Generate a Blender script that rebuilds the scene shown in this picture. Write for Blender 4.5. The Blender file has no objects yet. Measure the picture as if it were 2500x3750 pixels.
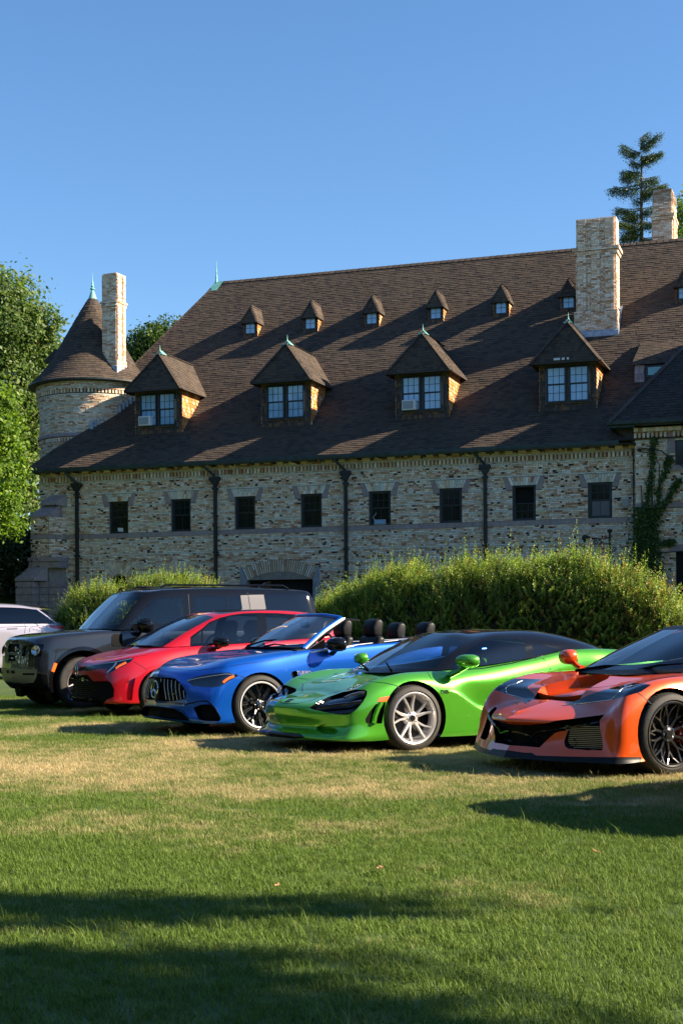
import bpy, bmesh, math, random
import numpy as np
from mathutils import Vector, Matrix, Euler
from mathutils.bvhtree import BVHTree
from mathutils.geometry import tessellate_polygon
R = math.radians
random.seed(7); rng = np.random.default_rng(7)
S = bpy.context.scene
COL = S.collection

# ---------------------------------------------------------------- camera
cam = bpy.data.cameras.new('camera')
cam.sensor_fit = 'VERTICAL'; cam.sensor_height = 36.0; cam.lens = 50.0
cam.shift_y = 0.1173; cam.clip_end = 3000; cam.clip_start = 0.1
co = bpy.data.objects.new('camera', cam); COL.objects.link(co)
co.location = (0, 0, 1.18)
co.rotation_euler = (Matrix.Rotation(R(90), 4, 'X') @ Matrix.Rotation(R(-0.345), 4, 'Z')).to_euler()
S.camera = co

# ---------------------------------------------------------------- sky, sun, exposure
SUN_EL = 30.5
sun_dir = Vector((0.995*math.cos(R(SUN_EL)), -0.098*math.cos(R(SUN_EL)), math.sin(R(SUN_EL))))
w = bpy.data.worlds.new('World'); S.world = w; w.use_nodes = True
nt = w.node_tree; nt.nodes.clear()
sky = nt.nodes.new('ShaderNodeTexSky'); sky.sky_type = 'NISHITA'; sky.sun_disc = False
sky.sun_elevation = R(SUN_EL); sky.sun_rotation = math.atan2(sun_dir.x, sun_dir.y)
sky.air_density = 1.0; sky.dust_density = 0.15; sky.ozone_density = 4.4
bg = nt.nodes.new('ShaderNodeBackground'); bg.inputs[1].default_value = 0.065
wo = nt.nodes.new('ShaderNodeOutputWorld')
hs = nt.nodes.new('ShaderNodeHueSaturation'); hs.inputs['Saturation'].default_value = 1.1
nt.links.new(sky.outputs[0], hs.inputs['Color']); nt.links.new(hs.outputs[0], bg.inputs[0]); nt.links.new(bg.outputs[0], wo.inputs[0])
sl = bpy.data.lights.new('sun', 'SUN'); sl.energy = 5.0; sl.angle = R(0.5); sl.color = (1.0, 0.84, 0.63)
so = bpy.data.objects.new('sun', sl); COL.objects.link(so)
so.rotation_euler = sun_dir.to_track_quat('Z', 'Y').to_euler(); so.location = (20, -5, 30)
S.view_settings.view_transform = 'Standard'; S.view_settings.look = 'None'
S.view_settings.exposure = 1.68; S.view_settings.gamma = 1.0; S.view_settings.use_curve_mapping = False
S.cycles.max_bounces = 7; S.cycles.transparent_max_bounces = 16
S.cycles.use_denoising = True

# ---------------------------------------------------------------- materials
def mat(name, col=(.5, .5, .5), rough=.6, metal=0, attr=False, noise=0, nscale=8, bump=0, bscale=30, bdist=.01,
        coat=0, spec=None, alpha=None, world=True, coat_rough=.03, stretch=None, noise2=0, n2scale=.3, dark=(.4, .4, .4)):
    m = bpy.data.materials.new(name); m.use_nodes = True
    t = m.node_tree; n = t.nodes; L = t.links.new
    b = n['Principled BSDF']
    b.inputs['Roughness'].default_value = rough; b.inputs['Metallic'].default_value = metal
    if coat: b.inputs['Coat Weight'].default_value = coat; b.inputs['Coat Roughness'].default_value = coat_rough
    if spec is not None: b.inputs['Specular IOR Level'].default_value = spec
    src = None
    if attr:
        a = n.new('ShaderNodeAttribute'); a.attribute_name = 'col'; src = a.outputs['Vector']
    else:
        b.inputs['Base Color'].default_value = (*col, 1)
    vec = None
    if noise or bump or noise2:
        if world:
            g = n.new('ShaderNodeNewGeometry'); vec = g.outputs['Position']
        else:
            g = n.new('ShaderNodeTexCoord'); vec = g.outputs['Object']
        if stretch:
            mp = n.new('ShaderNodeMapping'); mp.inputs['Scale'].default_value = stretch; L(vec, mp.inputs[0]); vec = mp.outputs[0]
    def modulate(src, amt, sc, det):
        nz = n.new('ShaderNodeTexNoise'); nz.inputs['Scale'].default_value = sc; nz.inputs['Detail'].default_value = det
        L(vec, nz.inputs['Vector'])
        r = n.new('ShaderNodeMapRange'); r.inputs['From Min'].default_value = .3; r.inputs['From Max'].default_value = .7
        r.inputs['To Min'].default_value = 1-amt; r.inputs['To Max'].default_value = 1+amt; L(nz.outputs['Fac'], r.inputs['Value'])
        v = n.new('ShaderNodeVectorMath'); v.operation = 'SCALE'
        if src is None: v.inputs[0].default_value = col
        else: L(src, v.inputs[0])
        L(r.outputs[0], v.inputs['Scale']); return v.outputs[0]
    if noise: src = modulate(src, noise, nscale, 5)
    if noise2: src = modulate(src, noise2, n2scale, 3)
    if src is not None: L(src, b.inputs['Base Color'])
    if bump:
        nz = n.new('ShaderNodeTexNoise'); nz.inputs['Scale'].default_value = bscale; nz.inputs['Detail'].default_value = 6
        L(vec, nz.inputs['Vector'])
        bp = n.new('ShaderNodeBump'); bp.inputs['Strength'].default_value = bump; bp.inputs['Distance'].default_value = bdist
        L(nz.outputs['Fac'], bp.inputs['Height']); L(bp.outputs[0], b.inputs['Normal'])
    return m

def leafmat(name, trans=.45, attr=True, col=(.1, .2, .05), rough=.5, tint=(1.15, 1.25, .6), noise2=0, n2scale=.5):
    m = bpy.data.materials.new(name); m.use_nodes = True
    t = m.node_tree; n = t.nodes; L = t.links.new
    b = n['Principled BSDF']; b.inputs['Roughness'].default_value = rough; b.inputs['Specular IOR Level'].default_value = .3
    tr = n.new('ShaderNodeBsdfTranslucent'); mx = n.new('ShaderNodeMixShader'); mx.inputs[0].default_value = trans
    if attr:
        a = n.new('ShaderNodeAttribute'); a.attribute_name = 'col'; s = a.outputs['Vector']
    else:
        c = n.new('ShaderNodeRGB'); c.outputs[0].default_value = (*col, 1); s = c.outputs[0]
    v = n.new('ShaderNodeVectorMath'); v.operation = 'MULTIPLY'; v.inputs[1].default_value = tint
    L(s, b.inputs['Base Color']); L(s, v.inputs[0]); L(v.outputs[0], tr.inputs['Color'])
    L(b.outputs[0], mx.inputs[1]); L(tr.outputs[0], mx.inputs[2]); L(mx.outputs[0], n['Material Output'].inputs[0])
    return m

def glassmat(name, tint=(.55, .62, .66), rough=.0, refl=1.0, ior=1.5):
    # thin sheet glass: tinted see-through plus mirror reflection by angle
    m = bpy.data.materials.new(name); m.use_nodes = True
    t = m.node_tree; n = t.nodes; L = t.links.new; n.remove(n['Principled BSDF'])
    tr = n.new('ShaderNodeBsdfTransparent'); tr.inputs[0].default_value = (*tint, 1)
    gl = n.new('ShaderNodeBsdfGlossy'); gl.inputs['Roughness'].default_value = rough; gl.inputs[0].default_value = (refl, refl, refl, 1)
    fr = n.new('ShaderNodeFresnel'); fr.inputs[0].default_value = ior
    mt = n.new('ShaderNodeMath'); mt.operation = 'MULTIPLY'; mt.inputs[1].default_value = 1.45; mt.use_clamp = True
    mx = n.new('ShaderNodeMixShader'); L(fr.outputs[0], mt.inputs[0]); L(mt.outputs[0], mx.inputs[0])
    L(tr.outputs[0], mx.inputs[1]); L(gl.outputs[0], mx.inputs[2]); L(mx.outputs[0], n['Material Output'].inputs[0])
    return m

M = {}
M['brick'] = mat('brick', attr=True, rough=.85, noise=.16, nscale=22, bump=.5, bscale=60, bdist=.01)
M['mortar'] = mat('mortar', (.26, .22, .19), .95, noise=.2, nscale=6)
M['shingle'] = mat('shingle', attr=True, rough=.9, noise=.22, nscale=40, bump=.6, bscale=140, bdist=.006, noise2=.12, n2scale=.5)
M['cedar'] = mat('cedar', attr=True, rough=.8, noise=.35, nscale=6, bump=.6, bscale=30, stretch=(6, 6, .8))
M['sandstone'] = mat('sandstone', attr=True, rough=.85, noise=.15, nscale=6, bump=.9, bscale=9, bdist=.04)
M['copper'] = mat('verdigris_copper', (.16, .42, .36), .6, noise=.25, nscale=9)
M['lead'] = mat('lead', (.30, .35, .42), .5, metal=.3, noise=.25, nscale=7)
M['gutter'] = mat('gutter', (.018, .035, .04), .45, noise=.4, nscale=4)
M['iron'] = mat('iron', (.012, .012, .013), .5, noise=.3, nscale=12)
M['darkwood'] = mat('dark_wood', (.035, .028, .025), .7, noise=.4, nscale=5, stretch=(8, 8, 1), bump=.3)
M['paintwood'] = mat('weathered_frame', (.10, .085, .075), .75, noise=.55, nscale=5, stretch=(8, 8, 1), bump=.4)
M['sash'] = mat('sash', (.014, .020, .026), .4)
M['pane_dark'] = mat('dark_pane', (.008, .011, .012), .1, spec=.4, noise=.5, nscale=1.3)
M['pane_blue'] = mat('sky_tint_pane', (.22, .40, .62), .08, coat=1, noise=.12, nscale=2.0)  # blue skylight and sky reflection on white blinds, put into the colour
M['pane_teal'] = mat('teal_pane', (.05, .28, .30), .1, coat=1)
M['pane_grey'] = mat('curtain_pane', (.14, .13, .15), .15, noise=.3, nscale=9, stretch=(3, 3, .3))
M['white'] = mat('white_plastic', (.62, .62, .63), .5)
M['grey'] = mat('grey_plastic', (.28, .29, .30), .5)
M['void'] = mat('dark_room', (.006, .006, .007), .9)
M['bark'] = mat('bark', (.09, .07, .055), .9, noise=.4, nscale=6, stretch=(4, 4, .6), bump=.8, bscale=10)
M['leaf'] = leafmat('leaf', .42)
M['needle'] = leafmat('needle', .15, tint=(1, 1.1, .6))
M['hedge'] = leafmat('hedge_leaf', .40, rough=.45)
M['ivy'] = leafmat('ivy_leaf', .25)
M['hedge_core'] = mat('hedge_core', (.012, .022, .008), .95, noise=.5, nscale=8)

# ---------------------------------------------------------------- mesh helpers
def link(o, parent=None):
    COL.objects.link(o)
    if parent is not None: o.parent = parent
    return o

class G:
    """gathers geometry, links it as ONE mesh object"""
    def __init__(s): s.v = []; s.f = []; s.c = []; s.m = []
    def add(s, vs, fs, col=(.5, .5, .5), mi=0):
        k = len(s.v); s.v.extend(vs)
        for f in fs: s.f.append([i+k for i in f]); s.c.append(col); s.m.append(mi)
    def box(s, x0, x1, y0, y1, z0, z1, col=(.5, .5, .5), mi=0, back=True):
        v = [(x0, y0, z0), (x1, y0, z0), (x1, y1, z0), (x0, y1, z0), (x0, y0, z1), (x1, y0, z1), (x1, y1, z1), (x0, y1, z1)]
        f = [(0, 1, 5, 4), (1, 2, 6, 5), (3, 0, 4, 7), (4, 5, 6, 7), (0, 3, 2, 1)]
        if back: f.append((2, 3, 7, 6))
        s.add(v, f, col, mi)
    def prism(s, poly, ax, a, b, col=(.5, .5, .5), mi=0):
        """poly in the two axes other than ax, extruded from a to b along ax"""
        n = len(poly)
        def P(p, t):
            q = list(p); q.insert(ax, t); return tuple(q)
        v = [P(p, a) for p in poly]+[P(p, b) for p in poly]
        f = [list(range(n)), list(range(2*n-1, n-1, -1))]+[(i, i+n, (i+1) % n+n, (i+1) % n) for i in range(n)]
        s.add(v, f, col, mi)
    def tube(s, pts, r, seg=8, col=(.5, .5, .5), mi=0, cap=True):
        pts = [Vector(p) for p in pts]; n = len(pts)
        rs = r if isinstance(r, (list, tuple)) else [r]*n
        k = len(s.v); ref = Vector((0, 0, 1))
        for i, p in enumerate(pts):
            d = (pts[min(i+1, n-1)]-pts[max(i-1, 0)]).normalized()
            if abs(d.dot(ref)) > .95: ref = Vector((1, 0, 0)) if abs(d.x) < .9 else Vector((0, 1, 0))
            a = d.cross(ref).normalized(); b = a.cross(d)
            for j in range(seg):
                t = 2*math.pi*j/seg; s.v.append(tuple(p+rs[i]*(a*math.cos(t)+b*math.sin(t))))
        for i in range(n-1):
            for j in range(seg):
                s.f.append([k+i*seg+j, k+i*seg+(j+1) % seg, k+(i+1)*seg+(j+1) % seg, k+(i+1)*seg+j]); s.c.append(col); s.m.append(mi)
        if cap:
            s.f.append([k+j for j in range(seg)][::-1]); s.c.append(col); s.m.append(mi)
            s.f.append([k+(n-1)*seg+j for j in range(seg)]); s.c.append(col); s.m.append(mi)
    def lathe(s, prof, c=(0, 0, 0), axis='z', seg=32, col=(.5, .5, .5), mi=0, a0=0, a1=2*math.pi):
        """prof: (radius, height)"""
        k = len(s.v); full = abs(a1-a0-2*math.pi) < 1e-6; m = seg if full else seg+1
        for r, h in prof:
            for j in range(m):
                t = a0+(a1-a0)*j/seg
                if axis == 'z': p = (c[0]+r*math.cos(t), c[1]+r*math.sin(t), c[2]+h)
                else: p = (c[0]+r*math.cos(t), c[1]+h, c[2]+r*math.sin(t))
                s.v.append(p)
        for i in range(len(prof)-1):
            for j in range(seg):
                j2 = (j+1) % m
                q = [k+i*m+j, k+i*m+j2, k+(i+1)*m+j2, k+(i+1)*m+j]
                if axis != 'z': q.reverse()
                s.f.append(q); s.c.append(col); s.m.append(mi)
    def mesh(s, name, mats):
        me = bpy.data.meshes.new(name); me.from_pydata(s.v, [], s.f)
        for m in (mats if isinstance(mats, (list, tuple)) else [mats]): me.materials.append(m)
        if len(s.f):
            a = me.attributes.new('col', 'FLOAT_VECTOR', 'FACE')
            a.data.foreach_set('vector', np.array(s.c, dtype=np.float32).ravel())
            me.polygons.foreach_set('material_index', np.array(s.m, dtype=np.int32))
        me.validate(); me.update(); return me
    def build(s, name, mats, parent=None, smooth=False, bevel=0, kind=None):
        me = s.mesh(name, mats); o = link(bpy.data.objects.new(name, me), parent)
        if smooth:
            me.polygons.foreach_set('use_smooth', [True]*len(me.polygons))
            try: me.set_sharp_from_angle(angle=R(smooth if smooth is not True else 50))
            except Exception: pass
        if bevel:
            b = o.modifiers.new('bevel', 'BEVEL'); b.width = bevel; b.segments = 4 if bevel >= .03 else 2; b.limit_method = 'ANGLE'; b.angle_limit = R(40)
            if bevel >= .03: me.polygons.foreach_set('use_smooth', [True]*len(me.polygons))
        if kind: o['kind'] = kind
        return o

def thing(name, label, cat, loc=(0, 0, 0), rz=0, group=None):
    o = bpy.data.objects.new(name, None); COL.objects.link(o)
    o.location = loc; o.rotation_euler = (0, 0, rz); o['label'] = label; o['category'] = cat
    if group: o['group'] = group
    o.empty_display_size = .2
    return o
def tag(o, label=None, cat=None, group=None, kind=None):
    if label: o['label'] = label
    if cat: o['category'] = cat
    if group: o['group'] = group
    if kind: o['kind'] = kind
    return o
def tris_mesh(name, V, F, C, m, parent=None):
    """fast mesh from numpy: V (n,3), F (m,k), C (m,3)"""
    me = bpy.data.meshes.new(name); k = F.shape[1]
    me.vertices.add(len(V)); me.vertices.foreach_set('co', V.astype(np.float32).ravel())
    me.loops.add(F.size); me.loops.foreach_set('vertex_index', F.astype(np.int32).ravel())
    me.polygons.add(len(F)); me.polygons.foreach_set('loop_start', (np.arange(len(F))*k).astype(np.int32))
    me.polygons.foreach_set('loop_total', np.full(len(F), k, np.int32))
    me.update(calc_edges=True)
    a = me.attributes.new('col', 'FLOAT_VECTOR', 'FACE'); a.data.foreach_set('vector', C.astype(np.float32).ravel())
    me.materials.append(m)
    return link(bpy.data.objects.new(name, me), parent)
def jit(c, a):
    k = 1+random.uniform(-a, a); return tuple(max(0, x*k*(1+random.uniform(-a, a)*.25)) for x in c)
# ================================================================ the carriage house
YAW = math.atan(5208/15000); FY0 = 56.6
cu, su = math.cos(YAW), math.sin(YAW)
def wfac(u, n, z=0): return (u*cu+n*su, FY0-u*su+n*cu, z)
house = thing('carriage_house', 'long buff brick carriage house with a steep brown shingled roof and two rows of dormers', 'building', wfac(0, 0, 0), -YAW)

BR = [((.68, .48, .33), 28), ((.76, .58, .43), 26), ((.58, .38, .24), 16), ((.50, .28, .16), 9), ((.40, .20, .12), 3), ((.80, .69, .58), 22)]
BRC = [c for c, k in BR for _ in range(k)]
BRS = BRC+[(.05, .035, .03)]*16+[(.26, .13, .08)]*10
def bcol(light=False, L=.2): return jit((.62, .58, .50) if light else random.choice(BRC if L > .17 else BRS), .13)

class Bricks:
    """lays courses of bricks through a mapping (u, depth, z) -> xyz; the longest can be picked out as single bricks"""
    def __init__(s): s.q = []
    def course(s, z, h, spans, light=False, lmin=.11, lmax=.30, prob=.45):
        for a, b in spans:
            u = a
            while u < b-.02:
                L = random.choice((random.uniform(.07, .12), random.uniform(.10, .15), random.uniform(.17, .22), random.uniform(.2, lmax))) if not light else random.uniform(.25, .32)
                e = min(u+L, b)
                if b-e < .06: e = b
                s.q.append((u, e-.012, z, z+h-.010, bcol(light, e-u), random.uniform(0, .012)))
                u = e
def spans_minus(a, b, cuts):
    sp = [(a, b)]
    for c, d in cuts:
        o = []
        for x, y in sp:
            if d <= x or c >= y: o.append((x, y)); continue
            if c > x+.03: o.append((x, c))
            if d < y-.03: o.append((d, y))
        sp = o
    return sp

variants = {}
def piece_mesh(key, col, m):
    k = (key,)+tuple(round(c, 1) if False else round(c*14)/14 for c in col)
    if k not in variants:
        g = G(); g.box(0, 1, -1, 0, 0, 1, tuple(k[1:])); variants[k] = g.mesh(key, m)
    return variants[k]
def place_pieces(name, lst, parent, m, depth0):
    """lst of (u0,u1,z0,z1,col,proud)"""
    for (a, b, z0, z1, c, pr) in lst:
        o = bpy.data.objects.new(name, piece_mesh(name, c, m)); link(o, parent)
        o.location = (a, depth0, z0); o.scale = (b-a, .03+pr, z1-z0)

H_C = .0667
WC = [-9.86+2.875*i for i in range(8)]
openings = [(c-.45, c+.45, 5.36, 6.73) for c in WC]
arches = [(-9.85, 3.32, .36), (-6.98, 3.32, .36)]                # centre, spring height, radius
SEG = (-2.62, 1.42, 3.30, 3.64)                                  # centre, half width, spring, crown
def seg_top(u, off=0):
    c, hw, sp, cr = SEG; r = (hw*hw+(cr-sp)**2)/(2*(cr-sp)); zc = cr-r
    d = (r+off)**2-(u-c)**2; return zc+math.sqrt(d) if d > 0 else -9
UL, UR = -13.6, 11.62
wall = G()
# backing: mortar face 3 cm behind the brick faces, built round the openings
def backing(g, u0, u1, z0, z1, holes, n0=0.0, n1=.35):
    us = sorted({u0, u1}|{h[0] for h in holes}|{h[1] for h in holes}); us = [u for u in us if u0 <= u <= u1]
    for a, b in zip(us, us[1:]):
        m = (a+b)/2; cuts = sorted((h[2], h[3]) for h in holes if h[0] < m < h[1]); z = z0
        for c, d in cuts:
            if c > z: g.box(a, b, n0, n1, z, c, (.3, .27, .25))
            z = d
        if z < z1: g.box(a, b, n0, n1, z, z1, (.3, .27, .25))
hol = list(openings)+[(c-r, c+r, 1.9, s+r*.8) for c, s, r in arches]+[(SEG[0]-SEG[1], SEG[0]+SEG[1], 1.9, 3.32)]
backing(wall, UL, UR, 1.2, 8.06, hol)
wall_o = wall.build('wall', M['mortar'], house)
B = Bricks()
z = 1.6; ci = 0
LIGHT = (7.07, 6.56, 6.20, 5.80, 4.50, 4.06, 3.7, 5.05, 7.60, 7.92)
while z < 7.98:
    zm = z+H_C/2
    cuts = [(a, b) for a, b, c, d in openings if c < zm < d]
    if 5.19 < zm < 5.385 or 7.64 < zm < 7.86: z += H_C; continue
    for c in WC:
        if 6.73 < zm < 7.05: hw = .50+.14*(zm-6.73)/.32; cuts.append((c-max(hw, .0)-.17, c+hw+.17))
        elif 6.55 < zm <= 6.73: cuts += [(c-.68, c-.45), (c+.45, c+.68)]
    for c, s, r in arches:
        ro = r+.50; d = ro*ro-(zm-s)**2
        if zm >= s and d > 0: w_ = math.sqrt(d); cuts.append((c-w_, c+w_))
        elif zm < s: cuts.append((c-r, c+r))
    if zm < seg_top(SEG[0], .5):
        lo, hi = SEG[0]-SEG[1]-.25, SEG[0]+SEG[1]+.25
        if zm < 3.82: cuts.append((lo, hi))
        else:
            c, hw, sp, cr = SEG; r = (hw*hw+(cr-sp)**2)/(2*(cr-sp))+.5; dd = r*r-(zm-(cr+.5-r))**2
            if dd > 0: cuts.append((c-math.sqrt(dd), c+math.sqrt(dd)))
    for cc in (2.95, 9.9):
        ro = 1.35; d = ro*ro-(zm-2.75)**2
        if d > 0 and zm > 2.75: w_ = math.sqrt(d); cuts.append((cc-w_, cc+w_))
    lt = any(abs(zm-l) < H_C*.5 for l in LIGHT)
    B.course(z, H_C, spans_minus(UL, UR, cuts), lt)
    z += H_C
# single bricks: the longest ones on the nearer half of the front
B.q.sort(key=lambda q: -((q[1]-q[0])*(1+.02*(q[0]+14))*(q[2] > 4.1)))
single, rest = B.q[:300], B.q[300:]
place_pieces('brick', single, wall_o, M['brick'], -.0)
g = G()
for a, b, z0, z1, c, pr in rest: g.box(a, b, -.03-pr, .0, z0, z1, c, back=False)
# dentil course, corbels and thin string courses under the eaves
u = UL
while u < UR:
    g.box(u, u+.085, -.10, 0, 7.655, 7.84, bcol(), back=False); u += .155
g.box(UL, UR, -.035, 0, 7.845, 7.875, (.55, .5, .4)); g.box(UL, UR, -.05, 0, 7.625, 7.65, (.58, .54, .45))
u = UL
while u < UR: g.box(u, u+.30, -.13, 0, 7.93, 8.0, bcol(), back=False); g.box(u, u+.28, -.16, 0, 7.99, 8.05, bcol(), back=False); u += .52
# voussoirs
def vous(g, c, s, r0, r1, a0, a1, n, proud=.035, squash=1):
    for i in range(n):
        t0 = a0+(a1-a0)*i/n+.008; t1 = a0+(a1-a0)*(i+1)/n-.008
        cut = random.uniform(.35, .65); rr = [r0, r0+(r1-r0)*cut, r1] if random.random() < .6 else [r0, r1]
        for ra, rb in zip(rr, rr[1:]):
            rb -= .012
            g.prism([(c+ra*math.cos(t0), s+ra*math.sin(t0)*squash), (c+ra*math.cos(t1), s+ra*math.sin(t1)*squash), (c+rb*math.cos(t1), s+rb*math.sin(t1)*squash), (c+rb*math.cos(t0), s+rb*math.sin(t0)*squash)], 1, -proud-random.uniform(0, .012), .0, bcol())
for c, s, r in arches: vous(g, c, s, r, r+.5, 0, math.pi, 26)
for cc in (2.95, 9.9): vous(g, cc, 2.75, .85, 1.35, .12, math.pi-.12, 40)
c, hw, sp, cr = SEG; rS = (hw*hw+(cr-sp)**2)/(2*(cr-sp)); aS = math.asin(hw/rS)
vous(g, c, cr-rS, rS, rS+.5, math.pi/2-aS-.02, math.pi/2+aS+.02, 34)
for c in WC:
    n_ = 11
    for i in range(n_):
        f0, f1 = i/n_, (i+1)/n_
        b0, b1 = -.50+f0+.004, -.50+f1-.004; t0, t1 = b0*1.26, b1*1.26
        cut = random.uniform(.3, .7)
        for za, zb in ((0, cut-.02), (cut+.02, 1)) if random.random() < .6 else ((0, 1),):
            g.prism([(c+b0+(t0-b0)*za, 6.735+.31*za), (c+b1+(t1-b1)*za, 6.735+.31*za), (c+b1+(t1-b1)*zb, 6.735+.31*zb), (c+b0+(t0-b0)*zb, 6.735+.31*zb)], 1, -.036, 0, bcol(random.random() < .5))
g.build('brickwork', M['brick'], house, kind='stuff')
# sandstone: belt course blocks, skewbacks beside each window head
SS = (.31, .24, .235)
u = UL
while u < UR:
    L = random.uniform(.85, 1.25); e = min(u+L, UR); gs = G(); gs.box(u+.004, e-.004, -.055, 0, 5.195, 5.385, jit(SS, .08)); gs.build('stone_block', M['sandstone'], wall_o); u = e
for c in WC:
    for sgn in (-1, 1):
        gs = G(); gs.prism([(c+sgn*.505, 6.735), (c+sgn*.64, 7.05), (c+sgn*.80, 7.05), (c+sgn*.69, 6.56), (c+sgn*.455, 6.56), (c+sgn*.455, 6.735)][::1 if sgn > 0 else -1], 1, -.045, 0, jit(SS, .08)); gs.build('skewback_stone', M['sandstone'], wall_o)
for sgn in (-1, 1):
    gs = G(); c = SEG[0]; h = SEG[1]; gs.prism([(c+sgn*(h), 1.9), (c+sgn*(h+.02), 3.32), (c+sgn*(h+.22), 3.84), (c+sgn*(h+.30), 3.84), (c+sgn*(h+.34), 1.9)], 1, -.05, 0, (.27, .26, .29)); gs.build('arch_stone', M['sandstone'], wall_o)
    gs = G(); gs.box(c-h-.1, c+h+.1, .5, .6, 1.5, 3.7, (0, 0, 0)); 
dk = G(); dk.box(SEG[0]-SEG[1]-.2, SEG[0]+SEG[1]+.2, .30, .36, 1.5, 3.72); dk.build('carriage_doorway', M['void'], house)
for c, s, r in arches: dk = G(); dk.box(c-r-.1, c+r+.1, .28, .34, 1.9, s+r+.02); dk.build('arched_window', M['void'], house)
# arch soffit fillers so the openings are round, not square
for c, s, r in arches:
    fl = G()
    pts = [(c+r*math.cos(t), s+r*math.sin(t)) for t in np.linspace(0, math.pi, 17)]
    for p, q in zip(pts, pts[1:]): fl.prism([p, (p[0], s+r+.05), (q[0], s+r+.05), q][::-1], 1, .003, .25, (.3, .27, .25))
    fl.build('arch_reveal', M['mortar'], house)
fl = G()
us = np.linspace(SEG[0]-SEG[1], SEG[0]+SEG[1], 25)
for a, b in zip(us, us[1:]): fl.prism([(a, seg_top(a)), (b, seg_top(b)), (b, 3.75), (a, 3.75)], 1, .003, .25, (.3, .27, .25))
fl.build('arch_reveal', M['mortar'], house)

# ---------------- sash windows
def sash(parent, c, z0, z1, w, nf, top=(3, 2), bot=(2, 1), tm='pane_dark', bm='pane_dark', open_top=0.0, depth=.11, fw=.075, name='window'):
    h = w/2
    fr = G(); d0, d1 = nf+depth-.03, nf+depth+.03
    fr.box(c-h, c-h+fw, d0-.03, d1, z0, z1); fr.box(c+h-fw, c+h, d0-.03, d1, z0, z1)
    fr.box(c-h+fw, c+h-fw, d0-.03, d1, z1-fw*.8, z1); fr.box(c-h+fw, c+h-fw, d0-.05, d1, z0, z0+fw)
    W = fr.build(name, M['sash'], parent)
    zm = (z0+z1)/2+.01
    for (a, b, grid, dd, mm, nm) in ((zm, z1-fw*.8, top, 0, tm, 'upper_sash'), (z0+fw, zm, bot, .03, bm, 'lower_sash')):
        if open_top and nm == 'upper_sash': continue
        if open_top and nm == 'lower_sash': grid = top
        x0, x1 = c-h+fw, c+h-fw; y = d0+dd
        s_ = G(); sw = .03
        s_.box(x0, x0+sw, y, y+.03, a, b); s_.box(x1-sw, x1, y, y+.03, a, b); s_.box(x0+sw, x1-sw, y, y+.03, a, a+sw); s_.box(x0+sw, x1-sw, y, y+.03, b-sw, b)
        nx, nz = grid
        for i in range(1, nx): xx = x0+(x1-x0)*i/nx; s_.box(xx-.009, xx+.009, y+.002, y+.026, a+sw, b-sw)
        for i in range(1, nz): zz = a+(b-a)*i/nz; s_.box(x0+sw, x1-sw, y+.004, y+.024, zz-.009, zz+.009)
        s_.build(nm, M['sash'], W)
        p = G(); p.box(x0+.01, x1-.01, y+.015, y+.022, a+.01, b-.01); p.build('pane', M[mm], W)
    if open_top:
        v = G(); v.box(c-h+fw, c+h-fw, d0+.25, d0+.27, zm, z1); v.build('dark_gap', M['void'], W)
    return W
for i, c in enumerate(WC):
    sash(house, c, 5.385, 6.73, .86, 0, tm='pane_dark', bm='pane_grey' if i == 7 else 'pane_dark', open_top=(i == 6))
# radio on the fifth sill and reading lamp in the first window
rd = thing('portable_radio', 'small grey radio with a raised handle on the sill of the fifth wall window', 'radio', wfac(1.62, -.03, 5.39), -YAW)
g = G(); g.box(-.22, .26, -.05, .08, 0, .22); g.build('case', M['grey'], rd, bevel=.03)
g = G(); g.box(-.17, .22, -.062, -.051, .05, .18); g.build('dial_panel', M['pane_blue'], rd)
g = G(); g.tube([(-.18, 0, .2), (-.26, 0, .3), (-.17, 0, .42), (-.12, 0, .48)], .022); g.build('handle', M['grey'], rd)
lp = thing('desk_lamp', 'small white lamp head behind the first sash window from the left', 'lamp', wfac(-9.83, .09, 5.46), -YAW)
g = G(); g.prism([(-.12, .02), (.13, .0), (.11, .16), (-.14, .17)], 1, -.02, .01); g.build('lamp_head', M['white'], lp)
g = G(); g.tube([(0, 0, .02), (.02, 0, -.08)], .012); g.build('stem', M['iron'], lp)

# ---------------- rainwater goods
for k, u in enumerate((-11.80, -5.39, .25, 5.90)):
    d = G(); d.box(u-.065, u+.065, -.17, -.05, 1.9, 7.32); dp = d.build('downspout', M['iron'], house, bevel=.01)
    h = G(); h.box(u-.21, u+.21, -.28, -.02, 7.42, 7.56); h.prism([(u-.19, 7.42), (u-.07, 7.22), (u+.07, 7.22), (u+.19, 7.42)], 1, -.25, -.03); h.build('hopper', M['iron'], dp)
    s_ = G(); s_.tube([(u-.32, -.55, 8.12), (u-.30, -.5, 7.95), (u-.03, -.18, 7.62), (u, -.14, 7.5)], .055); s_.build('swan_neck', M['gutter'], dp)
    for zz in (4.45, 7.05): b_ = G(); b_.box(u-.12, u+.12, -.185, -.04, zz, zz+.06); b_.build('bracket', M['iron'], dp)
g = G(); g.prism([(-.62, 8.10), (-.60, 8.02), (-.50, 8.0), (-.42, 8.04), (-.42, 8.16), (-.62, 8.19)], 0, -13.95, 11.05); g.build('gutter', M['gutter'], house)
g = G(); g.box(-13.9, UR, -.6, .0, 8.055, 8.075); g.build('soffit', M['darkwood'], house)
g = G(); u = -13.6
while u < UR: g.box(u, u+.07, -.55, -.03, 7.98, 8.054); u += .9
g.build('rafter_ends', M['darkwood'], house, kind='stuff')

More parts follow.
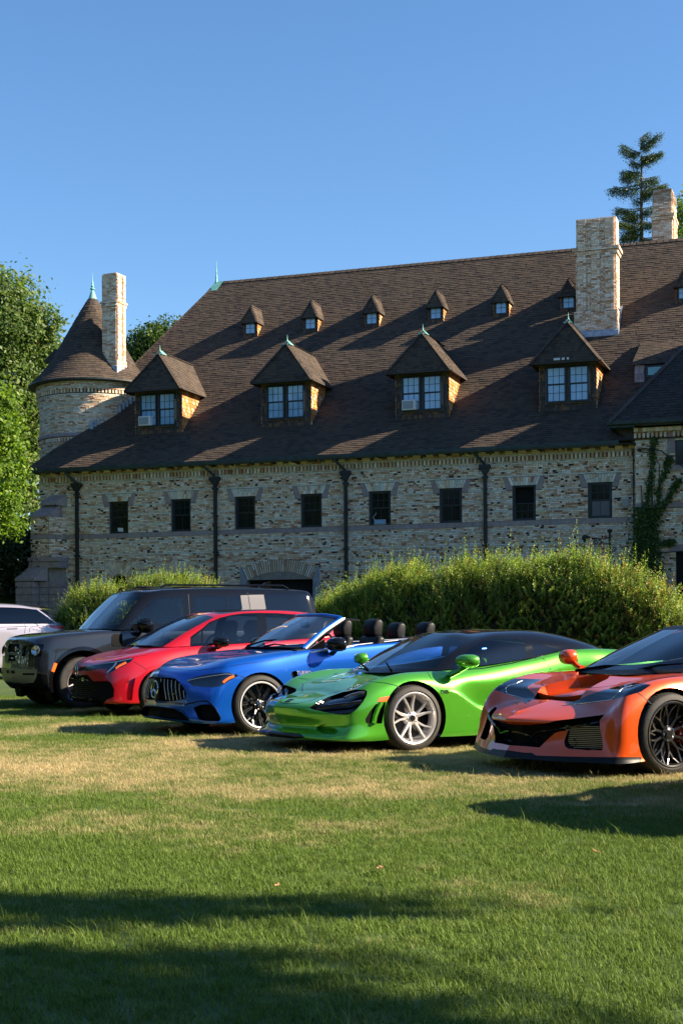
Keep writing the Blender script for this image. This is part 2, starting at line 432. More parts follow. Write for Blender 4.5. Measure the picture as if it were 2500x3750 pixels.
# ---------------- shingled roofs
SH = [(.058, .040, .028), (.064, .044, .030), (.052, .036, .026), (.036, .026, .020), (.068, .047, .032)]
def shcol(): return jit(random.choice(SH), .09)
def shingle_plane(P0, U, V, span, vmax, expo=.135, wmin=.17, wmax=.33, th=.016, v0=0.0, out=None, col=shcol):
    """P0 origin, U along, V up the slope (unit vectors); span(v)->[(a,b),...]; returns list of pieces"""
    P0, U, V = Vector(P0), Vector(U).normalized(), Vector(V).normalized(); N = U.cross(V).normalized()
    res = [] if out is None else out; v = v0; k = 0
    while v < vmax:
        for a, b in span(v+expo*.3):
            u = a-random.uniform(0, wmin)
            while u < b:
                L = random.uniform(wmin, wmax); x0, x1 = max(u, a), min(u+L, b); u += L
                if x1-x0 < .02: continue
                t = th*random.uniform(.6, 1.5); dv = random.uniform(-.006, .008); g_ = .004
                lo = P0+V*(v+dv); hi = P0+V*min(v+expo*1.08, vmax+.02)
                res.append(([lo+U*(x0+g_)+N*t, lo+U*(x1-g_)+N*t, hi+U*(x1-g_)+N*.003, hi+U*(x0+g_)+N*.003, lo+U*(x0+g_)-N*.004, lo+U*(x1-g_)-N*.004], col(), (x1-x0)))
        v += expo; k += 1
    return res
SHF = [(0, 1, 2, 3), (4, 5, 1, 0), (1, 5, 2), (4, 0, 3)]
def put_shingles(res, parent, nsingle=0, key=None, m=None, name='shingle', stuffname='shingles'):
    m = m or M['shingle']
    if nsingle:
        res.sort(key=key); pick, res = res[:nsingle], res[nsingle:]
        for vs, c, L in pick:
            g = G(); o0 = vs[0]; g.add([tuple(p-o0) for p in vs], SHF, c)
            o = g.build(name, m, parent); o.location = o0
    g = G()
    for vs, c, L in res: g.add([tuple(p) for p in vs], SHF, c)
    return g.build(stuffname, m, parent, kind='stuff')
T1, T2, NB, ZE = .9, 1.15, 2.5, 8.184
ZB = ZE+T1*(NB+.6); NR = 8.45; ZR = ZB+T2*(NR-NB)
def zroof(n): return ZE+T1*(n+.6) if n < NB else ZB+T2*(n-NB)
HIP = [(-.6, -13.95), (.4, -13.24), (1.6, -12.05), (2.9, -11.9), (4.2, -11.7), (4.85, -11.37), (8.45, -9.08)]
def hip_u(n):
    for (a, ua), (b, ub) in zip(HIP, HIP[1:]):
        if n <= b: return ua+(ub-ua)*(n-a)/(b-a)
    return HIP[-1][1]
URR = 15.5
# roof deck
g = G()
ns = sorted({h[0] for h in HIP}|{NB, NR})
for a, b in zip(ns, ns[1:]):
    g.add([(hip_u(a), a, zroof(a)-.005), (URR, a, zroof(a)-.005), (URR, b, zroof(b)-.005), (hip_u(b), b, zroof(b)-.005)], [(0, 1, 2, 3)])
    g.add([(hip_u(a), a, zroof(a)-.005), (hip_u(b), b, zroof(b)-.005), (hip_u(b), 17.5-b, zroof(b)-.005), (hip_u(a), 17.5-a, zroof(a)-.005)], [(0, 1, 2, 3)])
    g.add([(URR, a, zroof(a)-.005), (URR, 17.5-a, zroof(a)-.005), (URR, 17.5-b, zroof(b)-.005), (URR, b, zroof(b)-.005)], [(0, 1, 2, 3)])
    g.add([(hip_u(a), 17.5-a, zroof(a)-.005), (hip_u(b), 17.5-b, zroof(b)-.005), (URR, 17.5-b, zroof(b)-.005), (URR, 17.5-a, zroof(a)-.005)], [(0, 1, 2, 3)])
g.add([(-9.08, NR, ZR-.005), (URR, NR, ZR-.005), (URR, 17.5-NR, ZR-.005), (-9.08, 17.5-NR, ZR-.005)], [(0, 1, 2, 3)])
g.box(-13.4, URR, .35, 16.5, 1.5, 8.0)
roof_o = g.build('roof', mat('roof_deck', (.05, .04, .035), .9), house)
# dormers stand in the roof: their plans are left free of shingles
BIG = [-8.49, -2.69, 3.10, 8.90]; SML = [-6.13, -3.26, -.42, 2.46, 5.31, 8.16, 12.85]
s1 = math.sqrt(1+T1*T1); s2 = math.sqrt(1+T2*T2)
def cutb(n): return [(c-1.09, c+1.09) for c in BIG if 1.0 < n < 2.7]
def span1(v): n = -.6+v/s1; return spans_minus(hip_u(n), 11.0 if n < -.2 else 11.9, cutb(n))
def span2(v):
    n = NB+v/s2; cuts = cutb(n)+[(c-.32, c+.32) for c in SML if 5.5 < n < 6.05]+([(8.6, 10.3)] if n > 4.4 and n < 5.1 else [])
    return spans_minus(hip_u(n), URR, cuts)
res = shingle_plane((0, -.6, ZE), (1, 0, 0), (0, 1, T1), span1, (NB+.6)*s1)
shingle_plane((0, NB, ZB), (1, 0, 0), (0, 1, T2), span2, (NR-NB)*s2, out=res)
put_shingles(res, roof_o, 280, key=lambda r: -(r[2]+.35*(r[0][0].y < 1.2)-.03*abs(r[0][0].x-5)))
# hip caps, ridge cap
g = G()
for (a, b) in zip(HIP, HIP[1:]):
    P, Q = Vector((a[1], a[0], zroof(a[0]))), Vector((b[1], b[0], zroof(b[0])))
    n_ = max(1, int((Q-P).length/.28))
    for i in range(n_):
        p, q = P.lerp(Q, i/n_), P.lerp(Q, (i+1.15)/n_); d = (Q-P).normalized(); s_ = d.cross(Vector((0, 0, 1))).normalized()
        g.add([tuple(p+s_*.12+Vector((0, 0, -.05))), tuple(p+Vector((0, 0, .045))), tuple(p-s_*.12+Vector((0, 0, -.05))), tuple(q+s_*.12+Vector((0, 0, -.065))), tuple(q+Vector((0, 0, .03))), tuple(q-s_*.12+Vector((0, 0, -.065)))], [(0, 3, 4, 1), (1, 4, 5, 2), (0, 1, 2)], shcol())
u = -9.0
while u < URR: g.add([(u, NR-.14, ZR-.10), (u, NR, ZR+.05), (u, NR+.14, ZR-.1), (u+.32, NR-.14, ZR-.115), (u+.32, NR, ZR+.03), (u+.32, NR+.14, ZR-.12)], [(0, 3, 4, 1), (1, 4, 5, 2), (0, 1, 2)], shcol()); u += .28
g.build('cap_shingles', M['shingle'], roof_o, kind='stuff')
# copper ridge end with spire
g = G(); g.add([(-9.40, NR-.42, ZR-.47), (-8.90, NR-.44, ZR-.47), (-8.72, NR-.05, ZR+.03), (-9.12, NR-.02, ZR+.06), (-9.45, NR+.3, ZR-.4)], [(0, 1, 2, 3), (0, 3, 4)])
g.lathe([(.10, 0), (.06, .10), (.04, .25), (.055, .30), (.035, .34), (.03, .5), (.042, .53), (.02, .58), (.013, .85), (.004, 1.1)], (-9.1, NR, ZR-.02), seg=10)
g.build('spire', M['copper'], roof_o, smooth=True)

# ---------------- dormers
CED = [(.50, .20, .045), (.42, .15, .03), (.55, .26, .08), (.28, .11, .03), (.60, .42, .28)]
def cedcol(): return jit(random.choice(CED), .2)
def greycol(): return jit(random.choice([(.05, .04, .035), (.10, .06, .04), (.16, .08, .04), (.04, .035, .035), (.07, .05, .045)]), .2)
def dormer(uc, n0, hw, zb, zt, ov, ovf, zap, nap, big=True, tex=None):
    D = G()
    nt_ = NB+(zt-ZB)/T2 if zt > ZB else -.6+(zt-ZE)/T1
    nt_ = nt_+.0
    zb2 = zroof(n0)
    # cheeks and front
    for sx in (-1, 1):
        x = uc+sx*hw; D.add([(x, n0, zb2-.2), (x, nt_, zt), (x, n0, zt)], [(0, 1, 2) if sx > 0 else (0, 2, 1)], (.08, .05, .035))
    D.add([(uc-hw, n0+.02, zb2-.2), (uc+hw, n0+.02, zb2-.2), (uc+hw, n0+.02, zt), (uc-hw, n0+.02, zt)], [(0, 1, 2, 3)], (.05, .04, .03))
    d = D.build('dormer', M['cedar'], house)
    # shingled right cheek and left cheek
    nrm = (1, 0, 0)
    res = []
    for sx in (1, -1):
        x = uc+sx*hw
        hgt = zt-zb2
        def sp(v, sx=sx):
            zz = zb2-.1+v; ne = (NB+(zz-ZB)/T2) if zz > ZB else (-.6+(zz-ZE)/T1)
            L = max(0, ne-n0)+.02
            return [(0, L)] if sx > 0 else [(-L, 0)]
        shingle_plane((x+sx*.002, n0, zb2-.1), (0, 1 if sx > 0 else -1, 0), (0, 0, 1), sp, hgt+.1, expo=.145, wmin=.08, wmax=.17, th=.022, out=res, col=cedcol if True else greycol)
    # front apron and sides of the windows
    ww = hw-.28 if big else hw-.07
    zw0 = zb+(.42 if big else .20); zw1 = zt-.13 if big else zt-.03
    def spf(v):
        zz = zb-.02+v
        if zz < zw0-.03: return [(-hw, hw)]
        return [(-hw, -ww-.06), (ww+.06, hw)]
    shingle_plane((uc, n0+.018, zb-.02), (1, 0, 0), (0, 0, 1), spf, zt-zb, expo=.145 if big else .12, wmin=.07, wmax=.16, th=.022, out=res, col=greycol)
    put_shingles(res, d, 0, m=M['cedar'], stuffname='wall_shingles')
    # windows
    if big:
        for sx, tp in ((-1, 1), (1, 1)):
            c = uc+sx*(ww/2+.03)
            sash(d, c, zw0, zw1, ww-.03, n0-.05, top=(3, 2), bot=(3, 2), tm='pane_blue', bm='pane_blue', depth=.00, fw=.045, name='dormer_window')
        t = G(); t.box(uc-.06, uc+.06, n0-.02, n0+.05, zw0, zw1); t.box(uc-ww-.07, uc-ww-.005, n0-.02, n0+.05, zw0, zw1); t.box(uc+ww+.005, uc+ww+.07, n0-.02, n0+.05, zw0, zw1)
        t.box(uc-ww-.1, uc+ww+.1, n0-.05, n0+.05, zw0-.05, zw0-.003); t.box(uc-hw, uc+hw, n0-.02, n0+.05, zw1+.003, zt)
        t.build('window_casing', M['paintwood'], d)
    else:
        W = G(); W.box(uc-ww, uc+ww, n0-.02, n0+.03, zw0, zw1); W.build('casement', M['sash'], d)
        p = G(); p.box(uc-ww+.05, uc+ww-.05, n0-.03, n0-.021, zw0+.05, zw1-.05); p.build('pane', M['pane_blue'], d)
        b_ = G(); b_.box(uc-.008, uc+.008, n0-.038, n0-.031, zw0+.05, zw1-.05); b_.box(uc-ww+.05, uc+ww-.05, n0-.037, n0-.0305, (zw0+zw1)/2-.008, (zw0+zw1)/2+.008); b_.build('muntins', M['sash'], d)
    # hipped roof
    e0, e1 = uc-ov, uc+ov; nf = n0-ovf
    nb = -.6+(zt-ZE)/T1 if zt < ZB else NB+(zt-ZB)/T2
    nra = NB+(zap-ZB)/T2
    A, Bq, C, D2, E, F_ = (e0, nf, zt-.03), (e1, nf, zt-.03), (uc, nap, zap), (uc, nra+.1, zap), (e1, nb+.25, zt-.03), (e0, nb+.25, zt-.03)
    r = G(); r.add([A, Bq, C, D2, E, F_], [(0, 1, 2), (1, 4, 3, 2), (0, 2, 3, 5), (0, 5, 4, 1)], (.05, .04, .035))
    r.box(e0, e1, nf-.01, nf+.03, zt-.09, zt-.03); r.box(e1-.03, e1+.01, nf, nb, zt-.09, zt-.03); r.box(e0-.01, e0+.03, nf, nb, zt-.09, zt-.03)
    ro = r.build('dormer_roof', M['darkwood'], d)
    res = []
    V1 = Vector((0, nap-nf, zap-zt+.03)); L1 = V1.length
    shingle_plane((uc, nf, zt-.03), (1, 0, 0), V1, lambda v: [(-ov*(1-v/L1), ov*(1-v/L1))], L1-.03, expo=.135, out=res, wmin=.12, wmax=.24)
    V2 = Vector((-ov, 0, zap-zt+.03)); L2 = V2.length
    fa = (nap-nf); fb = (D2[1]-E[1])
    shingle_plane((e1, nf, zt-.03), (0, 1, 0), V2, lambda v: [(fa*v/L2, (nb+.25-nf)+fb*v/L2)], L2-.02, expo=.135, out=res)
    V3 = Vector((ov, 0, zap-zt+.03))
    shingle_plane((e0, nf, zt-.03), (0, -1, 0), V3, lambda v: [(-(nb+.25-nf)-fb*v/L2, -fa*v/L2)], L2-.02, expo=.135, out=res)
    put_shingles(res, d, 0, stuffname='roof_shingles')
    hp = G()
    def caps(P, Q, wd=.10):
        P, Q = Vector(P), Vector(Q); n_ = max(1, int((Q-P).length/.22))
        for i in range(n_):
            p, q = P.lerp(Q, i/n_), P.lerp(Q, (i+1.1)/n_); dd = (Q-P).normalized(); s_ = dd.cross(Vector((0, 0, 1))).normalized()*wd
            k = Vector((0, 0, .045)); z_ = Vector((0, 0, .028))
            hp.add([tuple(p+s_-k*.8), tuple(p+k), tuple(p-s_-k*.8), tuple(q+s_-k), tuple(q+z_), tuple(q-s_-k)], [(0, 3, 4, 1), (1, 4, 5, 2), (0, 1, 2)], shcol())
    caps(A, C, .12 if big else .07); caps(Bq, C, .12 if big else .07); caps(C, D2, .10 if big else .06)
    hp.build('hip_caps', M['shingle'], d, kind='stuff')
    if big:
        cp = G(); k = .10
        a, b_, c = Vector(A).lerp(C, 1-k), Vector(Bq).lerp(C, 1-k), Vector(C)
        up = Vector((0, 0, .07)); f_ = Vector((0, -.05, .03)); rr = Vector((uc, nap+.28, zap)); sd = Vector((uc+ov*k, nap+.30, zap-(zap-zt)*k))
        ll = Vector((uc-ov*k, nap+.30, zap-(zap-zt)*k))
        cp.add([tuple(a+f_+Vector((-.06, 0, 0))), tuple(b_+f_+Vector((.06, 0, 0))), tuple(c+up), tuple(rr+up), tuple(sd+Vector((.06, 0, .05))), tuple(ll+Vector((-.06, 0, .05)))], [(0, 1, 2), (1, 4, 3, 2), (0, 2, 3, 5)])
        cp.lathe([(.07, 0), (.03, .06), (.016, .15), (.004, .30)], (uc, nap+.02, zap), seg=8)
        cp.build('copper_cap', M['copper'], d, smooth=40)
    return d
for c in BIG: dormer(c, 1.0, 1.09, 9.53, 11.47, 1.36, .55, 13.15, 1.15)
for c in SML: dormer(c, 5.49, .32, 14.36, 15.12, .41, .22, 15.88, 5.58, big=False)
def aircon(uc, z, lab, kind):
    a = thing('air_conditioner', lab, 'air conditioner', wfac(uc, .93, z), -YAW, None)
    g = G(); g.box(-.28, .28, -.22, .10, 0, .40); g.build('case', M['white'], a, bevel=.012)
    g = G(); g.box(-.24, .19, -.232, -.221, .05, .35); g.build('grille', M['grey'], a)
aircon(-9.02, 9.98, 'white window air conditioner in the lower sash of the leftmost large dormer', 0)
aircon(2.62, 9.98, 'white window air conditioner in the lower sash of the third large dormer from the left', 1)
# patch of bare flashing on the fourth dormer roof
g = G()
for a, b in ((-.34, -.10), (-.03, .08), (.16, .24)): g.box(8.9+a-.1, 8.9+b-.1, .46, .475, 11.50, 11.58)
g.build('flashing_patch', M['white'], house)
# shed dormer with teal skylight, right
g = G(); 
g.prism([(2.3, 10.75), (2.3, 11.42), (3.8, 12.6), (3.8, 12.4)], 0, 11.25, 13.6, (.05, .04, .035)); sd_ = g.build('shed_dormer', M['darkwood'], house)
res = shingle_plane((12.4, 2.18, 11.44), (1, 0, 0), (0, 1.55, 1.16), lambda v: [(-1.25+.1*v, 1.2)], 1.95, wmin=.15, wmax=.3); put_shingles(res, sd_, 0, stuffname='roof_shingles')
g = G(); g.box(11.7, 13.0, 2.26, 2.29, 10.95, 11.38); g.build('casement', M['sash'], sd_)
g = G(); g.box(11.78, 12.92, 2.24, 2.255, 11.02, 11.32); g.build('pane', M['pane_teal'], sd_)
res = shingle_plane((11.26, 2.285, 10.68), (1, 0, 0), (0, 0, 1), lambda v: [(0, .38)], .74, expo=.2, wmin=.15, wmax=.2, col=lambda: jit((.30, .27, .29), .15)); put_shingles(res, sd_, 0, m=M['cedar'], stuffname='wall_shingles')

# ---------------- chimneys
def brick_box(g, x0, x1, y0, y1, z0, z1, M4=None, light=.0, dark_top=None):
    """brick skin on four sides of a stack"""
    z = z0
    while z < z1-.01:
        h = min(H_C, z1-z)
        for face in range(4):
            L = (x1-x0) if face in (0, 2) else (y1-y0); u = 0
            while u < L-.005:
                l = random.choice((.11, .21, .23)); e = min(u+l, L)
                if L-e < .05: e = L
                c = bcol()
                if dark_top and z > dark_top: c = tuple(k*.55 for k in c)
                t = .02+random.uniform(0, .008)
                if face == 0: b = (x0+u, x0+e-.01, y0-t, y0, z, z+h-.01)
                elif face == 1: b = (x1, x1+t, y0+u, y0+e-.01, z, z+h-.01)
                elif face == 2: b = (x0+u, x0+e-.01, y1, y1+t, z, z+h-.01)
                else: b = (x0-t, x0, y0+u, y0+e-.01, z, z+h-.01)
                k = len(g.v); g.box(*b, c)
                u = e
        z += H_C
def stack(name, label, cat, parent, loc, rz, prof, ribs=0, ribd=.05, dark_top=None):
    """prof: list of (z0,z1,hx,hy)"""
    if parent is None: t = thing(name, label, cat, loc, rz)
    else:
        t = None
    core = G(); g = G()
    for z0, z1, hx, hy in prof:
        core.box(-hx, hx, -hy, hy, z0, z1, (.3, .27, .25)); brick_box(g, -hx, hx, -hy, hy, z0, z1, dark_top=dark_top)
    z0, z1 = prof[1][0], prof[-1][1]; hx, hy = prof[1][2], prof[1][3]
    for i in range(ribs):
        x = -hx+(2*hx)*(i+.5)/ribs
        brick_box(g, x-hx/ribs*.62, x+hx/ribs*.62, -hy-ribd, hy+ribd, z0, prof[-1][1] if len(prof) < 4 else prof[1][1], dark_top=dark_top)
    return core, g
def put(core, g, parent, loc, rz, nm='chimney'):
    c = core.build(nm, M['mortar'], parent); c.location = loc; c.rotation_euler = (0, 0, rz)
    b = g.build('brickwork', M['brick'], c, kind='stuff'); return c
core, g = stack('', '', '', house, None, 0, [(12.9, 14.15, .86, .55), (14.15, 16.45, .80, .42), (16.45, 16.62, .86, .48), (16.62, 16.76, .92, .54), (16.76, 17.95, .78, .40)], ribs=0)
for x in (-.56, 0, .56): brick_box(g, x-.17, x+.17, -.49, .49, 14.15, 16.5); brick_box(g, x-.16, x+.16, -.47, .47, 16.76, 17.9)
ch = put(core, g, house, (9.45, 4.95, 0), 0)
fl = G(); fl.prism([(-.62, 12.75), (-.62, 13.3), (-.58, 13.35), (.7, 14.6), (.75, 14.1)], 0, -.92, .92); fl.build('lead_flashing', M['lead'], ch)
core, g = stack('', '', '', house, None, 0, [(15.5, 19.15, .40, .8), (19.15, 19.3, .46, .86), (19.3, 19.4, .5, .9), (19.4, 20.5, .38, .78)], dark_top=19.9)
for y in (-.5, 0, .5): brick_box(g, -.46, .46, y-.12, y+.12, 17, 19.2); brick_box(g, -.43, .43, y-.12, y+.12, 19.4, 20.4, dark_top=19.9)
put(core, g, house, (11.5, 10.8, 0), 0)

# ---------------- corner buttress of red sandstone and brick
bt = G(); bt.prism([(-13.70, -.62), (-12.86, -.62), (-12.36, .0), (-12.36, .2), (-13.70, .2)], 2, 1.2, 6.15, (.3, .27, .25)); bt_o = bt.build('buttress', M['mortar'], house)
Bb = Bricks(); z = 4.4
g = G()
while z < 6.12:
    if not 5.19 < z+.03 < 5.385:
        for a, b, z0, z1, c, pr in (lambda q: (q.course(z, H_C, [(-13.72, -12.86)]), q.q)[1])(Bricks()): g.box(a, b, -.65-pr, -.62, z0, z1, c, back=False)
        dx_, dy_ = .5/.797, .62/.797
        for a, b, z0, z1, c, pr in (lambda q: (q.course(z, H_C, [(0, .79)]), q.q)[1])(Bricks()):
            o_ = .025+pr; A_ = (-12.86+dx_*a, -.62+dy_*a); B_ = (-12.86+dx_*b, -.62+dy_*b); nx_, ny_ = dy_*o_, -dx_*o_
            g.add([(A_[0]+nx_, A_[1]+ny_, z0), (B_[0]+nx_, B_[1]+ny_, z0), (B_[0]+nx_, B_[1]+ny_, z1), (A_[0]+nx_, A_[1]+ny_, z1), (A_[0], A_[1], z0), (B_[0], B_[1], z0), (B_[0], B_[1], z1), (A_[0], A_[1], z1)], [(0, 1, 2, 3), (3, 2, 6, 7), (0, 4, 5, 1), (1, 5, 6, 2), (4, 0, 3, 7)], c)
    z += H_C
for (z0_, z1_) in ((6.15, 8.0),):
    z = z0_
    while z < z1_:
        for a, b, zz0, zz1, c, pr in (lambda q: (q.course(z, H_C, [(0, .5)]), q.q)[1])(Bricks()): g.box(UL-.03-pr, UL, a, b, zz0, zz1, c)
        z += H_C
g.build('buttress_brickwork', M['brick'], bt_o, kind='stuff')
def stone(poly, n0, n1, col=None):
    s_ = G(); s_.prism(poly, 1, n0, n1, col or jit(SS, .12)); return s_.build('sandstone_block', M['sandstone'], bt_o, bevel=.015)
stone([(-13.72, 5.195), (-12.80, 5.195), (-12.80, 5.385), (-13.72, 5.385)], -.68, -.2)
# weathered slopes
s_ = G(); s_.add([(-13.75, -.70, 6.12), (-12.85, -.70, 6.12), (-12.85, -.70, 6.20), (-13.75, -.70, 6.20), (-13.35, -.25, 6.65), (-12.55, -.25, 6.65), (-12.55, -.25, 6.12), (-13.35, 0, 6.12), (-13.35, 0, 6.65), (-12.55, 0, 6.65), (-12.55, 0, 6.12)],
    [(0, 1, 2, 3), (3, 2, 5, 4), (1, 6, 5, 2), (0, 3, 4, 8, 7), (6, 10, 9, 5), (4, 5, 9, 8)], SS); s_.build('sloped_coping', M['sandstone'], bt_o)
s_ = G(); s_.add([(-13.42, -.42, 6.655), (-12.62, -.42, 6.655), (-12.62, -.42, 6.74), (-13.42, -.42, 6.74), (-13.1, -.05, 7.1), (-12.3, -.05, 7.1), (-12.3, -.05, 6.6), (-13.1, 0, 6.65)],
    [(0, 1, 2, 3), (3, 2, 5, 4), (1, 6, 5, 2), (0, 3, 4, 7)], SS); s_.build('sloped_coping', M['sandstone'], bt_o)
stone([(-13.8, 4.24), (-12.25, 4.24), (-12.25, 4.42), (-13.8, 4.42)], -.80, .2)
for (a, b) in ((-13.78, -13.25), (-13.24, -12.75), (-12.74, -12.27)): stone([(a, 3.97), (b, 3.97), (b, 4.235), (a, 4.235)], -.76, .2)
s_ = G(); s_.add([(-14.2, -1.15, 3.42), (-13.25, -1.15, 3.42), (-13.25, -1.15, 3.52), (-14.2, -1.15, 3.52), (-13.78, -.78, 4.0), (-12.83, -.78, 4.0), (-12.83, -.78, 3.42), (-13.78, -.78, 3.42)],
    [(0, 1, 2, 3), (3, 2, 5, 4), (1, 6, 5, 2), (0, 3, 4, 7)], SS); s_.build('sloped_coping', M['sandstone'], bt_o)
z = 3.40; row = 0
while z > 1.4:
    h = random.choice((.2, .26, .3)); u = -14.18
    while u < -13.3:
        e = min(u+random.choice((.24, .34, .44)), -13.27); e = -13.27 if -13.27-e < .12 else e
        stone([(u, z-h), (e-.012, z-h), (e-.012, z-.012), (u, z-.012)], -1.13-random.uniform(0, .03), -.3); u = e
    n_ = -1.10
    for (a, b) in ((-13.26, -12.8), (-12.79, -12.27)): stone([(a, z-h), (b-.012, z-h), (b-.012, z-.012), (a, z-.012)], -.74-random.uniform(0, .03), .2)
    z -= h
for zz in (3.45, 3.97):
    pass

# ---------------- projecting wing at the right
wg = G(); backing(wg, 11.66, 15.4, 1.4, 8.6, [(13.08, 13.9, 7.2, 8.1), (13.08, 14.0, 1.4, 4.02)], -.47, .2)
wing = wg.build('wing_wall', M['mortar'], house)
g = G(); z = 1.9
while z < 8.5:
    zm = z+H_C/2; cuts = []
    if 7.2 < zm < 8.1: cuts.append((13.08, 13.9))
    if zm < 4.02: cuts.append((13.08, 14))
    if not (5.66 < zm < 5.85 or 8.22 < zm < 8.42):
        q = Bricks(); q.course(z, H_C, spans_minus(11.66, 15.4, cuts), any(abs(zm-l) < .034 for l in (8.15, 7.7, 7.1, 6.6, 6.1, 5.5, 4.95, 4.45)))
        for a, b, z0, z1, c, pr in q.q: g.box(a, b, -.5-pr, -.47, z0, z1, c, back=False)
    z += H_C
u = 11.6
while u < 15.4: g.box(u, u+.085, -.57, -.47, 8.24, 8.42, bcol(), back=False); g.box(u, u+.15, -.62, -.47, 8.46, 8.6, bcol(), back=False); u += .155
for z in np.arange(1.9, 8.5, H_C):
    g.box(11.63, 11.66, -.5, -.27, z, z+.055, bcol()); g.box(11.63, 11.66, -.25, .0, z, z+.055, bcol())
g.build('wing_brickwork', M['brick'], wing, kind='stuff')
for a, b in ((11.66, 12.6), (12.61, 13.8), (13.81, 15.4)): s_ = G(); s_.box(a, b, -.53, -.47, 5.665, 5.845, jit(SS, .1)); s_.build('stone_block', M['sandstone'], wing)
for p in ([(12.80, 7.65), (13.07, 7.65), (13.07, 8.15), (13.0, 8.40), (12.80, 8.40)], [(12.9, 7.0), (14, 7.0), (14, 7.19), (12.9, 7.19)], [(12.85, 4.03), (14, 4.03), (14, 4.30), (12.85, 4.30)], [(11.42, 6.45), (11.62, 6.45), (11.62, 7.0), (11.42, 7.0)]):
    s_ = G(); s_.prism(p, 1, -.54 if p[0][0] > 11.5 else -.04, -.45 if p[0][0] > 11.5 else 0, jit(SS, .1)); s_.build('stone_block', M['sandstone'], wing)
g = G(); g.box(13.06, 13.9, -.42, -.38, 7.2, 8.12); wf = g.build('window', M['sash'], wing)
g = G(); g.box(13.12, 13.9, -.435, -.425, 7.26, 8.05); g.build('pane', M['pane_dark'], wf)
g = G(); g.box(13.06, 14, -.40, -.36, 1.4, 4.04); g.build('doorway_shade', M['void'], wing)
# wing roof
TW = 1.25
e0 = (10.75, -1.15, 8.80)
g = G(); g.add([e0, (15.6, -1.15, 8.80), (15.6, 3.05, 8.80+4.2*TW), (14.95, 3.05, 8.80+4.2*TW), (10.75, 5.5, 8.80)], [(0, 1, 2, 3), (0, 3, 4), (0, 4, 1)], (.05, .04, .035))
wr = g.build('wing_roof', M['darkwood'], house)
sw = math.sqrt(1+TW*TW)
res = shingle_plane((0, -1.15, 8.80), (1, 0, 0), (0, 1, TW), lambda v: [(10.75+v/sw, 15.6)], 4.2*sw, expo=.14, wmin=.12, wmax=.26, col=lambda: jit(random.choice([(.040, .030, .027), (.048, .036, .031), (.030, .024, .022)]), .12))
put_shingles(res, wr, 0, stuffname='roof_shingles')
g = G(); P, Q = Vector(e0), Vector((14.95, 3.05, 8.80+4.2*TW)); n_ = 26
for i in range(n_):
    p, q = P.lerp(Q, i/n_), P.lerp(Q, (i+1.1)/n_); s_ = (Q-P).normalized().cross(Vector((0, 0, 1))).normalized()*.15; k = Vector((0, 0, .05))
    g.add([tuple(p+s_-k), tuple(p+k), tuple(p-s_-k), tuple(q+s_-k*1.3), tuple(q+k*.6), tuple(q-s_-k*1.3)], [(0, 3, 4, 1), (1, 4, 5, 2), (0, 1, 2)], jit((.07, .052, .045), .15))
g.build('hip_caps', M['shingle'], wr, kind='stuff')
g = G(); g.prism([(-1.18, 8.82), (-1.17, 8.70), (-1.02, 8.68), (-1.0, 8.80)], 0, 10.7, 15.6); g.box(10.75, 15.4, -1.0, -.5, 8.66, 8.69); g.box(10.75, 11.66, -1.0, 1.5, 8.60, 8.66); g.build('wing_gutter', M['gutter'], wr)
g = G(); g.prism([(10.9, 8.6), (11.64, 8.6), (11.64, 7.95), (11.5, 8.15)], 1, -.5, -.35); g.build('eaves_bracket', M['darkwood'], wing)

# unseen gabled block, added beyond the right edge to shade the wing roof
g = G(); g.box(15.7, 20, -3.0, 3.0, 1.2, 10.5, (.3, .27, .25)); g.add([(15.4, -3.3, 10.4), (20.3, -3.3, 10.4), (17.9, -1.5, 15.2), (17.9, 3.4, 15.2), (15.4, 3.4, 10.4), (20.3, 3.4, 10.4)], [(0, 1, 2), (0, 2, 3, 4), (1, 5, 3, 2), (4, 3, 5)])
g.build('added_shade_block', M['mortar'], house)

# ---------------- round tower
TC = (-13.1, 3.7)
tower = thing('round_tower', 'round buff brick tower with a conical shingled roof and green copper finial', 'tower', wfac(TC[0], TC[1], 0), -YAW)
g = G(); g.lathe([(2.33, 1.4), (2.33, 12.2)], seg=64); tw = g.build('wall', M['mortar'], tower, smooth=True)
g = G(); z = 7.6
def rwall(z):
    if z > 11.95: return 2.53
    if z > 11.3: return 2.40+.13*(z-11.3)/.65
    return 2.38
while z < 12.25:
    zm = z+H_C/2; lt = any(abs(zm-l) < .034 for l in (12.0, 11.62, 11.3, 11.0, 10.6, 10.2, 9.4, 9.1, 12.2)); r = rwall(zm)
    if 9.80 < zm < 9.95 or 9.60 < zm < 9.76 or 11.70 < zm < 11.90: z += H_C; continue
    t = math.pi*.9
    while t < math.pi*2.05:
        L = (random.choice((.12, .22, .26)) if not lt else .3)/r; t1 = t+L-.012/r; c = bcol(lt); ra, rb = r-.05, r+random.uniform(0, .012)
        zz = z+H_C-.010; cs, sn, cs1, sn1 = math.cos(t), math.sin(t), math.cos(t1), math.sin(t1)
        g.add([(rb*cs, rb*sn, z), (rb*cs1, rb*sn1, z), (rb*cs1, rb*sn1, zz), (rb*cs, rb*sn, zz), (ra*cs, ra*sn, z), (ra*cs1, ra*sn1, z), (ra*cs1, ra*sn1, zz), (ra*cs, ra*sn, zz)], [(0, 1, 2, 3), (3, 2, 6, 7), (0, 4, 5, 1), (1, 5, 6, 2), (4, 0, 3, 7)], c)
        t += L
    z += H_C
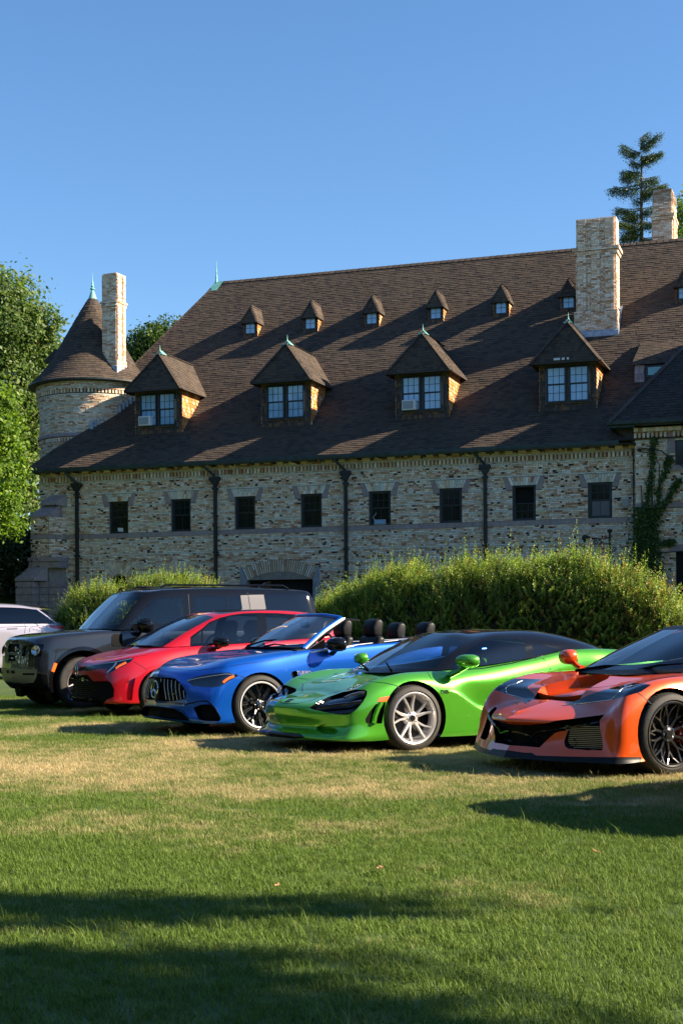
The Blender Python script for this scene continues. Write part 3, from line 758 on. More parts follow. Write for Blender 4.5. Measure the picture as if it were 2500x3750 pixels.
for za, zb_, r in ((9.6, 9.76, 2.44), (11.70, 11.90, 2.50)):
    t = math.pi*.9
    while t < math.pi*2.05:
        t1 = t+.085/r; c = bcol(); g.add([(r*math.cos(t), r*math.sin(t), za), (r*math.cos(t1), r*math.sin(t1), za), (r*math.cos(t1), r*math.sin(t1), zb_), (r*math.cos(t), r*math.sin(t), zb_), ((r-.1)*math.cos(t1), (r-.1)*math.sin(t1), za), ((r-.1)*math.cos(t1), (r-.1)*math.sin(t1), zb_)], [(0, 1, 2, 3), (1, 4, 5, 2)], c); t += .155/r
g.build('brickwork', M['brick'], tw, kind='stuff')
g = G(); g.lathe([(2.36, 9.80), (2.47, 9.81), (2.47, 9.90), (2.42, 9.96), (2.3, 9.97)], seg=64, col=SS); g.build('stone_band', M['sandstone'], tw, smooth=True)
CONE = [(2.86, 12.27), (2.46, 12.66), (1.99, 13.22), (1.4, 14.24), (.89, 15.15), (.49, 15.86), (.18, 16.35)]
g = G(); g.lathe([(2.3, 12.2), (2.86, 12.20)]+CONE+[(.0, 16.4)], seg=48); tr_ = g.build('roof', M['darkwood'], tower, smooth=True)
g = G()
for (r0, z0), (r1, z1) in zip(CONE, CONE[1:]):
    L = math.hypot(r1-r0, z1-z0); n_ = max(1, round(L/.14))
    for i in range(n_):
        ra, za = r0+(r1-r0)*i/n_, z0+(z1-z0)*i/n_; rb, zb_ = r0+(r1-r0)*(i+1.05)/n_, z0+(z1-z0)*(i+1.05)/n_
        t = math.pi*.8+random.uniform(0, .1); nx_, nz_ = (z1-z0)/L, (r0-r1)/L
        while t < math.pi*2.2:
            dt = random.uniform(.16, .28)/max(ra, .25); t1 = t+dt-.006/ra; th = random.uniform(.012, .024)
            pts = []
            for (rr, zz, o) in ((ra, za, th), (rb, zb_, .003)):
                for a in (t, t1): pts.append(((rr+nx_*o)*math.cos(a), (rr+nx_*o)*math.sin(a), zz+nz_*o))
            pts += [((ra-.004)*math.cos(a), (ra-.004)*math.sin(a), za-.004) for a in (t, t1)]
            g.add(pts, [(0, 1, 3, 2), (4, 5, 1, 0)], shcol()); t += dt
g.build('roof_shingles', M['shingle'], tr_, kind='stuff')
g = G(); g.lathe([(.22, 16.28), (.17, 16.40), (.08, 16.66), (.05, 16.72), (.11, 16.76), (.11, 16.80), (.05, 16.84), (.08, 16.90), (.04, 16.97), (.035, 17.1), (.015, 17.15), (.01, 17.5)], seg=14); g.build('finial', M['copper'], tower, smooth=35)
g = G(); g.lathe([(2.80, 12.20), (2.90, 12.22), (2.90, 12.27), (2.84, 12.28)], seg=48); g.build('gutter', M['gutter'], tower, smooth=True)
core, g = stack('', '', '', tower, None, 0, [(12.3, 13.2, .40, .38), (13.2, 15.58, .35, .33), (15.58, 15.72, .39, .37), (15.72, 15.82, .43, .41), (15.82, 17.04, .34, .32)])
for z0, z1 in ((13.2, 15.6), (15.82, 17.0)): brick_box(g, -.40, .40, -.30, -.12, z0, z1); brick_box(g, -.40, .40, .12, .30, z0, z1)
rzc = R(-6)
tc = put(core, g, tower, (1.62, -1.02, 0), rzc)
g = G(); g.box(-.46, .46, -.46, .46, 12.0, 12.90); g.build('lead_flashing', M['lead'], tc)
# stepped lead where the main roof meets the tower
g = G()
for i in range(14):
    f = i/13; u = -12.0+1.45*f; n = 1.55+1.5*f; g.box(u-TC[0]-.09, u-TC[0]+.09, n-TC[1]-.05, n-TC[1]+.05, zroof(n)-.1, zroof(n)+.28)
g.build('stepped_flashing', M['lead'], tower)
# little dormer at the back left of the cone
g = G(); g.prism([(-2.4, 13.6), (-1.5, 13.6), (-1.5, 14.05), (-1.75, 14.15)], 1, -.3, .3); g.build('cone_dormer', M['darkwood'], tower)
# ================================================================ ground, grass
def smooth(a, b, x): t = min(1, max(0, (x-a)/(b-a))); return t*t*(3-2*t)
def gz(x, y):
    h = 1.5*smooth(41, 55, y)+2.0*smooth(-12, -14.5, x)*smooth(57.5, 64, y)
    return h
def grass_mat(name, blades):
    m = bpy.data.materials.new(name); m.use_nodes = True
    t = m.node_tree; n = t.nodes; L = t.links.new; b = n['Principled BSDF']
    g = n.new('ShaderNodeNewGeometry'); sp = n.new('ShaderNodeSeparateXYZ'); L(g.outputs['Position'], sp.inputs[0])
    def nz(sc, det=4):
        q = n.new('ShaderNodeTexNoise'); q.inputs['Scale'].default_value = sc; q.inputs['Detail'].default_value = det
        mp = n.new('ShaderNodeMapping'); mp.inputs['Scale'].default_value = (1, 1, 0); L(g.outputs['Position'], mp.inputs[0]); L(mp.outputs[0], q.inputs['Vector']); return q.outputs['Fac']
    def mth(op, a, c, clamp=False):
        q = n.new('ShaderNodeMath'); q.operation = op; q.use_clamp = clamp
        for i, v in enumerate((a, c)):
            if isinstance(v, (int, float)): q.inputs[i].default_value = v
            else: L(v, q.inputs[i])
        return q.outputs[0]
    def rmp(v, pts):
        q = n.new('ShaderNodeValToRGB'); q.color_ramp.interpolation = 'EASE'
        e = q.color_ramp.elements
        e[0].position, e[0].color = pts[0][0], (pts[0][1],)*3+(1,); e[1].position, e[1].color = pts[-1][0], (pts[-1][1],)*3+(1,)
        for p, c in pts[1:-1]: k = e.new(p); k.color = (c,)*3+(1,)
        L(v, q.inputs[0]); return q.outputs[0]
    yy = mth('MULTIPLY', sp.outputs['Y'], 1/30.)
    # worn dry lawn in front of and between the cars, fresh grass nearer
    dry = rmp(yy, [(0, .02), (.24, .08), (.30, .28), (.36, .52), (.42, .66), (.48, .60), (.56, .40), (.66, .30), (.85, .15), (1, -.3)])  # last stop swaps straw for dark green, shade put into the far ground
    a = mth('MULTIPLY', nz(.45, 3), 2.0); a2 = mth('MULTIPLY', nz(4, 4), 1.2); a3 = mth('MULTIPLY', nz(45, 2), 1.3)
    s = mth('ADD', mth('ADD', a, a2), a3); s = mth('SUBTRACT', s, 2.25)
    f = mth('ADD', dry, s); f = mth('MULTIPLY', mth('SUBTRACT', f, .25), 1.6, True)
    mx = n.new('ShaderNodeMix'); mx.data_type = 'RGBA'
    L(f, mx.inputs['Factor'])
    mx.inputs['A'].default_value = (.120, .190, .028, 1); mx.inputs['B'].default_value = (.52, .42, .22, 1)
    if not blades: mx.inputs['A'].default_value = (.050, .085, .014, 1); mx.inputs['B'].default_value = (.26, .21, .10, 1)
    v = n.new('ShaderNodeVectorMath'); v.operation = 'SCALE'; L(mx.outputs['Result'], v.inputs[0])
    k = mth('ADD', mth('MULTIPLY', nz(140, 2), 1.1), .45); L(k, v.inputs['Scale']); L(v.outputs[0], b.inputs['Base Color'])
    b.inputs['Roughness'].default_value = .65; b.inputs['Specular IOR Level'].default_value = .25
    if blades:
        tr = n.new('ShaderNodeBsdfTranslucent'); L(v.outputs[0], tr.inputs[0]); ms = n.new('ShaderNodeMixShader'); ms.inputs[0].default_value = .35
        L(b.outputs[0], ms.inputs[1]); L(tr.outputs[0], ms.inputs[2]); L(ms.outputs[0], n['Material Output'].inputs[0])
    return m
xs = np.unique(np.concatenate([np.linspace(-900, -40, 14), np.linspace(-40, 40, 41), np.linspace(40, 900, 14)]))
ys = np.unique(np.concatenate([np.linspace(-300, 0, 8), np.linspace(0, 90, 46), np.linspace(90, 1500, 14)]))
g = G(); nx = len(xs)
g.v = [(x, y, gz(x, y)) for y in ys for x in xs]
for j in range(len(ys)-1):
    for i in range(nx-1): g.f.append([j*nx+i, j*nx+i+1, (j+1)*nx+i+1, (j+1)*nx+i]); g.c.append((0, 0, 0)); g.m.append(0)
g.build('ground', grass_mat('lawn_soil', False), smooth=True, kind='structure')

# one tuft of blades; instanced over the lawn the camera can see
def tuft(nb, rad, hmin, hmax, w, seed):
    r = np.random.default_rng(seed); V = []; F = []
    for i in range(nb):
        a, d = r.uniform(0, 6.283), rad*math.sqrt(r.uniform()); x, y = d*math.cos(a), d*math.sin(a); h = r.uniform(hmin, hmax)
        b = r.uniform(0, 6.283); lean = h*r.uniform(.2, 1.5); dx, dy = math.cos(b), math.sin(b); px, py = -dy*w/2, dx*w/2
        k = len(V)
        V += [(x-px, y-py, -.003), (x+px, y+py, -.003), (x+dx*lean*.35+px*.8, y+dy*lean*.35+py*.8, h*.6), (x+dx*lean*.35-px*.8, y+dy*lean*.35-py*.8, h*.6), (x+dx*lean, y+dy*lean, h)]
        F += [(k, k+1, k+2, k+3), (k+3, k+2, k+4)]
    return V, F
gm = grass_mat('grass_blades', True)
tuft_meshes = []
for i in range(4):
    V, F = tuft(95, .085, .010, .030, .0031, 50+i); me = bpy.data.meshes.new('grass_tuft'); me.from_pydata(V, [], F); me.materials.append(gm); tuft_meshes.append(me)
V, F = tuft(9, .05, .05, .10, .0036, 77); me = bpy.data.meshes.new('grass_tuft_tall'); me.from_pydata(V, [], F); me.materials.append(gm); tuft_meshes.append(me)
pts = []; 
y = 4.0
while y < 27:
    step = .085 if y < 9 else (.10 if y < 16 else .14)
    half = .26*y+.8; n_ = int(2*half/step)
    for i in range(n_): pts.append((-half+i*step+random.uniform(-.05, .05), y+random.uniform(-.05, .05)))
    y += step
def grass_gn(name, P, me, smin, smax, seed):
    base = bpy.data.meshes.new(name); base.from_pydata([(x, y, gz(x, y)) for x, y in P], [], [])
    o = bpy.data.objects.new(name, base); COL.objects.link(o)
    ng = bpy.data.node_groups.new(name, 'GeometryNodeTree')
    ng.interface.new_socket('Geometry', in_out='INPUT', socket_type='NodeSocketGeometry'); ng.interface.new_socket('Geometry', in_out='OUTPUT', socket_type='NodeSocketGeometry')
    N = ng.nodes; gi = N.new('NodeGroupInput'); go = N.new('NodeGroupOutput')
    m2p = N.new('GeometryNodeMeshToPoints'); iop = N.new('GeometryNodeInstanceOnPoints'); oi = N.new('GeometryNodeObjectInfo')
    src = bpy.data.objects.new(name+'_blades', me); oi.inputs[0].default_value = src
    rr = N.new('FunctionNodeRandomValue'); rr.data_type = 'FLOAT_VECTOR'; rr.inputs[0].default_value = (-.12, -.12, 0); rr.inputs[1].default_value = (.12, .12, 6.283); rr.inputs['Seed'].default_value = seed
    rs = N.new('FunctionNodeRandomValue'); rs.data_type = 'FLOAT'; rs.inputs[2].default_value = smin; rs.inputs[3].default_value = smax; rs.inputs['Seed'].default_value = seed+5
    l = ng.links.new
    l(gi.outputs[0], m2p.inputs[0]); l(m2p.outputs[0], iop.inputs['Points']); l(oi.outputs['Geometry'], iop.inputs['Instance'])
    l(rr.outputs[0], iop.inputs['Rotation']); l(rs.outputs[1], iop.inputs['Scale']); l(iop.outputs[0], go.inputs[0])
    md = o.modifiers.new('scatter', 'NODES'); md.node_group = ng
    return o
random.shuffle(pts)
for i in range(4):
    tag(grass_gn('grass', pts[i::4], tuft_meshes[i], .75, 1.25, 3+i), 'short mown lawn grass, straw coloured in the worn patches', 'grass', kind='stuff')
tall = [(random.uniform(-.26, .26)*y_, y_) for y_ in [random.uniform(4.2, 20) for _ in range(800)]]
tag(grass_gn('grass', tall, tuft_meshes[4], .6, 1.2, 31), 'scattered taller grass stems standing above the mown lawn', 'grass', kind='stuff')

# ---------------- leaf clouds
def leaf_cloud(C, N, size, cols, aspect=.5, droop=0, sd=1):
    """C centres (n,3), N outward-ish direction (n,3)"""
    r = np.random.default_rng(sd); n = len(C)
    d = N+r.normal(0, .7, (n, 3)); d /= np.linalg.norm(d, axis=1)[:, None]+1e-9
    a = r.normal(0, 1, (n, 3)); a[:, 2] -= droop; a -= d*(a*d).sum(1)[:, None]; a /= np.linalg.norm(a, axis=1)[:, None]+1e-9
    b = np.cross(d, a); s = size*r.uniform(.6, 1.4, n)[:, None]
    p0 = C-a*s*.5; p1 = C+b*s*aspect*.5; p2 = C+a*s*.5; p3 = C-b*s*aspect*.5
    V = np.stack([p0, p1, p2, p3], 1).reshape(-1, 3); F = np.arange(4*n).reshape(-1, 4)
    cc = np.array(cols)[r.integers(0, len(cols), n)]*r.uniform(.75, 1.25, n)[:, None]
    return V, F, cc
def blob_pts(r, n, c, rad, shell=.55):
    d = r.normal(0, 1, (n, 3)); d /= np.linalg.norm(d, axis=1)[:, None]; k = shell+(1-shell)*r.uniform(0, 1, n)**.6
    return np.array(c)+d*np.array(rad)*k[:, None], d
def broadleaf(name, label, x, y, h, blobs, cols, n, size, sd, trunk=.35, group=None):
    t = thing(name, label, 'tree', (x, y, gz(x, y)), 0, group); r = np.random.default_rng(sd)
    g = G(); g.tube([(0, 0, -.2), (.1, 0, h*.25), (-.1, .1, h*.5), (0, 0, h*.8)], [trunk, trunk*.8, trunk*.5, trunk*.12], 10)
    tr = g.build('trunk', M['bark'], t, smooth=True)
    g = G()
    for b in blobs[::2]:
        c = Vector(b[0]); z0 = min(h*.5, max(h*.2, c.z*.5)); g.tube([(0, 0, z0), tuple(Vector((0, 0, z0)).lerp(c, .5)+Vector((0, 0, .3))), tuple(c)], [trunk*.4, trunk*.22, trunk*.05], 6)
    g.build('limbs', M['bark'], tr)
    # each lobe breaks into twig clumps
    P = []; D = []; tot = sum(b[1][0]*b[1][2] for b in blobs)
    for c, rad in blobs:
        k = int(n*rad[0]*rad[2]/tot); nc = max(6, k//45)
        cc, cd = blob_pts(r, nc, c, rad, .62)
        for q, dd in zip(cc, cd):
            m_ = k//nc; o = r.normal(0, 1, (m_, 3))*np.array((.36, .36, .26))*(.6+.9*r.uniform())*(.6+.4*min(rad)/2); P.append(q+o); D.append(np.tile(dd+np.array((0, 0, .35)), (m_, 1)))
    P = np.concatenate(P); D = np.concatenate(D)
    V, F, cc = leaf_cloud(P, D, size, cols, .55, .3, sd)
    tris_mesh('crown', V, F, cc, M['leaf'], t)
    return t
def pxw(px, py, Y): return ((px-1250)/5208*Y, Y, 1.18+(2315-py)/5208*Y)
def blobs_px(lst, Y, x, y):
    o = []
    for px, py, r, ry in lst: a = pxw(px, py, Y); o.append(((a[0]-x, random.uniform(-1.2, 1.2), a[2]-gz(x, y)), (r, r*.9, ry)))
    return o
Y = 78; x0 = pxw(-60, 0, Y)[0]
broadleaf('oak_tree', 'tall dark green oak tree at the left edge behind the round tower', x0, Y, 19,
    blobs_px([(-80, 1180, 3, 2.6), (20, 1130, 2.4, 2.2), (70, 1230, 2.2, 2), (150, 1270, 1.3, 1.3), (185, 1200, .8, .9), (120, 1170, 1.1, 1), (30, 1350, 2.8, 2.4), (130, 1400, 1.7, 2.0), (100, 1550, 2.0, 2.4), (-20, 1080, 1.9, 1.3), (20, 1600, 3, 3), (60, 1780, 2.6, 3), (120, 1700, 1.6, 2.4), (-90, 1480, 4, 4), (185, 1245, .7, .7), (110, 1480, 1.8, 2)], Y, x0, Y),
    [(.08, .14, .03), (.11, .17, .04), (.06, .11, .025), (.14, .19, .04)], 62000, .23, 5, .5)
Y = 56; x0 = pxw(-60, 0, Y)[0]
broadleaf('maple_tree', 'bright yellow green maple at the left edge in front of the taller oak', x0, Y, 11,
    blobs_px([(-70, 1490, 1.1, 1.0), (5, 1480, .45, .5), (5, 1560, .6, .6), (-30, 1620, .9, .9), (12, 1680, .5, .6), (-40, 1750, 1.1, 1.1), (10, 1760, .5, .5), (8, 1840, .5, .5), (-40, 1860, 1.0, .7), (10, 1910, .5, .3)], Y, x0, Y),
    [(.12, .21, .016), (.16, .25, .02), (.08, .16, .015), (.05, .11, .015)], 42000, .17, 6, .3)
Y = 92; x0 = pxw(540, 0, Y)[0]
broadleaf('distant_tree', 'dark green rounded treetop showing between the round tower and the main roof', x0, Y, 17,
    blobs_px([(520, 1290, 1.5, 1.2), (560, 1270, 1.7, 1.4), (600, 1250, 1.4, 1.2), (640, 1240, 1.6, 1.3), (500, 1340, 1.8, 1.6), (580, 1350, 2.2, 2), (480, 1310, .9, .8)], Y, x0, Y),
    [(.06, .11, .02), (.09, .14, .03), (.035, .07, .015)], 16000, .24, 8, .3)
Y = 88; x0 = pxw(2520, 0, Y)[0]
broadleaf('garden_tree', 'bright green tree behind the rear chimney at the right edge', x0, Y, 26,
    blobs_px([(2520, 820, 1.2, 1.4), (2530, 770, 1.0, 1.0), (2545, 870, 1.6, 1.2), (2600, 800, 2, 2)], Y, x0, Y), [(.10, .18, .02), (.14, .22, .03)], 6000, .2, 9, .3)
Y = 62; x0 = pxw(20, 0, Y)[0]
broadleaf('yew_shrub', 'dark dense yew shrub under the maple left of the buttress', x0, Y, 4.5,
    blobs_px([(20, 2040, 1.5, 1.3), (70, 2030, 1.0, 1.4), (-40, 2030, 2, 1.5), (100, 2060, .6, 1.2), (50, 1970, 1.1, .8), (10, 1980, 1.3, .8), (90, 2110, .6, .6)], Y, x0, Y), [(.02, .04, .018), (.028, .05, .022), (.035, .06, .02)], 16000, .16, 12, .2)
g_ = bpy.data.objects[-1] if False else None

# spruce behind the roof
def spruce(label, px, Y, ztop, zbot, levels, sd):
    x = pxw(px, 0, Y)[0]; t = thing('spruce_tree', label, 'tree', (x, Y, gz(x, Y))); r = random.Random(sd)
    z0 = gz(x, Y); H = ztop-z0
    g = G(); g.tube([(0, 0, 0), (0, 0, H*.5), (.1, 0, H*.97)], [.42, .28, .04], 9); g.build('trunk', M['bark'], t, smooth=True)
    P = []; D = []; g = G()
    for (z, side, L, rise) in levels:
        zz = z-z0; a = 0 if side > 0 else math.pi; a += r.uniform(-.5, .5)
        e = []
        for k in range(7): f = k/6; e.append(Vector((math.cos(a)*L*f, math.sin(a)*L*f, zz+rise*f-.35*math.sin(f*2.2)*L*.2+.1*f*f*L)))
        g.tube([tuple(q) for q in e], [.05*(1-f/7.) for f in range(7)], 5)
        for k in range(int(L*30)):
            f = r.uniform(.12, 1); q = e[min(5, int(f*6))].lerp(e[min(6, int(f*6)+1)], f*6-int(f*6)); sd_ = r.uniform(-.45, .45)*(1.1-f)*L*.5
            c = q+Vector((-math.sin(a)*sd_, math.cos(a)*sd_, -abs(sd_)*.2-r.uniform(0, .10)))
            for _ in range(26):
                P.append((c.x+r.gauss(0, .13), c.y+r.gauss(0, .13), c.z-abs(r.gauss(0, .22)))); D.append((0, 0, 1))
    g.build('limbs', M['bark'], t)
    V, F, cc = leaf_cloud(np.array(P), np.array(D, float), .10, [(.05, .10, .03), (.075, .12, .035), (.11, .13, .035), (.04, .075, .025)], .4, .8, sd)
    tris_mesh('crown', V, F, cc, M['needle'], t)
Y = 90
def zz_(py): return 1.18+(2310-py)/5208*Y
lv = []
for py, s, wpx, rise in [(545, 1, 80, .9), (560, -1, 90, .5), (520, 1, 40, .5), (585, 1, 55, .2), (610, -1, 35, .3), (600, 1, 90, .5), (640, -1, 60, .2), (665, 1, 75, .2), (685, -1, 125, 0), (690, 1, 105, .3), (655, -1, 80, .2), (715, 1, 50, .1), (735, -1, 30, .2), (770, -1, 95, 0), (770, 1, 60, .1), (800, -1, 70, -.1), (810, -1, 100, -.1), (820, 1, 60, -.1), (850, -1, 70, -.2), (870, -1, 95, -.2), (870, 1, 60, 0), (895, -1, 60, -.2), (900, -1, 90, -.2), (900, 1, 70, 0), (930, -1, 110, 0), (930, 1, 90, 0), (960, -1, 110, 0), (960, 1, 90, 0)]:
    for _ in range(2): lv.append((zz_(py)+random.uniform(-.2, .2), s, wpx/5208*Y*random.uniform(.75, 1), rise))
spruce('sparse dark spruce rising behind the roof between the two chimneys', 2352, Y, zz_(515), 2, lv, 4)

# ---------------- hedges
def hedge(name, label, path, n, hcols, sd, lean=(.15, 0)):
    """path: list of (px, Y, top py): spine of the hedge"""
    pts = [(pxw(px, 0, Y)[0], Y, pxw(0, py, Y)[2]) for px, Y, py in path]
    x0, y0 = pts[0][0], pts[0][1]
    t = thing(name, label, 'hedge', (x0, y0, 0))
    r = np.random.default_rng(sd)
    P = np.array(pts); seg = np.linalg.norm(np.diff(P[:, :2], axis=0), axis=1); cum = np.concatenate([[0], np.cumsum(seg)])
    def at(s):
        return np.stack([np.interp(s, cum, P[:, 0]), np.interp(s, cum, P[:, 1]), np.interp(s, cum, P[:, 2])], 1)
    W = 1.15
    # solid dark filler, so nothing shows through between the shoots
    g = G(); K = 40; J = 14
    for i in range(K+1):
        q = at(np.array([cum[-1]*i/K]))[0]
        for j in range(J+1):
            a = math.pi*j/J; nz_ = 1+.12*math.sin(i*1.3+j*2.1)+.08*math.sin(i*3.7-j)
            e = 1-.75*(abs(2*i/K-1)**6)
            h = (q[2]-.55)*e
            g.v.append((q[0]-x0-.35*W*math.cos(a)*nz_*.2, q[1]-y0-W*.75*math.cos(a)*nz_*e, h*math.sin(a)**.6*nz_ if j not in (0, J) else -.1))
    for i in range(K):
        for j in range(J): g.f.append([i*(J+1)+j, (i+1)*(J+1)+j, (i+1)*(J+1)+j+1, i*(J+1)+j+1]); g.c.append((0, 0, 0)); g.m.append(0)
    g.build('inner_filler', M['hedge_core'], t)
    # leafy shoots
    s = r.uniform(0, cum[-1], n); q = at(s); e = 1-.7*np.abs(2*s/cum[-1]-1)**8
    a = r.uniform(.02, math.pi*.93, n)                               # 0 = toward camera at ground
    clump = .5+.5*np.sin(s*3.6+2*np.sin(s*1.3)+a*2)*np.cos(a*5+s*2.9+1.5*np.sin(s*2.1))
    top = (q[:, 2]-.22+(clump-.5)*.62+r.normal(0, .07, n))*e
    bx = q[:, 0]+r.normal(0, .05, n); by = q[:, 1]-W*np.cos(a)*(.74+.36*clump)*e; bz = np.maximum(top, .4)*np.sin(a)**.55+r.normal(0, .05, n)
    B = np.stack([bx-x0, by-y0, bz-.18], 1)
    tall = (r.uniform(0, 1, n) > .88)&(np.sin(a) > .6)
    up = np.stack([r.normal(lean[0], .55, n)*(1-.5*tall), -np.cos(a)*.9+r.normal(0, .35, n), .35+.9*np.sin(a)+r.normal(0, .25, n)+tall*.6], 1); up /= np.linalg.norm(up, axis=1)[:, None]
    L = r.uniform(.12, .30, n)*(.7+.6*np.sin(a)); L = L+tall*r.uniform(.1, .42, n)
    NL = 20
    k = np.arange(NL)/NL; ang = k*NL*2.4
    C = B[:, None, :]+up[:, None, :]*(L[:, None]*k[None, :])[:, :, None]
    side = np.cross(up, r.normal(0, 1, (n, 3))); side /= np.linalg.norm(side, axis=1)[:, None]; s2 = np.cross(up, side)
    dirs = side[:, None, :]*np.cos(ang)[None, :, None]+s2[:, None, :]*np.sin(ang)[None, :, None]+up[:, None, :]*.9
    dirs /= np.linalg.norm(dirs, axis=2)[:, :, None]
    ln = (.050*(1-.45*k))[None, :]*r.uniform(.8, 1.25, (n, 1))
    tip = C+dirs*ln[:, :, None]; wv = np.cross(dirs, up[:, None, :]); wv /= np.linalg.norm(wv, axis=2)[:, :, None]+1e-9; wv *= (ln*.26)[:, :, None]; mid = (C+tip)/2
    V = np.stack([C, mid+wv, tip, mid-wv], 2).reshape(-1, 3); F = np.arange(len(V)).reshape(-1, 4)
    cols = np.array(hcols); base = cols[r.integers(0, len(cols), n)]
    warm = (r.uniform(0, 1, n) < .06+.10*(s/cum[-1] > .78)*(len(path) > 5))[:, None]; base = np.where(warm, np.array((.26, .17, .03)), base)
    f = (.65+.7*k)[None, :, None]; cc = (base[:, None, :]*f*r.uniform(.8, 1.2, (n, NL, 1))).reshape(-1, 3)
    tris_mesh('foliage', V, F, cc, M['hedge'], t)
    # bare stems
    g = G()
    for i in range(90):
        c = Vector(B[r.integers(0, n)]); dd = Vector((r.normal(0, .5), -.3, r.uniform(.3, 1))); g.tube([tuple(c), tuple(c+dd*.25+Vector((0, -.05, 0))), tuple(c+dd*.55)], [.008, .006, .003], 4)
    g.build('bare_twigs', M['paintwood'], t)
    return t
HC = [(.20, .28, .04), (.26, .34, .05), (.15, .23, .03), (.09, .15, .03), (.30, .37, .07)]
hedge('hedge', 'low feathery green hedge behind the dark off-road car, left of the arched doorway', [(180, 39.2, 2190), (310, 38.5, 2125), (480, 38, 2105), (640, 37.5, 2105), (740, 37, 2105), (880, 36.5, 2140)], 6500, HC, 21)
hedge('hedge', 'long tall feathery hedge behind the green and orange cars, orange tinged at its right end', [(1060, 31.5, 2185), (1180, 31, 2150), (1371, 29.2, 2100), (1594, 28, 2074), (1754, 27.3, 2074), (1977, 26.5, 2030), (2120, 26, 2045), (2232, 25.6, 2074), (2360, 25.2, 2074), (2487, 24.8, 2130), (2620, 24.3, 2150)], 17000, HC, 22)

# ---------------- ivy, cables, iron lamp bracket, electric box
iv = thing('ivy', 'dark green climbing ivy in the corner where the wing meets the main front', 'ivy', wfac(11.9, -.55, 2), -YAW)
r = np.random.default_rng(40); P = []
for i in range(5200):
    f = r.uniform(0, 1)**1.3; z = .4+3.3*f; wdt = .42*(1-.4*f); P.append((r.normal(.12, .30*(1-.25*f)), -.03-abs(r.normal(0, .08)), z))
for br in ([(0, 3.0), (.15, 3.8), (.3, 4.6), (.35, 5.6), (.42, 6.2)], [(.3, 2.9), (.75, 3.7), (1.1, 4.3), (1.3, 4.6)], [(.5, 2.3), (.9, 2.35), (1.1, 2.4)], [(.5, 3.3), (.6, 4.3), (.9, 5.2), (1.0, 5.5)]):
    for (a, b), (c, d) in zip(br, br[1:]):
        for _ in range(170): f = r.uniform(); P.append((a+(c-a)*f+r.normal(0, .07), -.02-abs(r.normal(0, .04)), b+(d-b)*f+r.normal(0, .06)))
P = np.array(P); V, F, cc = leaf_cloud(P, np.tile((0, -1., 0), (len(P), 1)), .085, [(.03, .07, .018), (.05, .10, .025), (.07, .12, .02)], .8, .3, 41)
tris_mesh('leaves', V, F, cc, M['ivy'], iv)
g = G()
for x in (.0, .2, .35): g.tube([(x, -.01, .2), (x+.05, -.02, 2.5), (x-.05, -.01, 4.5)], .02, 5)
g.build('stems', M['bark'], iv)
cb = thing('power_cable', 'black cables looping from the wall corner down past the ivy', 'cable', wfac(11.7, -.56, 7.8), -YAW)
g = G(); g.tube([(0, 0, .0), (.3, -.02, .05), (.9, -.3, -.1), (1.7, -.9, -.75), (2.6, -1.6, -1.6)], .022, 6); g.tube([(.05, 0, -.05), (.6, 0, -.15), (.82, 0, -.6), (.75, 0, -2.0), (.5, 0, -3.6), (.45, 0, -5.6)], .014, 5); g.tube([(.55, 0, -.2), (.56, 0, -3), (.55, 0, -5.6)], .012, 5); g.tube([(.2, 0, -3.7), (.8, -.1, -3.8), (1.8, -.2, -3.76)], .022, 5); g.tube([(-.08, .25, 0), (-.08, .25, -5.8)], .03, 6); g.tube([(-.2, .45, .3), (-.18, .45, -3), (-.2, .45, -5.6)], .02, 6)
g.build('wires', M['iron'], cb)
for x, z in ((.1, .0),): s_ = G(); s_.lathe([(.03, 0), (.08, .03), (.08, .08), (.03, .1)], (x, -.06, z-.05), seg=10); s_.build('insulator', M['iron'], cb)
g = G(); g.box(-.13, .13, -.06, 0, 0, .28); eb = g.build('electric_box', M['grey'], None, bevel=.01); eb.location = wfac(11.22, -.06, 5.78); eb.rotation_euler = (0, 0, -YAW); tag(eb, 'small pale grey electric box on the brick wall just left of the ivy', 'junction box')
lb = thing('iron_lamp_bracket', 'black wrought iron lamp bracket with scrolled arm rising from the hedge near the ivy', 'lamp bracket', wfac(10.72, -.7, 2.6), -YAW)
g = G(); g.tube([(0, 0, -.4), (0, 0, 2.2)], .045, 8); g.lathe([(.06, 2.2), (.10, 2.24), (.10, 2.28), (.03, 2.33)], seg=10); g.build('post', M['iron'], lb)
g = G(); g.tube([(-.03, 0, 2.02), (-.25, 0, 1.95), (-.5, 0, 1.98), (-.85, 0, 2.02)], .025, 6); g.tube([(-.03, 0, 1.78), (-.2, 0, 1.78), (-.42, 0, 1.95)], .02, 6)
def scroll(cx, cz, r0, turns, s=1): return [(cx+s*r0*(1-.7*t)*math.cos(6.283*turns*t), 0, cz+r0*(1-.7*t)*math.sin(6.283*turns*t)) for t in np.linspace(0, 1, 24)]
g.tube(scroll(-.30, 1.76, .10, 1.4), .018, 5); g.tube([(-.35, 0, 1.72), (-.45, 0, 1.6), (-.38, 0, 1.46)], .018, 5); g.tube(scroll(-.52, 1.84, .09, 1.3, -1), .018, 5); g.tube(scroll(.14, 1.55, .10, 1.3), .02, 5); g.tube([(.08, 0, 1.45), (.2, 0, 1.0)], .02, 5)
g.build('scrollwork', M['iron'], lb)
g = G(); g.lathe([(.02, .12), (.10, .08), (.12, 0), (.08, -.08), (.03, -.16), (.02, -.2)], (-.92, 0, 2.02), seg=12); g.build('lamp_holder', M['iron'], lb, smooth=True)
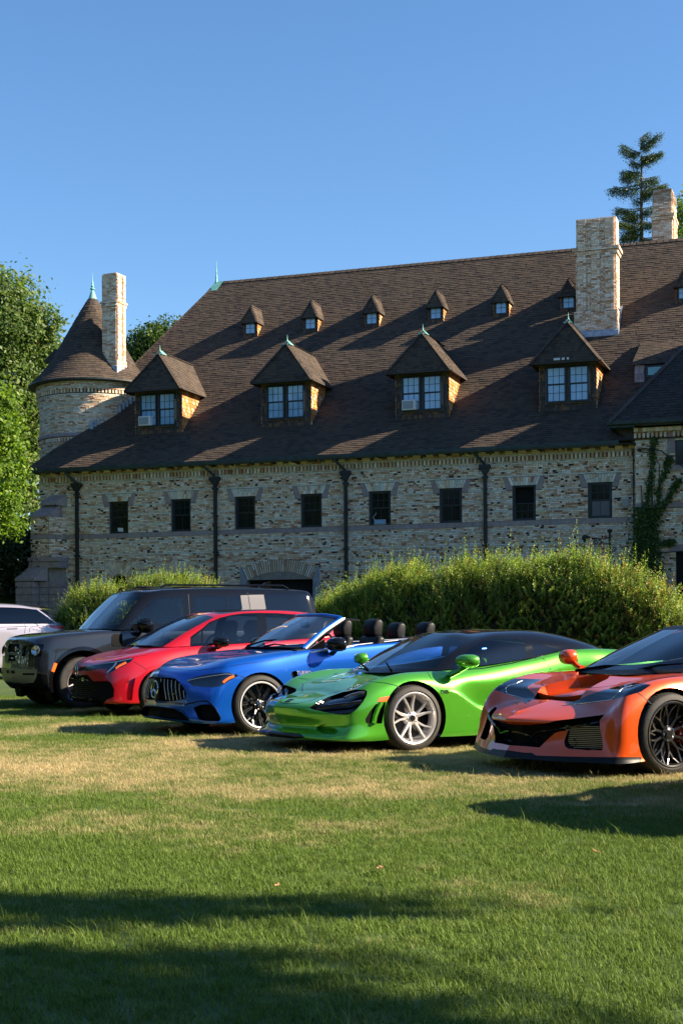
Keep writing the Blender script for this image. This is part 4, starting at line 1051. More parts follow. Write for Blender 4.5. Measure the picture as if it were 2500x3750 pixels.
# a few fallen leaves on the near lawn
lm = leafmat('dry_leaf', .2, attr=False, col=(.42, .24, .10), tint=(1, 1, 1))
for (px, py, s, lab) in ((1387, 2868+340, .05, 'dry curled brown leaf lying on the grass in the middle foreground'), (2178, 3150, .04, 'dry brown leaf lying on the grass at the right foreground'), (1010, 3370-100, .03, 'small dead leaf on the shaded grass at the lower centre')):
    Yd = 5208*1.18/(py-2315); X = (px-1250)/5208*Yd
    g = G(); pts_ = [(-1, 0, .2), (-.5, .35, .05), (.1, .42, .18), (.7, .2, .1), (1.1, 0, .35), (.6, -.25, .12), (0, -.4, .25), (-.6, -.3, .08), (0, 0, 0)]
    g.add([tuple(s*c for c in p) for p in pts_], [(8, i, (i+1) % 8) for i in range(8)]); o = g.build('fallen_leaf', lm); o.location = (X, Yd, .035); o.rotation_euler = (0.15, 0, random.uniform(0, 6)); tag(o, lab, 'leaf')

# ---------------- trees behind and beside the photographer, and the one whose branches shade the near lawn
t = thing('shade_tree', 'large broadleaf tree out of view at the right, its branches shading the near lawn', 'tree', (15.0, -2.0, 0)); r = np.random.default_rng(90)
g = G(); g.tube([(0, 0, -.2), (.2, .3, 3), (-.3, 1.2, 7), (-1, 2.5, 11)], [.5, .42, .3, .1], 10); g.build('trunk', M['bark'], t, smooth=True)
g = G(); P = []; D = []
kx, ky = .995/math.tan(R(SUN_EL)), -.098/math.tan(R(SUN_EL))
def shade(X, Yg, h, rx, ry, rz, n):
    """foliage at height h whose shadow falls round (X, Yg)"""
    c = Vector((X+kx*h-15.0, Yg+ky*h+2.0, h)); k = r.normal(0, .5, (n, 3))*np.array((rx, ry, rz)); P.append(np.array(c)+k); D.append(np.tile((0, 0, 1.), (n, 1)))
    g.tube([(-.3, 1.2, min(7, h-1)), tuple(Vector((-.3, 1.2, min(7, h-1))).lerp(c, .5)+Vector((0, 0, .3))), tuple(c)], [.12, .05, .012], 6)
for a in [(-1.5, 6.15, 6.5, 1.6, .20, .3, 800), (-.45, 5.92, 6.8, .9, .06, .2, 200), (-1.8, 5.75, 7, 1.0, .09, .3, 250), (-1.5, 5.15, 7.6, 1.2, .15, .4, 650), (-1.1, 4.85, 7.8, 1.0, .06, .3, 200), (-1.3, 4.62, 8, 1.2, .16, .4, 650), (-1.1, 4.34, 8.2, 1.1, .12, .5, 650), (-.9, 3.98, 8.6, 1.8, .18, .6, 1300), (0, 3.2, 9.4, 5, .9, 1, 1800)]: shade(*a)
g.build('limbs', M['bark'], t)
V, F, cc = leaf_cloud(np.concatenate(P), np.concatenate(D), .17, [(.05, .09, .02), (.07, .11, .03)], .6, .2, 91); tris_mesh('crown', V, F, cc, M['leaf'], t)
P = []; D = []
for i in range(64):
    a = R(150+240*i/63.); rad = random.uniform(46, 58); x, y = rad*math.cos(a), 8+rad*math.sin(a)
    hgt = random.uniform(16, 21) if x < 20 else random.uniform(8, 12)
    for k in range(4):
        p_, d_ = blob_pts(rng, 170, (x+random.uniform(-2.5, 2.5), y+random.uniform(-2.5, 2.5), hgt*(.25+.2*k)), (4, 4, hgt*.24), .4); P.append(p_); D.append(d_)
for i in range(16):
    x, y = -30-random.uniform(0, 6)-max(0, (i-10))*1.2, 10+i*5.2
    for k in range(4):
        p_, d_ = blob_pts(rng, 170, (x, y, 17*(.25+.2*k)), (4, 4, 4), .4); P.append(p_); D.append(d_)
V, F, cc = leaf_cloud(np.concatenate(P), np.concatenate(D), 1.25, [(.03, .055, .015), (.04, .07, .02), (.025, .045, .012)], .8, .2, 93)
tag(tris_mesh('woodland', V, F, cc, M['leaf'], None), 'belt of dark trees round the lawn behind the viewer, mirrored in the cars', 'woodland', kind='stuff')
# ================================================================ cars
F_ = 5208.
def paint(name, col, metal=.0, rough=.35, coat=1.0):
    m = mat(name, col, rough, metal, coat=coat, coat_rough=.02); return m
M['green'] = paint('green_paint', (.085, .40, .025), .6, .28)
M['orange'] = paint('orange_paint', (.70, .080, .004), .35, .30)
M['blue'] = paint('blue_paint', (.002, .095, .50), .55, .28)
M['red'] = paint('red_paint', (.46, .002, .010), .3, .32)
M['graphite'] = paint('dark_grey_paint', (.013, .016, .021), .35, .26)
M['silver'] = paint('silver_paint', (.36, .34, .41), .5, .38)
M['gloss_black'] = mat('gloss_black', (.004, .004, .005), .10, coat=.35, spec=.25)
M['satin_black'] = mat('satin_black', (.0045, .0045, .005), .6, spec=.07)
M['carbon'] = mat('carbon_fibre', (.007, .008, .010), .4, spec=.2, noise=.5, nscale=160, world=False)
M['rubber'] = mat('tyre_rubber', (.022, .020, .018), .75, noise=.35, nscale=14, world=False, bump=.2, bscale=60)
M['alloy'] = mat('bright_alloy', (.74, .72, .72), .32, .75)
M['alloy_grey'] = mat('grey_alloy', (.28, .26, .25), .4, .8)
M['alloy_black'] = mat('black_alloy', (.012, .012, .013), .22, coat=.6)
M['chrome'] = mat('chrome', (.80, .80, .82), .07, 1)
M['trim'] = mat('bright_trim', (.72, .72, .74), .25, .3, coat=.5)
M['disc'] = mat('brake_disc', (.10, .10, .10), .35, .9)
M['caliper'] = mat('red_caliper', (.45, .01, .01), .3, coat=1)
M['amber'] = mat('amber_reflector', (.75, .14, .01), .15, coat=1)
M['redlens'] = mat('red_lens', (.5, .01, .01), .1, coat=1)
M['lens'] = glassmat('lamp_lens', (.65, .72, .78)); M['lamp_in'] = mat('lamp_bowl', (.10, .11, .13), .25, .6)
M['lamp_silver'] = mat('lamp_reflector', (.55, .56, .58), .15, .9)
M['glass'] = glassmat('car_glass', (.74, .80, .82)); M['glass_dark'] = glassmat('tinted_glass', (.09, .10, .11))
M['cloth'] = mat('black_leather', (.008, .009, .011), .45, spec=.2); M['bronze'] = mat('bumper_silver', (.22, .20, .16), .45, .4)
M['badge'] = mat('badge_black', (.004, .004, .005), .3); M['greypanel'] = mat('gloss_grey_panel', (.085, .085, .105), .6, 0)

def pchip(X, Yv, x):
    X = np.asarray(X, float); Yv = np.asarray(Yv, float); h = np.diff(X); d = np.diff(Yv, axis=0)/h[:, None]
    m = np.zeros_like(Yv)
    if len(X) == 2: m[:] = d[0]
    else:
        w1 = 2*h[1:]+h[:-1]; w2 = h[1:]+2*h[:-1]; a, b = d[:-1], d[1:]
        with np.errstate(divide='ignore', invalid='ignore'):
            hm = (w1+w2)[:, None]/(w1[:, None]/a+w2[:, None]/b)
        m[1:-1] = np.where(a*b > 0, np.nan_to_num(hm), 0)*.7+.3*((a*h[1:, None]+b*h[:-1, None])/(h[1:]+h[:-1])[:, None])
        m[0] = d[0]; m[-1] = d[-1]
    i = np.clip(np.searchsorted(X, x, side='right')-1, 0, len(X)-2); t = ((x-X[i])/h[i])[:, None]; hh = h[i][:, None]
    return (2*t**3-3*t**2+1)*Yv[i]+(t**3-2*t**2+t)*hh*m[i]+(-2*t**3+3*t**2)*Yv[i+1]+(t**3-t**2)*hh*m[i+1]

def sweep(rows, *d):
    """plan-view sweep of the nose: moves the first stations back"""
    return [[(p[0]+(d[i] if i < len(d) else 0),)+tuple(p[1:]) if p else p for i, p in enumerate(r)] for r in rows]

class Shell:
    """half of a smooth car skin (near half, y<=0) from rows of control points; pieces are cut out of it and mirrored"""
    def __init__(s, rows, car, nt=6, nr=6):
        s.car = car; T = len(rows[0])
        tt = np.linspace(0, T-1, (T-1)*nt+1); rr = np.linspace(0, len(rows)-1, (len(rows)-1)*nr+1)
        R0 = np.stack([pchip(np.array([i for i, p in enumerate(r) if p]), np.array([p for p in r if p]), tt) for r in rows])   # rows x tt x 3
        A = pchip(np.arange(len(rows)), R0.reshape(len(rows), -1), rr).reshape(len(rr), len(tt), 3)
        A[:, :, 1] = -np.maximum(A[:, :, 1], 0); A[:, 0, 1] = 0; A[:, -1, 1] = 0
        s.A = A; s.bm = bmesh.new(); bm = s.bm
        s.lt = bm.faces.layers.float.new('t'); s.lr = bm.faces.layers.float.new('r'); s.lp = bm.faces.layers.int.new('part')
        V = [[bm.verts.new(A[j, i]) for i in range(len(tt))] for j in range(len(rr))]
        nrm = np.zeros_like(A); du = np.gradient(A, axis=1); dv = np.gradient(A, axis=0); nrm = np.cross(dv, du); nrm /= np.linalg.norm(nrm, axis=2)[:, :, None]+1e-12
        # near half: outward is toward -y / up
        s.flip = 1
        cen = A.reshape(-1, 3).mean(0); out = ((A-np.array([cen[0], 0, cen[2]*.6]))*nrm).sum(2)
        if np.median(out) < 0: nrm = -nrm; s.flip = -1
        vv, ff, nn = [tuple(p) for p in A.reshape(-1, 3)], [], nrm.reshape(-1, 3); W = len(tt)
        for j in range(len(rr)-1):
            for i in range(len(tt)-1):
                q = [V[j][i], V[j+1][i], V[j+1][i+1], V[j][i+1]] if s.flip > 0 else [V[j][i], V[j][i+1], V[j+1][i+1], V[j+1][i]]
                f = bm.faces.new(q); f[s.lt] = (tt[i]+tt[i+1])/2; f[s.lr] = (rr[j]+rr[j+1])/2
                ff.append((j*W+i, j*W+i+1, (j+1)*W+i+1, (j+1)*W+i))
        s.vv, s.ff, s.nn = vv, ff, nn
        s.bvh = BVHTree.FromPolygons(vv, ff); s.parts = {0: None}
    def normal(s, co):
        p, n, i, d = s.bvh.find_nearest(co)
        if i is None: return Vector((0, 0, 1))
        ws = 0; r = np.zeros(3)
        for k in s.ff[i]:
            w_ = 1/((Vector(s.vv[k])-co).length+1e-5); r += w_*s.nn[k]; ws += w_
        v = Vector(r/ws); return v.normalized() if v.length > 1e-6 else Vector((0, 0, 1))
    def drop(s, test):
        bmesh.ops.delete(s.bm, geom=[f for f in s.bm.faces if test(f, f[s.lt], f[s.lr])], context='FACES')
    def assign(s, pid, test):
        for f in s.bm.faces:
            if f[s.lp] == 0 and test(f, f[s.lt], f[s.lr]): f[s.lp] = pid
    def cut(s, pid, poly, mode='cam', only=0, test=None):
        """cut an outline out of the skin. mode cam: outline in photo pixels seen from the photograph's standpoint; side: (x,z)"""
        bm = s.bm; c = s.car
        if mode == 'cam':
            cam_l = c.cam_local; uv = c.pix; dirs = [c.dir_local(*p) for p in poly]
        elif mode == 'top': uv = lambda v: (v.x, v.y)
        else: uv = lambda v: (v.x, v.z)
        cache = {}
        def UV(v):
            k = v.index if v.index >= 0 else id(v)
            if v not in cache: cache[v] = uv(v.co)
            return cache[v]
        x0, x1 = min(p[0] for p in poly), max(p[0] for p in poly); y0, y1 = min(p[1] for p in poly), max(p[1] for p in poly)
        cand = set()
        for f in bm.faces:
            if f[s.lp] != only: continue
            if test and not test(f, f[s.lt], f[s.lr]): continue
            if mode == 'cam':
                cc = f.calc_center_median()
                if f.normal.length < .5: f.normal_update()
                if f.normal.dot(cam_l-cc) < 0: continue
            q = [UV(v) for v in f.verts]
            if max(a[0] for a in q) < x0 or min(a[0] for a in q) > x1 or max(a[1] for a in q) < y0 or min(a[1] for a in q) > y1: continue
            cand.add(f)
        n = len(poly)
        for i in range(n):
            a, b = poly[i], poly[(i+1) % n]; ex0, ex1 = min(a[0], b[0]), max(a[0], b[0]); ey0, ey1 = min(a[1], b[1]), max(a[1], b[1])
            hit = []
            for f in cand:
                q = [UV(v) for v in f.verts]
                if max(p[0] for p in q) < ex0 or min(p[0] for p in q) > ex1 or max(p[1] for p in q) < ey0 or min(p[1] for p in q) > ey1: continue
                sd = [(b[0]-a[0])*(p[1]-a[1])-(b[1]-a[1])*(p[0]-a[0]) for p in q]
                if min(sd) < 0 < max(sd): hit.append(f)
            if not hit: continue
            if mode == 'cam': no = dirs[i].cross(dirs[(i+1) % n]); pc = cam_l
            elif mode == 'top': no = Vector((b[0]-a[0], b[1]-a[1], 0)).cross(Vector((0, 0, 1))); pc = Vector((a[0], a[1], 0))
            else: no = Vector((b[0]-a[0], 0, b[1]-a[1])).cross(Vector((0, 1, 0))); pc = Vector((a[0], 0, a[1]))
            if no.length < 1e-9: continue
            geom = set(hit)
            for f in hit: geom.update(f.edges); geom.update(f.verts)
            for f in hit: cand.discard(f)
            r = bmesh.ops.bisect_plane(bm, geom=list(geom), dist=1e-6, plane_co=pc, plane_no=no.normalized())
            for e in r['geom']:
                if isinstance(e, bmesh.types.BMFace): cand.add(e)
        for f in cand:
            if not f.is_valid: continue
            cc = f.calc_center_median(); u, v = uv(cc); ins = False; j = n-1
            for i in range(n):
                xi, yi = poly[i]; xj, yj = poly[j]
                if (yi > v) != (yj > v) and u < (xj-xi)*(v-yi)/(yj-yi+1e-12)+xi: ins = not ins
                j = i
            if ins: f[s.lp] = pid
    def out(s, pid, name, m, parent, both='joined', shift=None, wallm=None, delete=False, push=0):
        """link the faces of one part as a mesh; both: 'joined' (near+far in one), 'pair' (two objects), 'near'"""
        fs = [f for f in s.bm.faces if f[s.lp] == pid]
        if not fs: return []
        sh = Vector(shift) if shift else Vector((0, 0, 0))
        vid = {}; V = []; N = []; Fc = []; Mi = []
        for f in fs:
            q = []
            for v in f.verts:
                if v not in vid: vid[v] = len(V); nn = s.normal(v.co); V.append(v.co+sh+nn*push); N.append(nn)
                q.append(vid[v])
            Fc.append(q); Mi.append(0)
        if shift and wallm:
            fset = set(fs)
            for f in fs:
                for l in f.loops:
                    e = l.edge
                    if sum(1 for g_ in e.link_faces if g_ in fset) == 1 and not (abs(e.verts[0].co.y) < 1e-4 and abs(e.verts[1].co.y) < 1e-4):
                        a, b = l.vert, l.link_loop_next.vert
                        k = len(V); V += [a.co.copy(), b.co.copy(), b.co+sh, a.co+sh]; nn = (b.co-a.co).cross(sh).normalized(); N += [-nn]*4
                        Fc.append([k+1, k, k+3, k+2]); Mi.append(1)
        res = []
        def emit(V, N, Fc, Mi):
            me = bpy.data.meshes.new(name); me.from_pydata([tuple(v) for v in V], [], Fc); me.materials.append(m)
            if wallm: me.materials.append(wallm)
            me.polygons.foreach_set('material_index', Mi); me.polygons.foreach_set('use_smooth', [True]*len(Fc))
            me.normals_split_custom_set_from_vertices([tuple(n) for n in N]); me.update()
            o = link(bpy.data.objects.new(name, me), parent); res.append(o)
        mv = [Vector((v.x, -v.y, v.z)) for v in V]; mn = [Vector((v.x, -v.y, v.z)) for v in N]; mf = [q[::-1] for q in Fc]
        if both == 'joined': k = len(V); emit(V+mv, N+mn, Fc+[[i+k for i in q] for q in mf], Mi+Mi)
        elif both == 'pair': emit(V, N, Fc, Mi); emit(mv, mn, mf, Mi)
        else: emit(V, N, Fc, Mi)
        if delete: bmesh.ops.delete(s.bm, geom=fs, context='FACES')
        return res

class Car:
    def __init__(s, name, label, px, sc, half, th=30, cat='car', R_=.33, group='cars parked in a row on the lawn', z0=0, scl=(1, 1, 1)):
        th = R(th); Y = F_/sc; X = (px-1250)/sc
        cx, cy = X-half*math.sin(th), Y+half*math.cos(th)
        s.root = thing(name, label, cat, (cx, cy, z0), th, group); s.M = Matrix.Translation((cx, cy, z0)) @ Matrix.Rotation(th, 4, 'Z') @ Matrix.Diagonal((*scl, 1)); s.root.scale = scl; s.Mi = s.M.inverted()
        s.cam_local = s.Mi @ Vector((0, 0, 1.18)); s.rot = s.Mi.to_3x3()
        k = R(.345); s.ck, s.sk = math.cos(k), math.sin(k); s.half = half; s.shells = []
    def dir_local(s, px, py):
        x, y = px-1250, py-2315; xr = x*s.ck-y*s.sk; yr = x*s.sk+y*s.ck
        return (s.rot @ Vector((xr/F_, 1, -yr/F_))).normalized()
    def pix(s, co):
        w_ = s.M @ co; xr = F_*w_.x/w_.y; yr = -F_*(w_.z-1.18)/w_.y
        return (1250+xr*s.ck+yr*s.sk, 2315-xr*s.sk+yr*s.ck)
    def hit(s, px, py, snap=False):
        for dx in range(0, 60, 4):
            d = s.dir_local(px+dx, py); best = None
            for sh in s.shells:
                loc, n, i, t = sh.bvh.ray_cast(s.cam_local, d)
                if loc is not None and (best is None or t < best[2]): best = (loc, sh.normal(loc), t)
            if best or not snap: return best
    def line(s, pts, name, m, w=.006, h=.0015, both=True, thick=False, sub=4, parent=None):
        """a narrow strip or bead laid on the skin along photo points"""
        P = []
        for (a, b) in zip(pts, pts[1:]):
            for k in range(sub): P.append((a[0]+(b[0]-a[0])*k/sub, a[1]+(b[1]-a[1])*k/sub))
        P.append(pts[-1]); H = [s.hit(*p) for p in P]; H = [q for q in H if q]
        if len(H) < 2: return None
        res = None
        for sg in ((1, -1) if both else (1,)):
            g = G()
            L = [Vector((q[0].x, q[0].y*sg, q[0].z)) for q in H]; N = [Vector((q[1].x, q[1].y*sg, q[1].z)) for q in H]; vs = []
            for i, (p, n) in enumerate(zip(L, N)):
                d = (L[min(i+1, len(L)-1)]-L[max(i-1, 0)]).normalized(); sd = n.cross(d).normalized()*w/2
                if thick: vs += [tuple(p+sd), tuple(p+sd*.6+n*h), tuple(p-sd*.6+n*h), tuple(p-sd)]
                else: vs += [tuple(p+sd+n*h), tuple(p-sd+n*h)]
            k = 4 if thick else 2; fs = []
            for i in range(len(L)-1):
                for j in range(k-1):
                    q = (i*k+j, i*k+j+1, (i+1)*k+j+1, (i+1)*k+j); fs.append(q if sg < 0 else q[::-1])
            g.add(vs, fs); o_ = g.build(name, m, parent or s.root, smooth=thick); res = res or o_
        return res

def circ(cx, cz, r, n=36): return [(cx+r*math.cos(2*math.pi*i/n), cz+r*math.sin(2*math.pi*i/n)) for i in range(n)]
def Z(x0, y0, s, pts): return [(x0+x/s, y0+y/s) for x, y in pts]

def wheel(car, x, y, Rt, rim, wd, style, far, steer=0):
    w_ = bpy.data.objects.new('wheel', None); link(w_, car.root); w_.location = (x, y, Rt); w_.rotation_euler = (0, 0, (math.pi if far else 0)+steer); w_.empty_display_size = .2
    h = wd/2
    g = G(); g.lathe([(rim-.004, -h+.03), (rim+.012, -h+.006), (Rt-.055, -h-.004), (Rt-.022, -h+.004), (Rt-.006, -h+.022), (Rt, -h+.045), (Rt, h-.045), (Rt-.006, h-.02), (Rt-.05, h), (rim, h-.01)], axis='y', seg=56); g.build('tyre', M['rubber'], w_, smooth=35)
    g = G(); n = 60
    for i in range(n):
        a = 2*math.pi*i/n; c_, s_ = math.cos(a), math.sin(a); t = (-s_*.010, c_*.010)
        for (y0, y1) in ((-h+.015, -h+.075),):
            vs = []
            for yy, rr in ((y0, Rt-.010), (y1, Rt)):
                for sg in (-1, 1): vs.append(((rr+.004)*c_+t[0]*sg, yy, (rr+.004)*s_+t[1]*sg))
            g.add(vs, [(0, 1, 3, 2)])
    g.build('tread_blocks', M['rubber'], w_)
    rm = {'green': 'alloy', 'corv': 'alloy_black', 'merc': 'alloy_black', 'red': 'alloy_grey', 'def': 'alloy_grey'}[style]
    g = G(); g.lathe([(rim+.006, -h+.018), (rim+.008, -h+.006), (rim, -h), (rim-.012, -h+.004), (rim-.018, -h+.018), (rim-.026, -h+.05), (rim-.045, -h+.10), (rim-.05, h-.02), (rim, h-.005)], axis='y', seg=56)
    g.build('rim', M[rm], w_, smooth=40)
    if style == 'merc': g = G(); g.lathe([(rim+.006, -h+.004), (rim, -h-.002), (rim-.012, -h+.002)], axis='y', seg=56); g.build('rim_lip', M['trim'], w_, smooth=True)
    dish = {'green': .05, 'corv': .055, 'merc': .05, 'red': .035, 'def': .04}[style]
    def spoke(r0, a0, r1, a1, w0, w1, d0=dish, d1=.012, th=.03):
        def P(r, a, d, off): c_, s_ = math.cos(a), math.sin(a); return (r*c_-s_*off, -h+d, r*s_+c_*off)
        g = G(); vs = []
        for f in (0, .5, 1):
            r, a, wv, d = r0+(r1-r0)*f, a0+(a1-a0)*f, w0+(w1-w0)*f, d0+(d1-d0)*f**1.5
            vs += [P(r, a, d+th, -wv/2), P(r, a, d+.004, -wv/2), P(r, a, d, -wv*.32), P(r, a, d, wv*.32), P(r, a, d+.004, wv/2), P(r, a, d+th, wv/2)]
        fs = []
        for i in range(2):
            for j in range(5): fs.append((i*6+j, (i+1)*6+j, (i+1)*6+j+1, i*6+j+1))
        g.add(vs, fs); return g.mesh('spoke', M[rm])
    def put(me, a):
        o = link(bpy.data.objects.new('spoke', me), w_); o.rotation_euler = (0, -a, 0)
    st = .35
    if style == 'green':
        A = spoke(.05, 0, rim-.012, -.10, .036, .013); Bm = spoke(.06, .20, rim-.012, .42, .024, .012)
        for k in range(5): put(A, st+k*2*math.pi/5); put(Bm, st+k*2*math.pi/5+.05)
    elif style == 'corv':
        A = spoke(.05, 0, rim*.56, .0, .026, .020, dish+.012, dish); B1 = spoke(rim*.54, 0, rim-.01, .26, .020, .016); B2 = spoke(rim*.54, 0, rim-.01, -.26, .020, .016)
        C1 = spoke(rim*.56, .30, rim-.01, .10, .014, .012, dish, .02)
        for k in range(10): a = st+k*2*math.pi/10; put(A, a); put(B1, a); put(B2, a)
        for k in range(5): put(C1, st+k*2*math.pi/5)
    elif style == 'merc':
        A = spoke(.07, 0, rim*.52, 0, .034, .026); B1 = spoke(rim*.50, 0, rim-.012, .20, .018, .016); B2 = spoke(rim*.50, 0, rim-.012, -.20, .018, .016); C1 = spoke(.09, .52, rim-.012, .62, .022, .016)
        for k in range(5):
            a = st+k*2*math.pi/5; put(A, a); put(B1, a); put(B2, a); put(C1, a); put(spoke(.09, -.52, rim-.012, -.62, .022, .016) if k == 0 and False else C1, a+.12)
    elif style == 'red':
        A = spoke(.05, 0, rim-.01, .06, .018, .016)
        for k in range(15): put(A, st+k*2*math.pi/15)
    else:
        A = spoke(.06, 0, rim-.01, 0, .09, .075, th=.05)
        for k in range(6): put(A, st+k*2*math.pi/6)
    g = G(); g.lathe([(.0, -h+dish-.006), (.034, -h+dish-.006), (.040, -h+dish), (.066, -h+dish+.004), (.075, -h+dish+.03), (.075, -h+.12)], axis='y', seg=20); hub = g.build('hub', M[rm], w_, smooth=40)
    if True:
        g = G(); g.lathe([(0, -h+dish-.010), (.030, -h+dish-.010), (.032, -h+dish-.004)], axis='y', seg=18); g.build('centre_cap', M['badge'], w_)
    if style == 'merc':
        g = G(); g.lathe([(.030, -h+dish-.012), (.026, -h+dish-.014), (.024, -h+dish-.012)], axis='y', seg=20)
        for k in range(3): a = math.pi/2+k*2*math.pi/3; g.tube([(0, -h+dish-.013, 0), (.025*math.cos(a), -h+dish-.013, .025*math.sin(a))], .003, 4)
        g.build('star_emblem', M['chrome'], w_)
    g = G()
    for k in range(5): a = st+.3+k*2*math.pi/5; g.lathe([(0, -h+dish+.006-.014), (.008, -h+dish-.010+.006), (.010, -h+dish+.02)], (.055*math.cos(a), 0, .055*math.sin(a)), axis='y', seg=8)
    g.build('wheel_nuts', M['chrome' if style == 'corv' else 'alloy_grey'], w_, kind='stuff')
    g = G(); g.lathe([(.05, -h+.115), (rim*.80, -h+.115), (rim*.80, -h+.14), (.05, -h+.14)], axis='y', seg=32); g.build('brake_disc', M['disc'], w_)
    if style in ('merc', 'red', 'corv', 'green'):
        g = G(); n = 6; ri, ro = rim*.55, rim*.86; vs = []
        a0, a1 = -.45, .45
        for i in range(n+1):
            a = a0+(a1-a0)*i/n
            for rr, yy in ((ri, -h+.085), (ro, -h+.085), (ro, -h+.15), (ri, -h+.15)): vs.append((rr*math.cos(a), yy, rr*math.sin(a)))
        fs = [(i*4+j, i*4+(j+1) % 4, (i+1)*4+(j+1) % 4, (i+1)*4+j) for i in range(n) for j in range(4)]+[(0, 3, 2, 1), (n*4, n*4+1, n*4+2, n*4+3)]
        if far: vs = [(-a, b, c) for a, b, c in vs]; fs = [q[::-1] for q in fs]
        g.add(vs, fs); g.build('brake_caliper', M['caliper' if style != 'green' else 'satin_black'], w_, bevel=.006)
    return w_

def wells(car, xs, Rr, half, depth=.34):
    for x in xs:
        for sg in (-1, 1):
            g = G(); y0, y1 = sg*(half-.012), sg*(half-depth)
            n = 20; vs = []
            for i in range(n+1):
                a = math.pi*(-.12+1.24*i/n); vs += [(x+Rr*math.cos(a), y0, .33+(Rr)*math.sin(a)), (x+Rr*math.cos(a), y1, .33+Rr*math.sin(a))]
            k = len(vs); vs.append((x, y1, .33))
            fs = [(2*i, 2*i+1, 2*i+3, 2*i+2) for i in range(n)]+[(2*i+1, k, 2*i+3) for i in range(n)]
            g.add(vs, fs); g.build('wheel_well', M['satin_black'], car.root)
def under(car, x0, x1, z, half, h=.2):
    g = G(); g.prism([(x0, z), (x0+.1, z-.03), (x1-.1, z-.03), (x1, z+.04), (x1, z+h), (x0, z+h)], 1, -half+.32, half-.32); g.build('underbody', M['satin_black'], car.root)

def seat(car, x, y, z, hz=.62, w_=.46, stitch=None):
    s_ = G(); t = .14
    s_.prism([(x-.42, z), (x+.10, z-.04), (x+.10, z+.12), (x-.44, z+.15)], 1, y-w_/2, y+w_/2)
    so_ = s_.build('seat', M['cloth'], car.root, bevel=.04)
    b = G(); b.prism([(x, z+.05), (x+.17, z+.03), (x+.30, z+hz), (x+.18, z+hz+.02)], 1, y-w_/2+.02, y+w_/2-.02); b.build('backrest', M['cloth'], so_, bevel=.05)
    for sg in (-1, 1): c_ = G(); c_.prism([(x-.06, z+.1), (x+.16, z+.06), (x+.28, z+hz-.1), (x+.14, z+hz-.12)], 1, y+sg*(w_/2-.04)-.035, y+sg*(w_/2-.04)+.035); c_.build('side_bolster', M['cloth'], so_, bevel=.03)
    hd = G(); hd.prism([(x+.17, z+hz+.01), (x+.30, z+hz-.01), (x+.33, z+hz+.18), (x+.28, z+hz+.23), (x+.20, z+hz+.21), (x+.16, z+hz+.12)], 1, y-.135, y+.135); hd.build('headrest', M['cloth'], so_, bevel=.060)
    return so_
def cabin(car, x0, x1, z, half, zf=.42, wheelx=None):
    g = G(); g.box(x0-.25, x1, -half+.12, half-.12, zf-.04, zf); g.box(x0-.25, x0-.2, -half+.12, half-.12, zf, z-.06); g.box(x1, x1+.05, -half+.1, half-.1, zf, z)
    for sg in (-1, 1): g.box(x0, x1, sg*(half-.13)-.02, sg*(half-.13)+.02, zf, z-.01)
    g.build('cabin_tub', M['satin_black'], car.root)
    g = G(); g.prism([(x0-.22, z-.02), (x0+.1, z+.005), (x0+.42, z-.02), (x0+.5, z-.12), (x0+.3, z-.35), (x0-.2, z-.3)], 1, -half+.16, half-.16); g.build('dashboard', M['cloth'], car.root, bevel=.03)
    if wheelx is not None:
        g = G(); a = R(22); r = .185; pts = []
        for i in range(21): t = 2*math.pi*i/20; u, v = r*math.cos(t), r*math.sin(t); pts.append((wheelx-v*math.sin(a)*-1, -.37+u, z-.02+v*math.cos(a)))
        g.tube(pts, .016, 6, cap=False); g.tube([(wheelx-.18, -.37, z-.08), (wheelx, -.37, z-.02)], .03, 6); g.tube([pts[0], pts[10]], .014, 5); g.build('steering_wheel', M['cloth'], car.root, smooth=True)

def mirrors(car, x, y, z, m, lx=.11, ly=.12, lz=.062, base=None, stalkm=None, sweep=.35):
    for sg in (-1, 1):
        g = G(); nu, nv = 16, 9
        for j in range(nv+1):
            ph = math.pi*j/nv
            for i in range(nu):
                th = 2*math.pi*i/nu; a, b, c_ = -math.cos(th)*math.sin(ph), math.sin(th)*math.sin(ph), math.cos(ph)
                a = math.copysign(abs(a)**.8, a); c_ = math.copysign(abs(c_)**.75, c_); b = math.copysign(abs(b)**.8, b)
                if a > 0: a *= .35
                g.v.append((a*lx+sweep*lx*b*0+.25*b*lx, sg*(y+b*ly), z+c_*lz))
        for j in range(nv):
            for i in range(nu):
                q = [j*nu+i, j*nu+(i+1) % nu, (j+1)*nu+(i+1) % nu, (j+1)*nu+i]; g.f.append(q if sg > 0 else q[::-1]); g.c.append((0, 0, 0)); g.m.append(0)
        o = g.build('mirror', m, car.root, smooth=True); bmx = bmesh.new(); bmx.from_mesh(o.data); bmesh.ops.remove_doubles(bmx, verts=bmx.verts, dist=1e-5); bmesh.ops.recalc_face_normals(bmx, faces=bmx.faces); bmx.to_mesh(o.data); bmx.free()
        gl = G(); gl.add([(lx*.30+.25*b_*lx*.8, sg*(y+b_*ly*.8), z+c_*lz*.8) for b_, c_ in ((-1, -.6), (-.7, -1), (.8, -1), (1, -.3), (.9, .8), (-.8, .8))], [(0, 1, 2, 3, 4, 5)]); q = gl.build('mirror_glass', M['chrome'], o)
        if base:
            st = G(); bx, by, bz = base; st.prism([(-.05, -.02), (.05, -.02), (.04, .02), (-.04, .02)], 1, 0, 1)
            v0, v1 = Vector((bx, sg*by, bz)), Vector((x-x+x, sg*(y-ly*.45), z-lz*.75))
            st = G(); st.tube([tuple(v0), tuple(v0.lerp(v1, .5)+Vector((0, 0, -.01))), tuple(v1)], [.035, .026, .03], 8); st.build('mirror_arm', stalkm or m, car.root, smooth=True)
        for ob in (o,): ob.location = (x, 0, 0)

